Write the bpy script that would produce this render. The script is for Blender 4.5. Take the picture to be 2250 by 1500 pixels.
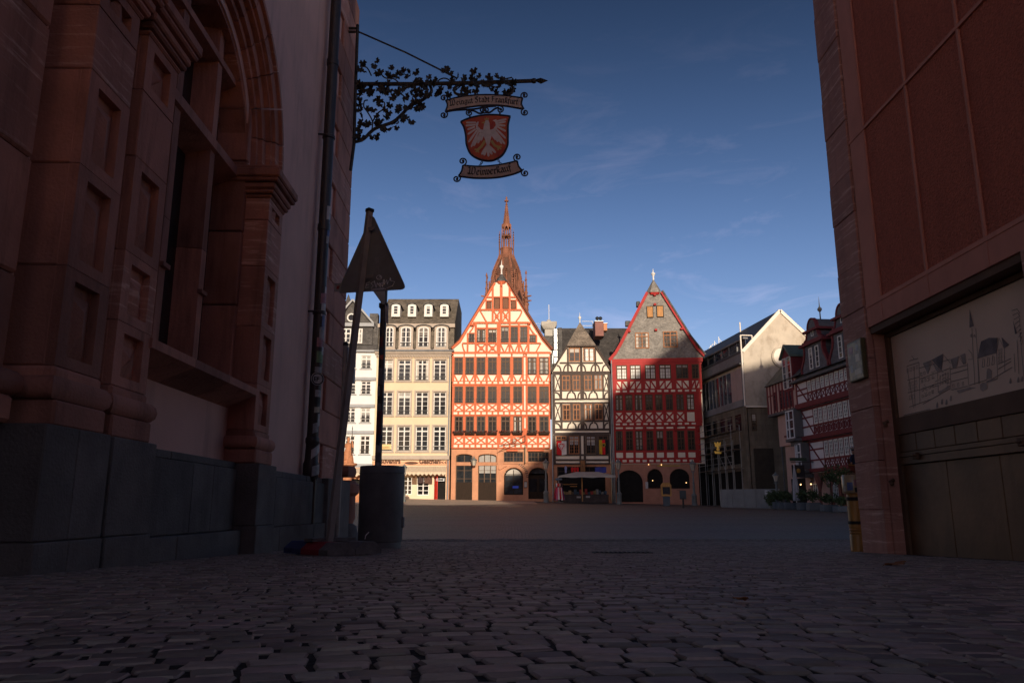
import bpy, bmesh, math, random
import numpy as np
from mathutils import Vector, Matrix
R = math.radians
random.seed(7)
sc = bpy.context.scene
for o in list(bpy.data.objects): bpy.data.objects.remove(o)
COL = sc.collection

# ------------------------------------------------------------------ camera
PW, PH, FPX = 2250.0, 1500.0, 1700.0
PITCH = math.atan(365.0 / FPX)
cd = bpy.data.cameras.new('camera'); cam = bpy.data.objects.new('camera', cd); COL.objects.link(cam)
cd.sensor_width = 36; cd.lens = FPX / PW * 36; cd.clip_start = .05; cd.clip_end = 4000
cam.location = (0, 0, 0); cam.rotation_euler = (R(90) + PITCH, 0, 0)
sc.camera = cam
# ------------------------------------------------------------------ sky, sun, exposure
SUN_AZ, SUN_EL = R(6), R(12.5)          # behind the viewer, to the right
S = Vector((math.sin(SUN_AZ) * math.cos(SUN_EL), -math.cos(SUN_AZ) * math.cos(SUN_EL), math.sin(SUN_EL)))
w = bpy.data.worlds.new('World'); sc.world = w; w.use_nodes = True
nt = w.node_tree; nt.nodes.clear()
def wn(t, **k):
    n = nt.nodes.new(t)
    for a, b in k.items(): setattr(n, a, b)
    return n
out = wn('ShaderNodeOutputWorld'); bg = wn('ShaderNodeBackground')
sky = wn('ShaderNodeTexSky', sky_type='NISHITA', sun_disc=False, sun_elevation=SUN_EL,
         sun_rotation=math.atan2(S.x, S.y), altitude=0, air_density=1.0, dust_density=0.8, ozone_density=1.5)
tc = wn('ShaderNodeTexCoord'); mp = wn('ShaderNodeMapping'); mp.inputs['Scale'].default_value = (2.2, 2.2, 9.0)
mp.inputs['Rotation'].default_value = (0, .25, 0)
nz = wn('ShaderNodeTexNoise'); nz.inputs['Scale'].default_value = 2.4; nz.inputs['Detail'].default_value = 8; nz.inputs['Roughness'].default_value = .62
nz.inputs['Distortion'].default_value = .6
rp = wn('ShaderNodeValToRGB'); rp.color_ramp.elements[0].position = .54; rp.color_ramp.elements[1].position = 1.0
rp.color_ramp.elements[1].color = (.34, .34, .34, 1)
mx = wn('ShaderNodeMix', data_type='RGBA'); mx.inputs[7].default_value = (9, 9.2, 10, 1)
hs = wn('ShaderNodeHueSaturation'); hs.inputs['Saturation'].default_value = 1.22; hs.inputs['Value'].default_value = 1.0
L = nt.links.new
L(tc.outputs['Generated'], mp.inputs['Vector']); L(mp.outputs[0], nz.inputs['Vector']); L(nz.outputs[0], rp.inputs[0])
cm_ = wn('ShaderNodeMapRange'); cm_.inputs[1].default_value = .62; cm_.inputs[2].default_value = .25; L(tc.outputs['Generated'], (cs_ := wn('ShaderNodeSeparateXYZ')).inputs[0]); L(cs_.outputs[2], cm_.inputs[0]); cx_ = wn('ShaderNodeMath', operation='MULTIPLY'); L(rp.outputs[0], cx_.inputs[0]); L(cm_.outputs[0], cx_.inputs[1]); L(cx_.outputs[0], mx.inputs[0]); L(sky.outputs[0], hs.inputs['Color']); L(hs.outputs[0], mx.inputs[6]); tn = wn('ShaderNodeMix', data_type='RGBA', blend_type='MULTIPLY'); tn.inputs[0].default_value = 1; tn.inputs[7].default_value = (1.06, .90, 1.10, 1); L(mx.outputs[2], tn.inputs[6]); sp_ = wn('ShaderNodeSeparateXYZ'); L(tc.outputs['Generated'], sp_.inputs[0])
mr_ = wn('ShaderNodeMapRange', interpolation_type='SMOOTHSTEP'); mr_.inputs[1].default_value = .10; mr_.inputs[2].default_value = .70; mr_.inputs[3].default_value = 1.04; mr_.inputs[4].default_value = .24; L(sp_.outputs[2], mr_.inputs[0])
vm_ = wn('ShaderNodeVectorMath', operation='SCALE'); L(tn.outputs[2], vm_.inputs[0]); L(mr_.outputs[0], vm_.inputs[3]); L(vm_.outputs[0], bg.inputs['Color'])
bg.inputs['Strength'].default_value = .073
L(bg.outputs[0], out.inputs['Surface'])
sd = bpy.data.lights.new('sun', 'SUN'); sun = bpy.data.objects.new('sun', sd); COL.objects.link(sun)
sd.energy = 2.75; sd.angle = R(.35); sd.color = (1, .85, .67)
sun.rotation_euler = S.to_track_quat('Z', 'Y').to_euler(); sun.location = (40, -60, 60)
sc.view_settings.view_transform = 'Standard'; sc.view_settings.look = 'None'
sc.view_settings.exposure = 0.78; sc.view_settings.gamma = 1
sc.render.engine = 'CYCLES'

# ------------------------------------------------------------------ geometry helpers
def ray(u, v):
    dx = (u - PW / 2) / FPX; dy = (PH / 2 - v) / FPX
    c, s = math.cos(PITCH), math.sin(PITCH)
    return Vector((dx, c - dy * s, s + dy * c))
def at(u, v, d):
    r = ray(u, v); return r * (d / r.y)
def sm(t): t = max(0, min(1, t)); return t * t * (3 - 2 * t)
def gz(x, y):
    "height of the ground"
    if y < 18: return -.22 - .029 * y
    zf = .60 - .020 * max(-30, min(30, x)); t = min(1.15, (y - 18) / 54)
    return -.742 + (zf + .742) * t ** 1.12
def link(o, parent=None):
    COL.objects.link(o)
    if parent is not None: o.parent = parent
    return o
def thing(name, label, cat, loc=(0, 0, 0), rz=0, group=None):
    o = bpy.data.objects.new(name, None); o.empty_display_size = .2; COL.objects.link(o)
    o.location = loc; o.rotation_euler = (0, 0, rz); o['label'] = label; o['category'] = cat
    if group: o['group'] = group
    return o
def tag(o, label=None, cat=None, group=None, kind=None):
    for k, x in (('label', label), ('category', cat), ('group', group), ('kind', kind)):
        if x: o[k] = x
    return o
class MB:
    def __init__(s): s.v = []; s.f = []
    def add(s, vs, fs):
        n = len(s.v); s.v += [tuple(p) for p in vs]; s.f += [tuple(i + n for i in f) for f in fs]; return s
    def box(s, x0, x1, y0, y1, z0, z1):
        return s.add([(x, y, z) for z in (z0, z1) for y in (y0, y1) for x in (x0, x1)],
                     [(0, 2, 3, 1), (4, 5, 7, 6), (0, 1, 5, 4), (2, 6, 7, 3), (0, 4, 6, 2), (1, 3, 7, 5)])
    def cbox(s, x0, x1, y0, y1, z0, z1, b=.01):
        "box with bevelled edges"
        c = [(x0, x1), (y0, y1), (z0, z1)]; vs = []; ix = {}
        for sx in (0, 1):
            for sy in (0, 1):
                for sz in (0, 1):
                    sg = (sx, sy, sz)
                    for a in range(3):
                        p = []
                        for k in range(3):
                            q = c[k][sg[k]]
                            if k != a: q += b if sg[k] == 0 else -b
                            p.append(q)
                        ix[(sg, a)] = len(vs); vs.append(p)
        fs = []
        for a in range(3):
            o = [k for k in range(3) if k != a]
            for sg in (0, 1):
                def K(i, j):
                    t = [0, 0, 0]; t[a] = sg; t[o[0]] = i; t[o[1]] = j; return tuple(t)
                fs.append([ix[(K(i, j), a)] for i, j in ((0, 0), (1, 0), (1, 1), (0, 1))])
        for a in range(3):
            b1, b2 = [k for k in range(3) if k != a]
            for i in (0, 1):
                for j in (0, 1):
                    def K(q):
                        t = [0, 0, 0]; t[a] = q; t[b1] = i; t[b2] = j; return tuple(t)
                    fs.append([ix[(K(0), b1)], ix[(K(1), b1)], ix[(K(1), b2)], ix[(K(0), b2)]])
        for sx in (0, 1):
            for sy in (0, 1):
                for sz in (0, 1): fs.append([ix[((sx, sy, sz), a)] for a in range(3)])
        return s.add(vs, fs)
    def prism(s, pts, y0, y1):
        "polygon in x,z pushed along y"
        n = len(pts)
        return s.add([(x, y0, z) for x, z in pts] + [(x, y1, z) for x, z in pts],
                     [tuple(range(n)), tuple(range(2 * n - 1, n - 1, -1))] + [(i, i + n, (i + 1) % n + n, (i + 1) % n) for i in range(n)])
    def prismv(s, pts, vec):
        n = len(pts); a = [Vector(p) for p in pts]; vec = Vector(vec)
        return s.add(a + [p + vec for p in a],
                     [tuple(range(n)), tuple(range(2 * n - 1, n - 1, -1))] + [(i, i + n, (i + 1) % n + n, (i + 1) % n) for i in range(n)])
    def beam(s, p, q, wd, y0, y1):
        p = Vector(p); q = Vector(q); d = (q - p).normalized(); n = Vector((-d.y, d.x)) * wd / 2
        return s.prism([tuple(p - n), tuple(q - n), tuple(q + n), tuple(p + n)], y0, y1)
    def strip(s, pts, wd, y0, y1):
        "bent flat bar following points in x,z"
        pts = [Vector(p) for p in pts]; a = []; b = []
        for i, p in enumerate(pts):
            d = (pts[min(i + 1, len(pts) - 1)] - pts[max(i - 1, 0)]).normalized(); n = Vector((-d.y, d.x)) * wd / 2
            a.append(tuple(p + n)); b.append(tuple(p - n))
        for i in range(len(pts) - 1): s.prism([b[i], b[i + 1], a[i + 1], a[i]], y0, y1)
        return s
    def tube(s, pts, r, n=8, cap=True):
        pts = [Vector(p) for p in pts]; rs = r if isinstance(r, (list, tuple)) else [r] * len(pts)
        vs = []; fs = []; up = None
        for i, p in enumerate(pts):
            d = (pts[min(i + 1, len(pts) - 1)] - pts[max(i - 1, 0)]).normalized()
            if up is None: up = Vector((0, 0, 1)) if abs(d.z) < .9 else Vector((1, 0, 0))
            e1 = d.cross(up).normalized(); e2 = e1.cross(d).normalized(); up = e2
            for k in range(n):
                a = 2 * math.pi * k / n; vs.append(p + (e1 * math.cos(a) + e2 * math.sin(a)) * rs[i])
        for i in range(len(pts) - 1):
            for k in range(n):
                fs.append((i * n + k, i * n + (k + 1) % n, (i + 1) * n + (k + 1) % n, (i + 1) * n + k))
        if cap: fs.append(tuple(range(n - 1, -1, -1))); fs.append(tuple(range((len(pts) - 1) * n, len(pts) * n)))
        return s.add(vs, fs)
    def lathe(s, prof, n=16, c=(0, 0, 0), sx=1, sy=1, a0=0):
        vs = []; fs = []
        for r, z in prof:
            for k in range(n):
                a = a0 + 2 * math.pi * k / n; vs.append((c[0] + sx * r * math.cos(a), c[1] + sy * r * math.sin(a), c[2] + z))
        for i in range(len(prof) - 1):
            for k in range(n): fs.append((i * n + k, i * n + (k + 1) % n, (i + 1) * n + (k + 1) % n, (i + 1) * n + k))
        fs.append(tuple(range(n - 1, -1, -1))); fs.append(tuple(range((len(prof) - 1) * n, len(prof) * n)))
        return s.add(vs, fs)
    def ball(s, c, r, n=10, m=6, sz=1):
        return s.lathe([(max(.001, r * math.sin(math.pi * i / m)), -r * sz * math.cos(math.pi * i / m)) for i in range(m + 1)], n, c)
    def holed(s, outer, holes, y0, y1):
        "wall slab in x,z with openings cut through, front at y0"
        bm = bmesh.new(); loops = []
        for lp in [outer] + holes:
            vv = [bm.verts.new((x, y0, z)) for x, z in lp]
            for i in range(len(vv)): bm.edges.new((vv[i], vv[(i + 1) % len(vv)]))
            loops.append(lp)
        bmesh.ops.triangle_fill(bm, use_beauty=True, use_dissolve=False, edges=bm.edges[:])
        bm.verts.index_update(); vs = [v.co[:] for v in bm.verts]; fs = [tuple(v.index for v in f.verts) for f in bm.faces]; bm.free()
        s.add(vs, fs)
        for lp in loops:
            n = len(lp)
            s.add([(x, y0, z) for x, z in lp] + [(x, y1, z) for x, z in lp], [(i, (i + 1) % n, (i + 1) % n + n, i + n) for i in range(n)])
        return s
    def mesh(s, name, mat, smooth=False):
        me = bpy.data.meshes.new(name); me.from_pydata(s.v, [], s.f)
        bm = bmesh.new(); bm.from_mesh(me); bmesh.ops.recalc_face_normals(bm, faces=bm.faces[:]); bm.to_mesh(me); bm.free()
        if mat: me.materials.append(mat)
        if smooth: me.shade_smooth(); me.set_sharp_from_angle(angle=.75)
        return me
    def build(s, name, mat, parent=None, smooth=False, loc=None):
        o = bpy.data.objects.new(name, s.mesh(name, mat, smooth)); link(o, parent)
        if loc: o.location = loc
        return o
def arc(cx, cz, rx, rz, a0, a1, n=10):
    return [(cx + rx * math.cos(R(a0 + (a1 - a0) * i / n)), cz + rz * math.sin(R(a0 + (a1 - a0) * i / n))) for i in range(n + 1)]
def archpoly(x0, x1, z0, z1, rise, n=10):
    "opening with a round or segmental head: z1 is the crown"
    c = (x0 + x1) / 2; h = (x1 - x0) / 2
    return [(x0, z0), (x1, z0)] + [(c + h * math.cos(R(180 * i / n)), z1 - rise + rise * math.sin(R(180 * i / n))) for i in range(n + 1)]

# ------------------------------------------------------------------ materials
MATS = {}
def mat(name, col, rough=.8, var=.12, scale=2.0, bump=.15, bscale=30, spec=.3, metal=0, kind=None, col2=None, emit=0, objvar=0, **k):
    if name in MATS: return MATS[name]
    m = bpy.data.materials.new(name); m.use_nodes = True; t = m.node_tree; b = t.nodes['Principled BSDF']
    def N(ty, **kw):
        n = t.nodes.new(ty)
        for a, c in kw.items(): setattr(n, a, c)
        return n
    lk = t.links.new
    co = N('ShaderNodeTexCoord').outputs['Object']
    n1 = N('ShaderNodeTexNoise'); n1.inputs['Scale'].default_value = scale; n1.inputs['Detail'].default_value = 6; n1.inputs['Roughness'].default_value = .6
    mpn = N('ShaderNodeMapping'); lk(co, mpn.inputs['Vector']); mpn.inputs['Scale'].default_value = k.get('stretch', (1, 1, 1)); mpn.inputs['Rotation'].default_value = k.get('rot', (0, 0, 0))
    lk(mpn.outputs[0], n1.inputs['Vector'])
    r = N('ShaderNodeMapRange'); r.inputs[1].default_value = k.get('lo', .3); r.inputs[2].default_value = k.get('hi', .7); lk(n1.outputs[0], r.inputs[0])
    mx = N('ShaderNodeMix', data_type='RGBA')
    c1 = tuple(x * (1 - var) for x in col); c2 = col2 or tuple(min(1, x * (1 + var)) for x in col)
    mx.inputs[6].default_value = (*c1, 1); mx.inputs[7].default_value = (*c2, 1); lk(r.outputs[0], mx.inputs[0])
    colout = mx.outputs[2]
    nb = N('ShaderNodeTexNoise'); nb.inputs['Scale'].default_value = bscale; nb.inputs['Detail'].default_value = 5; lk(co, nb.inputs['Vector'])
    hgt = nb.outputs[0]
    if kind in ('slate', 'brick', 'tile'):
        sx = N('ShaderNodeSeparateXYZ'); lk(co, sx.inputs[0]); cx = N('ShaderNodeCombineXYZ')
        lk(sx.outputs[k.get('ua', 0)], cx.inputs[0]); lk(sx.outputs[k.get('va', 2)], cx.inputs[1])
        br = N('ShaderNodeTexBrick'); br.inputs['Scale'].default_value = k.get('bs', 4.0); lk(cx.outputs[0], br.inputs['Vector'])
        br.inputs['Color1'].default_value = (.62, .62, .62, 1); br.inputs['Color2'].default_value = (1.15, 1.15, 1.15, 1); br.inputs['Mortar'].default_value = (.30, .30, .30, 1)
        br.inputs['Mortar Size'].default_value = k.get('ms', .03); br.inputs['Brick Width'].default_value = k.get('bw', .7); br.inputs['Row Height'].default_value = k.get('rh', .5)
        mm = N('ShaderNodeMix', data_type='RGBA', blend_type='MULTIPLY'); mm.inputs[0].default_value = k.get('bmix', .8); lk(colout, mm.inputs[6]); lk(br.outputs['Color'], mm.inputs[7]); colout = mm.outputs[2]
        ma = N('ShaderNodeMath', operation='ADD'); lk(br.outputs['Color'], ma.inputs[0]); lk(nb.outputs[0], ma.inputs[1]); hgt = ma.outputs[0]
    if k.get('strata'):
        sp = N('ShaderNodeMapping'); lk(co, sp.inputs['Vector']); sp.inputs['Rotation'].default_value = k.get('srot', (.12, 0, 0)); sp.inputs['Scale'].default_value = (.5, .5, 7)
        ns = N('ShaderNodeTexNoise'); ns.inputs['Scale'].default_value = 3.2; ns.inputs['Detail'].default_value = 7; ns.inputs['Roughness'].default_value = .7; ns.inputs['Distortion'].default_value = .5; lk(sp.outputs[0], ns.inputs['Vector'])
        rs = N('ShaderNodeValToRGB'); e = rs.color_ramp.elements; e[0].position = .53; e[0].color = (0, 0, 0, 1); e[1].position = .66; e[1].color = (1, 1, 1, 1); lk(ns.outputs[0], rs.inputs[0])
        m3 = N('ShaderNodeMix', data_type='RGBA'); m3.inputs[7].default_value = (*k['strata'], 1); mu = N('ShaderNodeMath', operation='MULTIPLY'); mu.inputs[1].default_value = .75
        lk(rs.outputs[0], mu.inputs[0]); lk(mu.outputs[0], m3.inputs[0]); lk(colout, m3.inputs[6]); colout = m3.outputs[2]
    if k.get('dirt'):
        dp = N('ShaderNodeMapping'); lk(co, dp.inputs['Vector']); dp.inputs['Scale'].default_value = k.get('dstretch', (2.5, 2.5, .35))
        nd = N('ShaderNodeTexNoise'); nd.inputs['Scale'].default_value = k.get('dscale', 1.2); nd.inputs['Detail'].default_value = 8; nd.inputs['Roughness'].default_value = .68; lk(dp.outputs[0], nd.inputs['Vector'])
        rd = N('ShaderNodeMapRange'); rd.inputs[1].default_value = .5; rd.inputs[2].default_value = .75; rd.inputs[4].default_value = k['dirt']; lk(nd.outputs[0], rd.inputs[0])
        m4 = N('ShaderNodeMix', data_type='RGBA', blend_type='MULTIPLY'); m4.inputs[7].default_value = (*k.get('dcol', (.25, .22, .2)), 1); lk(rd.outputs[0], m4.inputs[0]); lk(colout, m4.inputs[6]); colout = m4.outputs[2]
    if objvar:
        oi = N('ShaderNodeObjectInfo'); ge = N('ShaderNodeNewGeometry'); ad = N('ShaderNodeMath', operation='ADD'); lk(oi.outputs['Random'], ad.inputs[0])
        if k.get('island'): lk(ge.outputs['Random Per Island'], ad.inputs[1])
        else: ad.inputs[1].default_value = 0
        fr = N('ShaderNodeMath', operation='FRACT'); lk(ad.outputs[0], fr.inputs[0])
        mr = N('ShaderNodeMapRange'); mr.inputs[3].default_value = 1 - objvar; mr.inputs[4].default_value = 1 + objvar; lk(fr.outputs[0], mr.inputs[0])
        hv = N('ShaderNodeHueSaturation'); lk(mr.outputs[0], hv.inputs['Value']); lk(colout, hv.inputs['Color'])
        f2 = N('ShaderNodeMath', operation='MULTIPLY'); f2.inputs[1].default_value = 7.31; lk(fr.outputs[0], f2.inputs[0]); f3 = N('ShaderNodeMath', operation='FRACT'); lk(f2.outputs[0], f3.inputs[0])
        mh = N('ShaderNodeMapRange'); mh.inputs[3].default_value = .5 - k.get('huevar', 0); mh.inputs[4].default_value = .5 + k.get('huevar', 0); lk(f3.outputs[0], mh.inputs[0]); lk(mh.outputs[0], hv.inputs['Hue'])
        colout = hv.outputs[0]
    lk(colout, b.inputs['Base Color'])
    b.inputs['Roughness'].default_value = rough; b.inputs['Metallic'].default_value = metal
    b.inputs['Specular IOR Level'].default_value = spec
    if bump:
        bp = N('ShaderNodeBump'); bp.inputs['Strength'].default_value = bump; bp.inputs['Distance'].default_value = k.get('bdist', .02); lk(hgt, bp.inputs['Height']); lk(bp.outputs[0], b.inputs['Normal'])
    if emit:
        b.inputs['Emission Color'].default_value = (*col, 1); b.inputs['Emission Strength'].default_value = emit
    MATS[name] = m; return m
def shift_z(px): return px

class Zm:
    def __init__(s, x0, y0, k): s.x0, s.y0, s.k = x0, y0, k
    def __call__(s, x, y): return s.x0 + x / s.k, s.y0 + y / s.k
class Face:
    "upright plane in the scene; local x runs right along it, y into it, z up"
    def __init__(s, Lp, Rp, base):
        s.o = Vector((Lp[0], Lp[1], base)); d = Vector((Rp[0] - Lp[0], Rp[1] - Lp[1], 0)); s.len = d.length
        s.ex = d.normalized(); s.ey = Vector((-s.ex.y, s.ex.x, 0)); s.rz = math.atan2(s.ex.y, s.ex.x)
    def loc(s, u, v, off=0):
        r = ray(u, v); t = (s.o + s.ey * off).dot(s.ey) / r.dot(s.ey); p = r * t - s.o
        return p.dot(s.ex), p.z
    def __call__(s, zm, x, y, off=0):
        u, v = zm(x, y); return s.loc(u, v, off)

# ------------------------------------------------------------------ common materials
GLASS = mat('window_glass', (.02, .022, .025), rough=.08, var=.5, scale=1.5, bump=.03, bscale=2, spec=.3, objvar=.6)
GLASSW = mat('window_glass_blue', (.05, .06, .075), rough=.05, var=.5, scale=1.0, bump=.03, bscale=2, spec=.8, objvar=.5)
CURT = mat('window_curtain', (.62, .60, .56), rough=.5, var=.25, scale=5, bump=.1, spec=.5, stretch=(3, 1, .3))
IRON = mat('black_iron', (.018, .018, .02), rough=.5, var=.3, scale=20, bump=.2, bscale=60, spec=.4)
WIRON = mat('wrought_iron', (.03, .027, .025), rough=.6, var=.5, scale=15, bump=.3, bscale=80, spec=.4)
SLATE = mat('roof_slate', (.105, .098, .092), rough=.75, var=.35, scale=1.3, kind='slate', bs=3.2, bump=.5, objvar=.1)
SLATEP = mat('pale_slate', (.27, .25, .225), rough=.75, var=.25, scale=1.5, kind='slate', bs=4.5, bump=.5)
STONEG = mat('grey_stone_trim', (.42, .35, .285), var=.1, bscale=20)
WCACHE = {}
WR = random.Random(99); CURTS = [mat('net_curtain', (.30, .285, .26), rough=.6, var=.3, scale=6, bump=0, spec=.5, stretch=(4, 1, .3)), mat('dark_blind', (.12, .10, .085), rough=.6, var=.3, bump=0, spec=.5), mat('pale_blind', (.42, .39, .34), rough=.6, var=.2, bump=0, spec=.5)]
def window(T, x0, x1, z0, z1, y=-.04, nx=2, nz=3, fr=None, gl=None, fw=.07, bw=.03, mull=.07, transom=None, dep=.06, name='window', rail=None, arch=0):
    "a window: frame with glazing bars, its glass a child"
    W, H = x1 - x0, z1 - z0; key = (round(W, 2), round(H, 2), nx, nz, fr.name, fw, bw, mull, transom, dep, arch)
    if key not in WCACHE:
        m = MB(); d0, d1 = 0, dep
        if arch:
            o = archpoly(0, W, 0, H, arch); i = archpoly(fw, W - fw, fw, H - fw, max(.02, arch - fw * .3))
            m.holed(o, [i], d0, d1)
        else:
            m.box(0, fw, d0, d1, 0, H).box(W - fw, W, d0, d1, 0, H).box(fw, W - fw, d0, d1, 0, fw).box(fw, W - fw, d0, d1, H - fw, H)
        for i in range(1, nx):
            c = W * i / nx; hw = (mull if (nx % 2 == 0 and i == nx // 2) or nx == 3 else bw) / 2
            m.box(c - hw, c + hw, d0 + .008, d1, fw, H - fw - (arch * .1 if arch else 0))
        for j in range(1, nz):
            zc = H * j / nz; hw = bw / 2
            if transom is not None and j == transom: hw = mull / 2
            m.box(fw, W - fw, d0 + .012, d1, zc - hw, zc + hw)
        g = MB()
        if arch: g.prism(archpoly(fw * .5, W - fw * .5, fw * .5, H - fw * .5, max(.02, arch - fw * .3)), d1 - .02, d1 - .012)
        else: g.box(fw * .5, W - fw * .5, d1 - .02, d1 - .012, fw * .5, H - fw * .5)
        WCACHE[key] = (m.mesh('window', fr), g.mesh('pane', None))
    a, b = WCACHE[key]
    o = bpy.data.objects.new(name, a); link(o, T); o.location = (x0, y, z0)
    gm = gl or GLASS; kk = key + (gm.name,)
    if kk not in WCACHE:
        bb = b.copy(); bb.materials.append(gm); WCACHE[kk] = bb
    p = bpy.data.objects.new('pane', WCACHE[kk]); link(p, o)
    if WR.random() < .38 and H > .9 and gm is not CURT:
        md = WR.random(); cu = MB(); yb = dep - .027
        if md < .45: cu.box(fw, W - fw, yb, yb + .004, H * WR.uniform(.55, .8), H - fw)
        else:
            cw_ = W * WR.uniform(.14, .24); cu.box(fw, fw + cw_, yb, yb + .004, fw, H - fw).box(W - fw - cw_, W - fw, yb, yb + .004, fw, H - fw)
        cu.build('curtain', WR.choice(CURTS), o)
    if rail:
        rk = ('rail', round(W, 2))
        if rk not in WCACHE:
            m = MB()
            for zz in (.06, .40): m.box(0, W, -.10, -.08, zz, zz + .03)
            n = max(4, int(W / .11))
            for i in range(n + 1): m.box(W * i / n - .009, W * i / n + .009, -.098, -.082, .06, .42)
            for e in (0, W): m.box(e - .02, e + .02, -.10, .02, .36, .40)
            WCACHE[rk] = m.mesh('window_rail', IRON)
        q = bpy.data.objects.new('window_rail', WCACHE[rk]); link(q, o)
    return o
def text_mesh(body, size, ext=.006, bold=0, spacing=1.0, shear=0):
    cu = bpy.data.curves.new('t', 'FONT'); cu.body = body; cu.size = size; cu.extrude = ext; cu.offset = bold; cu.space_character = spacing; cu.shear = shear; cu.resolution_u = 3
    o = bpy.data.objects.new('t', cu); COL.objects.link(o); dg = bpy.context.evaluated_depsgraph_get()
    me = bpy.data.meshes.new_from_object(o.evaluated_get(dg)); bpy.data.objects.remove(o); bpy.data.curves.remove(cu)
    for v in me.vertices: v.co = (v.co.x, -v.co.z, v.co.y)
    return me
def lettering(T, body, x, z, wdt, size, m, y=-.02, name='lettering', bold=0, shear=0):
    me = text_mesh(body, size, bold=bold, shear=shear); xs = [v.co.x for v in me.vertices]
    k = wdt / (max(xs) - min(xs)); x0 = min(xs)
    for v in me.vertices: v.co.x = (v.co.x - x0) * k
    me.materials.clear(); me.materials.append(m)
    o = bpy.data.objects.new(name, me); link(o, T); o.location = (x, y, z); return o
# ================================================================== GROUND
DIRT = mat('joint_dirt', (.017, .0145, .0125), rough=.97, var=.4, scale=8, bump=.5, bscale=60)
COBB = mat('basalt_cobble', (.25, .20, .165), rough=.68, var=.25, scale=14, bump=.3, bscale=70, spec=.3, objvar=.45, island=1, huevar=.035, bdist=.006)
def plaza_mat():
    m = bpy.data.materials.new('square_paving'); m.use_nodes = True; t = m.node_tree; b = t.nodes['Principled BSDF']; lk = t.links.new
    co = t.nodes.new('ShaderNodeTexCoord').outputs['Object']
    vo = t.nodes.new('ShaderNodeTexVoronoi'); vo.inputs['Scale'].default_value = 11; vo.inputs['Randomness'].default_value = .55; lk(co, vo.inputs['Vector'])
    ve = t.nodes.new('ShaderNodeTexVoronoi'); ve.feature = 'DISTANCE_TO_EDGE'; ve.inputs['Scale'].default_value = 11; ve.inputs['Randomness'].default_value = .55; lk(co, ve.inputs['Vector'])
    no = t.nodes.new('ShaderNodeTexNoise'); no.inputs['Scale'].default_value = .25; no.inputs['Detail'].default_value = 6; lk(co, no.inputs['Vector'])
    sx = t.nodes.new('ShaderNodeSeparateColor'); lk(vo.outputs['Color'], sx.inputs[0])
    m1 = t.nodes.new('ShaderNodeMix'); m1.data_type = 'RGBA'; m1.inputs[6].default_value = (.078, .064, .058, 1); m1.inputs[7].default_value = (.15, .125, .11, 1); lk(sx.outputs[0], m1.inputs[0])
    r = t.nodes.new('ShaderNodeMapRange'); r.inputs[1].default_value = .02; r.inputs[2].default_value = .10; r.inputs[3].default_value = .25; r.inputs[4].default_value = 1; lk(ve.outputs['Distance'], r.inputs[0])
    m2 = t.nodes.new('ShaderNodeMix'); m2.data_type = 'RGBA'; m2.inputs[6].default_value = (.02, .018, .017, 1); lk(r.outputs[0], m2.inputs[0]); lk(m1.outputs[2], m2.inputs[7])
    m3 = t.nodes.new('ShaderNodeMix'); m3.data_type = 'RGBA'; m3.blend_type = 'MULTIPLY'; m3.inputs[0].default_value = .5; lk(m2.outputs[2], m3.inputs[6]); lk(no.outputs['Color'], m3.inputs[7])
    m4 = t.nodes.new('ShaderNodeMix'); m4.data_type = 'RGBA'; m4.blend_type = 'ADD'; m4.inputs[0].default_value = .06; lk(m3.outputs[2], m4.inputs[6]); m4.inputs[7].default_value = (.5, .4, .35, 1)
    lk(m4.outputs[2], b.inputs['Base Color']); b.inputs['Roughness'].default_value = .6
    bp = t.nodes.new('ShaderNodeBump'); bp.inputs['Strength'].default_value = .8; bp.inputs['Distance'].default_value = .02; lk(r.outputs[0], bp.inputs['Height']); lk(bp.outputs[0], b.inputs['Normal'])
    return m
PLAZA = plaza_mat()
COBY = 19.0
ys = [-30, -10, 0] + [i * .5 for i in range(2, 60)] + [30 + 2 * i for i in range(26)] + [90, 130, 300, 900]
xs = [-900, -200, -60] + [-40 + 2 * i for i in range(41)] + [60, 200, 900]
gv = []; gf = []
for y in ys:
    for x in xs: gv.append((x, y, gz(x, y) - .020 * (1 - sm((y - COBY + 1.0) / 1.5))))
nx_ = len(xs)
for j in range(len(ys) - 1):
    for i in range(nx_ - 1): gf.append((j * nx_ + i, j * nx_ + i + 1, (j + 1) * nx_ + i + 1, (j + 1) * nx_ + i))
me = bpy.data.meshes.new('ground'); me.from_pydata(gv, [], gf); me.materials.append(PLAZA); me.shade_smooth()
ground = bpy.data.objects.new('ground', me); link(ground); ground['kind'] = 'structure'; ground['label'] = 'old stone paving of the alley and the square'
# bedding under the alley cobbles
mb = MB(); 
yy = [-2 + .5 * i for i in range(42)]
v2 = [(x, y, gz(x, y) - .0055) for y in yy for x in (-18, -6, -3, 0, 4, 8, 18)]
mb.add(v2, [(j * 7 + i, j * 7 + i + 1, j * 7 + i + 8, j * 7 + i + 7) for j in range(len(yy) - 1) for i in range(6)])
o = mb.build('joint_bed', DIRT, ground); o['kind'] = 'stuff'
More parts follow.
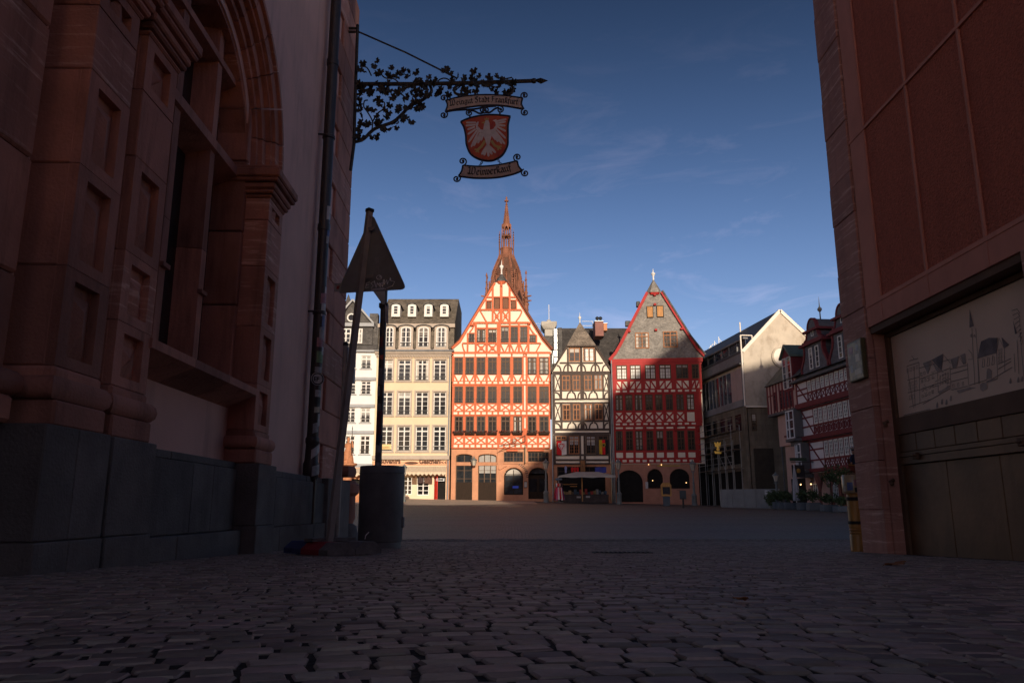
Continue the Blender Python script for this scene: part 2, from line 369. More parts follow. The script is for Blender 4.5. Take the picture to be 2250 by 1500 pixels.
# cobblestones
def cob_template(seed):
    rr = random.Random(seed); out = []
    c = rr.uniform(.12, .24)
    base = [(-1 + c, -1), (1 - c, -1), (1, -1 + c), (1, 1 - c), (1 - c, 1), (-1 + c, 1), (-1, 1 - c), (-1, -1 + c)]
    base = [(x + rr.uniform(-.11, .11), y + rr.uniform(-.11, .11)) for x, y in base]
    vs = [(x, y, -.05) for x, y in base] + [(x * 1.0, y * 1.0, -.0035) for x, y in base] + [(x * .91, y * .90, rr.uniform(-.0012, .0006)) for x, y in base]
    fs = [(i, (i + 1) % 8, 8 + (i + 1) % 8, 8 + i) for i in range(8)] + [(8 + i, 8 + (i + 1) % 8, 16 + (i + 1) % 8, 16 + i) for i in range(8)] + [tuple(range(16, 24))]
    return np.array(vs), fs
TPL = [cob_template(s) for s in range(10)]
rc = random.Random(3); stones = []
def row_shift(x): return .26 * math.sin(.9 * x + .9) + .022 * math.sin(2.7 * x + 1)
def row_slope(x): return .234 * math.cos(.9 * x + .9) + .059 * math.cos(2.7 * x + 1)
k = 0; y0 = .55
while y0 < COBY + .5:
    pit = rc.uniform(.070, .084)
    lim = (.80 if y0 < 9 else .72) * y0 + .6
    xa = max(-lim, -2.66 if y0 < 12.6 else -99); xb = min(lim, 3.80 if y0 < 8.5 else 99)
    x = xa - rc.uniform(0, .1)
    while x < xb:
        wd = rc.uniform(.070, .112); cx = x + wd / 2; cy = y0 + row_shift(cx) + rc.uniform(-.006, .006)
        if cy < COBY - .02 * rc.random() and cx + wd / 2 < xb + .05:
            stones.append((cx, cy, wd / 2 - rc.uniform(.003, .0075), pit / 2 - rc.uniform(.0028, .0055), math.atan(row_slope(cx)) + rc.uniform(-.05, .05), rc.uniform(-.0015, .002), rc.randrange(10)))
        x += wd
    y0 += pit
vis = [s for s in stones if s[1] > 1.36 and abs(s[0]) < .70 * s[1] + .05]
vis.sort(key=lambda s: s[1]); near = set(id(s) for s in vis[:298])
tm = []
for vs, fs in TPL:
    me = bpy.data.meshes.new('cobblestone'); vv = vs.copy(); vv[:, 0] *= .055; vv[:, 1] *= .047
    me.from_pydata(vv.tolist(), [], fs); me.materials.append(COBB); me.shade_smooth(); me.set_sharp_from_angle(angle=.5); tm.append(me)
AV = []; AF = []; n0 = 0
for s in stones:
    cx, cy, hx, hy, a, dz, ti = s
    if id(s) in near:
        o = bpy.data.objects.new('cobblestone', tm[ti]); link(o, ground); o.location = (cx, cy, gz(cx, cy) + dz)
        o.rotation_euler = (-.029 + rc.uniform(-.012, .012), rc.uniform(-.012, .012), a); o.scale = (hx / .055, hy / .047, 1)
    else:
        vs, fs = TPL[ti]; v = vs * np.array((hx, hy, 1)); c_, s_ = math.cos(a), math.sin(a)
        tx, ty = rc.uniform(-.012, .012), rc.uniform(-.041, -.017)
        X = v[:, 0] * c_ - v[:, 1] * s_; Y = v[:, 0] * s_ + v[:, 1] * c_; Z = v[:, 2] + gz(cx, cy) + dz + tx * v[:, 0] + ty * v[:, 1]
        AV.append(np.stack([X + cx, Y + cy, Z], 1)); AF += [tuple(i + n0 for i in f) for f in fs]; n0 += 24
me = bpy.data.meshes.new('cobblestones'); me.from_pydata(np.concatenate(AV).tolist(), [], AF); me.materials.append(COBB); me.shade_smooth(); me.set_sharp_from_angle(angle=.5)
o = bpy.data.objects.new('cobblestones', me); link(o, ground); o['kind'] = 'stuff'

# strip before the houses, coloured paler to stand in for sunlit ground
SUNPAVE = mat('sunlit_tone_paving', (.52, .40, .30), rough=.85, var=.15, scale=.6, kind='brick', ua=0, va=1, bs=1.5, ms=.02, bmix=.5, bump=.2)
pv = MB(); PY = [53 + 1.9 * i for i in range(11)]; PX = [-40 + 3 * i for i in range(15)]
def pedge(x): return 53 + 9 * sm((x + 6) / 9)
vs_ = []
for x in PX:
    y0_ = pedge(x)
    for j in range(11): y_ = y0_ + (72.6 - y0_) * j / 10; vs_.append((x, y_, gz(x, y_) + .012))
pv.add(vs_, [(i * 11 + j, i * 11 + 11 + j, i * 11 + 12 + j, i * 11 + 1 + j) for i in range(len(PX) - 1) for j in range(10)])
o = pv.build('sunlit_tone_strip', SUNPAVE); o['kind'] = 'structure'; o['label'] = 'ground strip before the houses, coloured pale as sunlit paving'
# slotted drain in the alley paving
dg_ = MB(); dy0 = 8.35; dzz = gz(1.2, dy0) + .004
drn = thing('drain_grate', 'narrow dark drain slot across the alley cobbles', 'drain', (.85, dy0, dzz))
MB().box(0, .62, 0, .14, -.02, .004).build('grate_frame', mat('drain_iron', (.02, .02, .02), rough=.6), drn)
for i in range(12): MB().box(.03 + .048 * i, .055 + .048 * i, .015, .125, .002, .009).build('grate_bar', MATS['drain_iron'], drn)

# ================================================================== LEFT BUILDING
PLAST = mat('pink_plaster', (.72, .43, .365), var=.10, scale=1.2, bump=.6, bscale=90, dirt=.5, dcol=(.45, .4, .4), bdist=.01)
SAND = mat('red_sandstone', (.42, .185, .135), var=.22, scale=1.6, bump=.35, bscale=45, objvar=.26, dirt=.75, dscale=2)
SANDS = mat('banded_sandstone', (.44, .20, .15), var=.2, scale=1.6, bump=.35, bscale=45, objvar=.24, strata=(.80, .52, .42), srot=(.35, 0, 0), dirt=.7)
BASA = mat('grey_basalt', (.135, .122, .117), var=.28, scale=3, bump=.5, bscale=50, objvar=.15, dirt=.4)
DGLASS = mat('dark_church_glass', (.012, .012, .014), rough=.25, var=.4, bump=.05, spec=.5)
PIPE = mat('dark_pipe', (.035, .026, .024), rough=.4, var=.3, scale=6, bump=.1, spec=.5, dirt=.4)
BL = -.40
FL = Face((-2.86, 0), (-2.86 - .015 * 13, 13), BL)
LB = thing('sandstone_hall', 'dark red sandstone and pink plaster building with tall arched window along the alley', 'building', FL.o, FL.rz)
m = MB().holed([(-.5, .7), (12.9, .7), (12.9, 10.4), (-.5, 10.4)], [archpoly(5.62, 8.1, 1.5, 5.45, 1.24, 16)], 0, .45); m.build('wall', PLAST, LB)
MB().box(-.5, 13, .9, 9, -.5, 10.3).build('core', PLAST, LB)
MB().box(-.5, 12.9, .0, .9, -.5, .7).build('foundation', BASA, LB)
# plinth blocks
def blockrow(T, x0, x1, y0, y1, z0, z1, n, m, name='plinth_stone', b=.012, rnd=None):
    rnd = rnd or random.Random(int(x0 * 100)); w_ = (x1 - x0) / n; xs_ = [x0] + [x0 + w_ * (i + rnd.uniform(-.15, .15)) for i in range(1, n)] + [x1]
    for i in range(n):
        dy = rnd.uniform(-.006, .006)
        MB().cbox(xs_[i] + .0018, xs_[i + 1] - .0018, y0 + dy, y1, z0 + .0018, z1 - .0018, b * .6).build(name, m, T)
for (a, b_, yf, n) in ((4.18, 4.90, -.40, 2), (4.98, 5.62, -.38, 1), (8.06, 8.70, -.38, 1)):
    blockrow(LB, a, b_, yf, .2, .22, .85, n, BASA); blockrow(LB, a, b_, yf - .012, .2, -.5, .22, n, BASA)
blockrow(LB, -.5, 4.1, -.16, .1, .18, .85, 6, BASA); blockrow(LB, -.5, 4.1, -.22, .1, -.5, .18, 5, BASA)
blockrow(LB, 5.63, 8.05, -.16, .1, .18, .79, 4, BASA); blockrow(LB, 5.63, 8.05, -.25, .1, -.5, .18, 3, BASA)
blockrow(LB, 8.71, 11.9, -.20, .1, .18, .76, 5, BASA); blockrow(LB, 8.71, 11.9, -.24, .1, -.5, .18, 4, BASA)
blockrow(LB, 5.63, 8.05, -.14, .02, .79, .86, 3, BASA); blockrow(LB, 8.71, 11.9, -.16, .02, .76, .84, 3, BASA)
# piers built of panelled stones
def pstone(T, x0, x1, yf, yb, z0, z1, m, panel=True):
    k = MB(); g = .0022
    if not panel: k.cbox(x0, x1, yf, yb, z0 + g, z1 - g, .007)
    else:
        k.cbox(x0, x1, yf + .055, yb, z0 + g, z1 - g, .008)
        mx_ = (x1 - x0) * .22; a, b = x0 + mx_, x1 - mx_; c, d = z0 + .07, z1 - .07; e = .004
        k.holed([(x0 + e, z0 + g), (x1 - e, z0 + g), (x1 - e, z1 - g), (x0 + e, z1 - g)], [[(a, c), (b, c), (b, d), (a, d)]], yf, yf + .06)
        hw = (b - a) / 2; zc1 = d - hw * 1.1; zc0 = c + hw * 1.1; xc = (a + b) / 2; y1 = yf + .056; y2 = yf + .005
        k.add([(a + .01, y1, c + .01), (b - .01, y1, c + .01), (b - .01, y1, d - .06), (a + .01, y1, d - .06), (xc, y2, zc0), (xc, y2, zc1)],
              [(0, 1, 4), (1, 2, 5, 4), (2, 3, 5), (3, 0, 4, 5)])
    return k.build('pier_stone', m, T)
rs_ = random.Random(5)
def pier(x0, x1, yf, yb, z0, z1, mt, skip=1):
    z = z0; i = 0
    while z < z1 - .05:
        h = min(rs_.uniform(.44, .70), z1 - z)
        if z1 - z - h < .2: h = z1 - z
        pstone(LB, x0, x1, yf, yb, z, z + h, mt if rs_.random() < .6 else SAND, panel=(i % 4 != 3)); z += h; i += 1
for (x0, x1, yf, yb) in ((4.36, 4.88, -.30, .7), (5.06, 5.58, -.28, .3), (8.1, 8.63, -.28, .3)):
    MB().cbox(x0 - .03, x1 + .03, yf - .05, yb, .85, 1.0, .015).build('pier_base', SAND, LB)
    MB().tube([(x0 - .02, yb, 1.07), (x0 - .02, yf - .02, 1.07), (x1 + .02, yf - .02, 1.07), (x1 + .02, yb, 1.07)], .068, 10).build('base_roll', SAND, LB, True)
    MB().cbox(x0 - .01, x1 + .01, yf - .012, yb, 1.10, 1.2, .02).build('pier_base', SAND, LB)
    pier(x0, x1, yf, yb, 1.2, 3.78, SANDS)
    cp = [(.02, .04), (.05, .05), (.07, .07), (.11, .05), (.13, .10), (.09, .05)]; z = 3.78
    for j, (pj, h) in enumerate(cp):
        MB().cbox(x0 - pj, x1 + pj, yf - pj, yb, z, z + h - .003, .014).build('capital_moulding', SAND, LB); z += h
    pier(x0 + .02, x1 - .02, yf + .03, yb, z, 9.0, SANDS) if x0 < 5 else None
# nearest stepped pier beside the viewer
z = .85
while z < 9:
    h = rs_.uniform(.7, 1.15); MB().cbox(3.55, 4.19, -.13, .8, z + .004, z + h - .004, .016).build('pier_stone', SANDS if rs_.random() < .5 else SAND, LB); z += h
MB().cbox(4.19, 4.36, .02, .8, .85, 9, .01).build('pier_return', SAND, LB)
MB().cbox(4.89, 5.05, -.05, .3, .85, 9, .01).build('pier_return', SAND, LB)
MB().cbox(3.5, 4.2, -.2, .8, .85, 1.0, .02).build('pier_base', SAND, LB)
MB().tube([(4.2, .8, 1.07), (4.2, -.17, 1.07), (3.4, -.17, 1.07)], .07, 10).build('base_roll', SAND, LB, True)
# arch over the window
for i in range(13):
    a0, a1 = 180 * i / 13, 180 * (i + 1) / 13; kb = MB()
    for r0, r1, yf in ((1.20, 1.33, .02), (1.33, 1.40, -.06), (1.40, 1.52, -.11), (1.52, 1.57, -.17), (1.57, 1.72, -.21), (1.72, 1.78, -.25)):
        g = .25; o_ = arc(6.86, 4.21, r1, r1, a0 + g, a1 - g, 3); i_ = arc(6.86, 4.21, r0 + .001, r0 + .001, a1 - g, a0 + g, 3); kb.prism(o_ + i_, yf, .3)
    kb.build('arch_stone', SAND if i % 3 else SANDS, LB)
# jamb linings, mullions, transom, glass, sill
for (a, b_) in ((5.58, 5.70), (8.02, 8.12)):
    z = 1.7
    while z < 4.2: MB().cbox(a, b_, -.02, .42, z + .003, z + .82, .01).build('jamb_stone', SAND, LB); z += .83
for xm in (6.36, 7.24):
    z = 1.66
    for h in (1.25, 1.15, 1.3):
        MB().prismv([(xm, .36, z), (xm + .06, .10, z), (xm + .18, .10, z), (xm + .24, .36, z)], (0, 0, h - .006)).build('mullion_stone', SAND, LB); z += h
    MB().box(xm + .05, xm + .19, .06, .11, 2.45, 2.49).build('hinge_pin', SAND, LB)
MB().prismv([(5.65, .40, 3.86), (5.65, .06, 3.98), (5.65, .06, 4.08), (5.65, .40, 4.16)], (2.4, 0, 0)).build('transom', SAND, LB)
MB().prismv([(5.65, .36, 4.9), (5.65, .08, 4.96), (5.65, .08, 5.03), (5.65, .36, 5.1)], (2.4, 0, 0)).build('transom', SAND, LB)
for (a, b_) in ((5.68, 6.40), (6.56, 7.28), (7.44, 8.04)):
    MB().box(a, b_, .33, .345, 1.7, 5.4).build('pane', DGLASS, LB)
for i in range(3):
    xa = 5.56 + .83 * i; MB().prismv([(xa, .40, 1.80), (xa, -.30, 1.62), (xa, -.30, 1.55), (xa, -.18, 1.50), (xa, .0, 1.42), (xa, .40, 1.42)], (.825, 0, 0)).build('sill_stone', SAND, LB)
# corner quoins towards the square
z = .84; i = 0
while z < 9.9:
    xa = 11.95 if i % 2 else 12.35
    MB().cbox(xa, 13.6, -.05, .6, z + .004, z + .536, .014).build('quoin_stone', SAND if i % 3 else SANDS, LB); z += .54; i += 1
blockrow(LB, 11.9, 13.64, -.26, .5, -.6, .84, 1, BASA)
MB().cbox(13.6, 13.72, -.12, .6, .2, 3.2, .02).build('corner_pilaster', SAND, LB)
MB().tube([(13.65, .4, 1.02), (13.65, -.2, 1.02), (13.9, -.25, 1.02), (13.95, .4, 1.02)], .10, 10).build('corner_roll', SAND, LB, True)
MB().lathe([(.46, -.75), (.46, -.45), (.44, -.40), (.34, -.30), (.27, -.16), (.24, -.02), (.22, .08), (.16, .13)], 20, (13.95, -.12, .0)).build('corner_guard_stone', BASA, LB, True)
MB().lathe([(.20, .0), (.25, .12), (.24, .5), (.30, .56), (.30, .70), (.22, .78)], 18, (14.15, -.02, .1)).build('corner_column_foot', SAND, LB, True)
# downpipe with stickers
px_, py_ = 11.25, -.14
dp = MB().tube([(px_, py_, .98), (px_, py_, 10.8)], .085, 14).build('downpipe', PIPE, LB, True)
MB().lathe([(.10, .80), (.115, .84), (.115, 1.02), (.10, 1.06), (.09, 1.3), (.10, 1.32), (.10, 1.38), (.088, 1.4)], 14, (px_, py_, 0)).build('pipe_shoe', PIPE, dp, True)
MB().tube([(px_ - .02, py_ - .06, -.3), (px_ - .02, py_ - .06, .84)], .032, 8).build('lower_pipe', PIPE, dp, True)
for zc in (3.25, 6.1, 8.9):
    MB().lathe([(.088, -.03), (.1, -.02), (.1, .02), (.088, .03)], 14, (px_, py_, zc)).tube([(px_ - .1, py_, zc), (px_ - .12, .02, zc)], .015, 6).build('pipe_clamp', PIPE, dp, True)
for zc in (4.6, 7.4): MB().lathe([(.086, -.05), (.096, -.05), (.096, .05), (.086, .05)], 14, (px_, py_, zc)).build('pipe_joint', PIPE, dp, True)
STK = {c: mat('sticker_' + c, v, rough=.5, var=.25, scale=18, bump=.02, spec=.4) for c, v in dict(white=(.45, .44, .44), pink=(.36, .17, .2), green=(.16, .26, .13), grey=(.30, .30, .31), red=(.40, .06, .05), blue=(.10, .14, .3), cream=(.5, .44, .33), black=(.02, .02, .02)).items()}
def patch(T, cx, cy, r, a0, a1, z0, z1, m, n=6, name='sticker', tilt=0):
    k = MB(); vs = []
    for i in range(n + 1):
        a = R(a0 + (a1 - a0) * i / n); t = tilt * (i / n - .5)
        for z in (z0 + t, z1 + t): vs.append((cx + r * math.cos(a), cy + r * math.sin(a), z))
    k.add(vs, [(2 * i, 2 * i + 2, 2 * i + 3, 2 * i + 1) for i in range(n)]); return k.build(name, m, T)
# camera side of the pipe looks towards -x and -y
for zc, h, c, a0, a1, ti in ((4.28, .22, 'white', 215, 290, .02), (4.0, .2, 'blue', 230, 300, 0), (3.84, .12, 'grey', 225, 260, 0), (3.05, .10, 'white', 240, 300, 0), (2.92, .16, 'pink', 200, 275, .03), (2.74, .2, 'white', 210, 280, 0), (2.55, .24, 'blue', 225, 285, 0), (2.38, .2, 'grey', 205, 270, .03),
        (2.24, .14, 'pink', 185, 250, 0), (2.12, .12, 'white', 240, 300, 0), (2.02, .17, 'green', 190, 265, 0), (1.83, .08, 'grey', 180, 250, 0), (1.48, .1, 'grey', 195, 270, 0), (1.37, .10, 'black', 190, 260, 0), (1.24, .08, 'cream', 195, 255, .01), (1.10, .18, 'white', 235, 300, .02), (.98, .14, 'grey', 190, 250, .03)):
    zc += .55; patch(dp, px_, py_, .0885, a0, a1, zc - h / 2, zc + h / 2, STK[c], tilt=ti)
patch(dp, px_, py_, .119, 200, 290, .86, 1.0, STK['grey'], tilt=.05); patch(dp, px_, py_, .1035, 190, 280, 1.14, 1.27, STK['white'], tilt=.12)
ef = MB().lathe([(.001, 0), (.098, 0), (.098, .004), (.001, .004)], 20, (0, 0, 0)).build('round_sticker', STK['white'], dp); ef.rotation_euler = (R(90), 0, R(-62)); ef.location = (px_ - .082, py_ - .045, 2.24)
ring = MB()
for i in range(20): ring.prism([(.088 * math.cos(R(18 * i)), .088 * math.sin(R(18 * i))), (.088 * math.cos(R(18 * i + 18)), .088 * math.sin(R(18 * i + 18))), (.072 * math.cos(R(18 * i + 18)), .072 * math.sin(R(18 * i + 18))), (.072 * math.cos(R(18 * i)), .072 * math.sin(R(18 * i)))], -.002, .001)
k = ring.build('sticker_ring', STK['black'], ef); k.rotation_euler = (R(-90), 0, 0); k.location = (0, 0, .007)
t_ = text_mesh('EF', .085, .001, .003); t_.materials.clear(); t_.materials.append(STK['black']); t_ = bpy.data.objects.new('lettering', t_); link(t_, ef); t_.rotation_euler = (R(-90), 0, 0); t_.location = (-.058, -.032, .007)

# ================================================================== RIGHT BUILDING
STUC = mat('red_roughcast', (.62, .18, .11), rough=.95, var=.18, scale=45, bump=1.0, bscale=55, bdist=.05, dirt=.35, dcol=(.5, .4, .4))
STUCS = mat('smooth_red_render', (.62, .26, .185), rough=.85, var=.10, scale=2, bump=.15, bscale=60, objvar=.05, dirt=.3, dcol=(.5, .45, .45))
PILL = mat('pillar_sandstone', (.44, .21, .16), var=.18, scale=2, bump=.3, bscale=50, objvar=.13, strata=(.78, .5, .4), srot=(0, .22, 0), dirt=.35)
BRASS = mat('aged_brass', (.165, .085, .042), rough=.6, var=.35, scale=1.5, bump=.1, bscale=25, metal=.25, dirt=.6, dcol=(.4, .35, .3), dstretch=(4, 4, .5))
DBRONZE = mat('dark_bronze', (.13, .07, .042), rough=.8, var=.3, bump=.1, metal=0)
MURAL = mat('mural_board', (.76, .54, .40), rough=.7, var=.06, scale=1.5, bump=.05)
INK = mat('mural_ink', (.19, .15, .145), rough=.8, var=.35, scale=9, bump=0)
INKL = mat('mural_wash', (.36, .28, .24), rough=.8, var=.3, scale=9, bump=0)
BR = -.47
FR = Face((3.81, 8.66), (3.81, 0), BR)
RB = thing('red_stucco_building', 'dark red stucco building with sandstone corner pillar and brass shutters', 'building', FR.o, FR.rz)
MB().box(.0, 9.2, .5, 14, -.8, 7.3).build('core', STUCS, RB)
MB().box(.02, 9.2, .04, .5, 2.37, 7.3).build('wall_backing', STUC, RB)
z = -.7; i = 0
for h in (1.15, .5, .56, .52, .56, .5, .6, .48, .62, .5, .56, .6):
    if i == 0: cuts = [0, .57]
    else: cuts = [0, .57] if i % 2 else [0, .57]
    MB().cbox(0, .565, -.012 - .006 * (i % 2), .5, z + .0018, z + h - .0018, .006).build('pillar_stone', PILL, RB); z += h; i += 1
MB().cbox(0, .565, -.01, .5, z + .003, 7.9, .008).build('pillar_shaft', PILL, RB)
# smooth border strips and roughcast fields
zs = [2.56, 4.49, 6.42, 7.3]; xsp = [.93 + .905 * i for i in range(9)]
MB().box(.60, 9.0, .0, .2, 2.35, 2.56).build('lintel_band', STUCS, RB)
MB().box(.60, .90, .0, .1, 2.563, 7.3).build('border_strip', STUCS, RB)
for i, xv in enumerate(xsp):
    MB().box(xv - .016, xv + .016, -.004, .1, 2.36, 7.3).build('vertical_strip', STUCS, RB)
for zz in zs[1:]: MB().box(.58, 9, -.007, .1, zz - .017, zz + .017).build('horizontal_strip', STUCS, RB)
MB().box(.6, 9, -.007, .1, 2.56, 2.60).build('horizontal_strip', STUCS, RB)
for i in range(8):
    for j in range(3):
        MB().box(xsp[i] + .018, xsp[i + 1] - .018, .012, .1, zs[j] + (.042 if j == 0 else .02), zs[j + 1] - .02).build('stucco_panel', STUC, RB)
# opening with mural and shutters
XO = 3.12
MB().box(.575, XO + .02, .24, .5, -.7, 2.35).build('opening_back', DBRONZE, RB)
MB().box(.566, .60, .05, .24, -.7, 2.35).build('jamb_stone', PILL, RB)
MB().box(.60, XO, .02, .24, 2.28, 2.348).build('lintel_soffit', DBRONZE, RB)
MB().box(.60, .67, .16, .24, -.7, 2.27).box(XO - .06, XO, .16, .24, -.7, 2.27).box(.67, XO - .06, .16, .24, 2.23, 2.27).build('shutter_frame', DBRONZE, RB)
MB().box(.68, XO - .07, .19, .235, 1.375, 2.225).build('mural_board', MURAL, RB)
MB().box(.67, XO - .06, .15, .24, 1.20, 1.372).build('mural_ledge', DBRONZE, RB)
nb = 7; wseg = (XO - .06 - .67) / nb
for i in range(nb): MB().cbox(.67 + wseg * i + .003, .67 + wseg * (i + 1) - .003, .165, .24, 1.02, 1.197, .006).build('brass_panel', BRASS, RB)
MB().box(.67, XO - .06, .15, .24, .975, 1.015).build('brass_rail', BRASS, RB); MB().box(.67, XO - .06, .158, .24, .90, .968).build('brass_rail', BRASS, RB)
for xx in (.98, 2.6): MB().cbox(xx, xx + .09, .12, .16, .935, 1.0, .008).tube([(xx + .02, .11, .97), (xx + .07, .11, .97)], .012, 6).build('shutter_hinge', DBRONZE, RB)
for i in range(3):
    w3 = (XO - .06 - .67) / 3; MB().cbox(.67 + w3 * i + .002, .67 + w3 * (i + 1) - .002, .185, .24, -.62, .893, .006).build('brass_shutter', BRASS, RB)
MB().tube([(.62, .10, 1.35), (.62, .06, 1.33), (.66, .06, 1.30)], .018, 6).build('shutter_stay', DBRONZE, RB)
MB().tube([(.62, .10, .75), (.62, .06, .73), (.66, .06, .70)], .018, 6).build('shutter_stay', DBRONZE, RB)
z = -.7
for h in (1.2, .6, .62, .63): MB().cbox(XO + .02, XO + .62, -.012, .5, z + .0018, z + h - .0018, .006).build('pillar_stone', PILL, RB); z += h
MB().box(XO + .62, 9, .0, .5, -.7, 2.34).build('wall', STUCS, RB)
# the sketch of a town square on the board (flat print)
ZMU = Zm(1840, 640, 4.688); YM = .187
def mp_(x, y): return FR(ZMU, x, y, YM)
sk = MB(); wash = MB(); sn = [0]
def ln(*pts, w=.007):
    w *= .62
    sn[0] += 1; y = YM - .0005 - .0000004 * sn[0]; sk.strip([mp_(*p) for p in pts], w, y, y + .0009)
def pg(mb_, *pts):
    sn[0] += 1; y = YM - .0003 - .0000004 * sn[0]; mb_.prism([mp_(*p) for p in pts], y, y + .0004)
pg(wash, (880, 740), (970, 705), (930, 850)); pg(sk, (970, 705), (1090, 640), (1070, 815)); pg(wash, (975, 725), (1030, 830), (1065, 815))
pg(wash, (1165, 700), (1250, 665), (1225, 780), (1190, 790)); pg(wash, (1265, 660), (1315, 635), (1325, 745), (1300, 750)); pg(sk, (1362, 185), (1405, 355), (1360, 375))
pg(sk, (1480, 515), (1560, 478), (1650, 478), (1640, 625), (1440, 690)); pg(sk, (1690, 470), (1770, 550), (1715, 590)); pg(wash, (1540, 800), (1560, 790), (1590, 815), (1590, 895), (1535, 905))
pg(sk, (1790, 160), (1810, 300), (1850, 430), (1830, 440)); pg(wash, (1230, 1020), (1360, 985), (1430, 990), (1250, 1050)); pg(wash, (1535, 920), (1650, 890), (1650, 905), (1540, 945))
pg(wash, (1470, 960), (1500, 935), (1540, 950), (1545, 1000), (1500, 1030), (1472, 1010)); pg(wash, (1040, 1035), (1160, 965), (1160, 985), (1050, 1055))
for a in ((715, 770, 785, 1200), (840, 735, 850, 1150), (1030, 830, 1040, 1050), (1160, 770, 1170, 1010), (1340, 740, 1350, 960), (1385, 380, 1415, 960), (1425, 380, 1465, 950), (1635, 500, 1650, 890), (1720, 590, 1725, 830), (1820, 640, 1830, 830), (790, 780, 800, 1190), (1445, 700, 1455, 950), (1880, 420, 1922, 900), (1850, 500, 1870, 850)):
    ln((a[0], a[1]), (a[2], a[3]))
for a in ((715, 770, 840, 730), (720, 915, 845, 880), (725, 1045, 855, 1010), (740, 1190, 960, 1110), (845, 790, 1160, 700), (850, 900, 1160, 790), (855, 1010, 1165, 900), (880, 1160, 1160, 1000), (1165, 800, 1335, 760), (1170, 850, 1340, 800), (1170, 930, 1345, 885), (1175, 1015, 1340, 975), (1440, 690, 1640, 630), (1350, 970, 1540, 910), (1530, 940, 1800, 780), (1655, 750, 1790, 690), (1655, 800, 1790, 720), (740, 715, 830, 690), (765, 660, 790, 700), (680, 1280, 960, 1215)):
    ln((a[0], a[1]), (a[2], a[3]), w=.008)
ln((1640, 620), (1665, 480), (1720, 590)); ln((930, 850), (975, 725), (1030, 830)); ln((1070, 815), (1090, 650), (1165, 740)); ln((1230, 770), (1250, 665), (1300, 750)); ln((1350, 600), (1385, 640), (1390, 700), (1345, 700))
for gx, gy, ddx, ddy, nx2, ny2, q in ((715, 800, 32, -12, 4, 1, 1), (735, 940, 32, -10, 3, 2, 1.2), (740, 1075, 32, -10, 2, 1, 1.2), (855, 840, 34, -12, 2, 1, .9), (865, 915, 36, -14, 4, 1, .8), (870, 1005, 36, -14, 4, 2, .8), (1055, 870, 26, -10, 4, 3, .6), (1660, 600, 24, -8, 2, 4, .7), (1185, 960, 50, -12, 3, 1, 1)):
    for i in range(nx2):
        for j in range(ny2):
            x, y = gx + ddx * i, gy + ddy * i + 62 * j * (1 if q > .7 else .6); ln((x, y), (x + 16 * q, y - 5), (x + 18 * q, y + 30 * q), (x + 2, y + 34 * q), (x, y), w=.005)
for i in range(3): ln((1490 + 50 * i, 780 - 12 * i), (1500 + 50 * i, 690 - 14 * i), (1515 + 50 * i, 700 - 14 * i), (1515 + 50 * i, 775 - 12 * i), (1490 + 50 * i, 780 - 12 * i), w=.008)
for x, y in ((1025, 1150), (1075, 1115), (1120, 1120), (1165, 1080), (1780, 900), (1860, 890), (1900, 880)):
    pg(wash, (x - 10, y + 40), (x - 3, y), (x + 5, y - 12), (x + 12, y + 5), (x + 14, y + 42), (x, y + 50))
for i in range(9): ln((1795 + i * 12, 200 + i * 45), (1850 + i * 8, 180 + i * 40), (1880, 225 + i * 36), w=.006)
for i in range(5): ln((1370 + (i % 2) * 30, 450 + i * 5), (1385 + (i % 2) * 30, 440 + i * 6), (1390 + (i % 2) * 30, 465 + i * 4), w=.006)
rmu = random.Random(8)
for i in range(60):
    x = rmu.uniform(860, 1150); y = 900 - (x - 860) * .33 + rmu.uniform(-60, 200); ln((x, y), (x + rmu.uniform(8, 22), y - rmu.uniform(3, 9)), w=.005)
for i in range(24): ln((690 + i * 11, 1278 - i * 2.6), (696 + i * 11, 1268 - i * 2.6), w=.004)
MBo = [q for q in RB.children if q.name.startswith('mural_board')][0]
sk.build('ink_drawing', INK, MBo)['kind'] = 'stuff'; wash.build('ink_wash', INKL, MBo)['kind'] = 'stuff'
# plaque on the pillar
PLQ = mat('enamel_plaque', (.55, .46, .26), rough=.45, var=.3, scale=7, bump=.05, col2=(.14, .12, .10), lo=.42, hi=.58)
pq = thing('wall_plaque', 'small mottled map plaque fixed to the sandstone corner pillar', 'plaque', FR.o + FR.ex * .18 + Vector((0, 0, 2.0)), FR.rz)
MB().cbox(0, .36, -.065, -.015, -.18, .26, .008).build('backplate', mat('plaque_rim', (.12, .10, .05), rough=.5, metal=.3), pq)
MB().box(.02, .34, -.068, -.06, -.16, .24).build('plaque_face', PLQ, pq)
for (a, b_, c, d, mm) in ((.05, .15, .12, .20, 'pink'), (.2, .3, .02, .1, 'cream'), (.06, .12, -.08, .0, 'grey'), (.22, .28, .14, .2, 'grey'), (.16, .32, -.12, -.06, 'cream')):
    MB().box(a, b_, -.0695, -.066, c, d).build('picture_patch', STK[mm], pq)
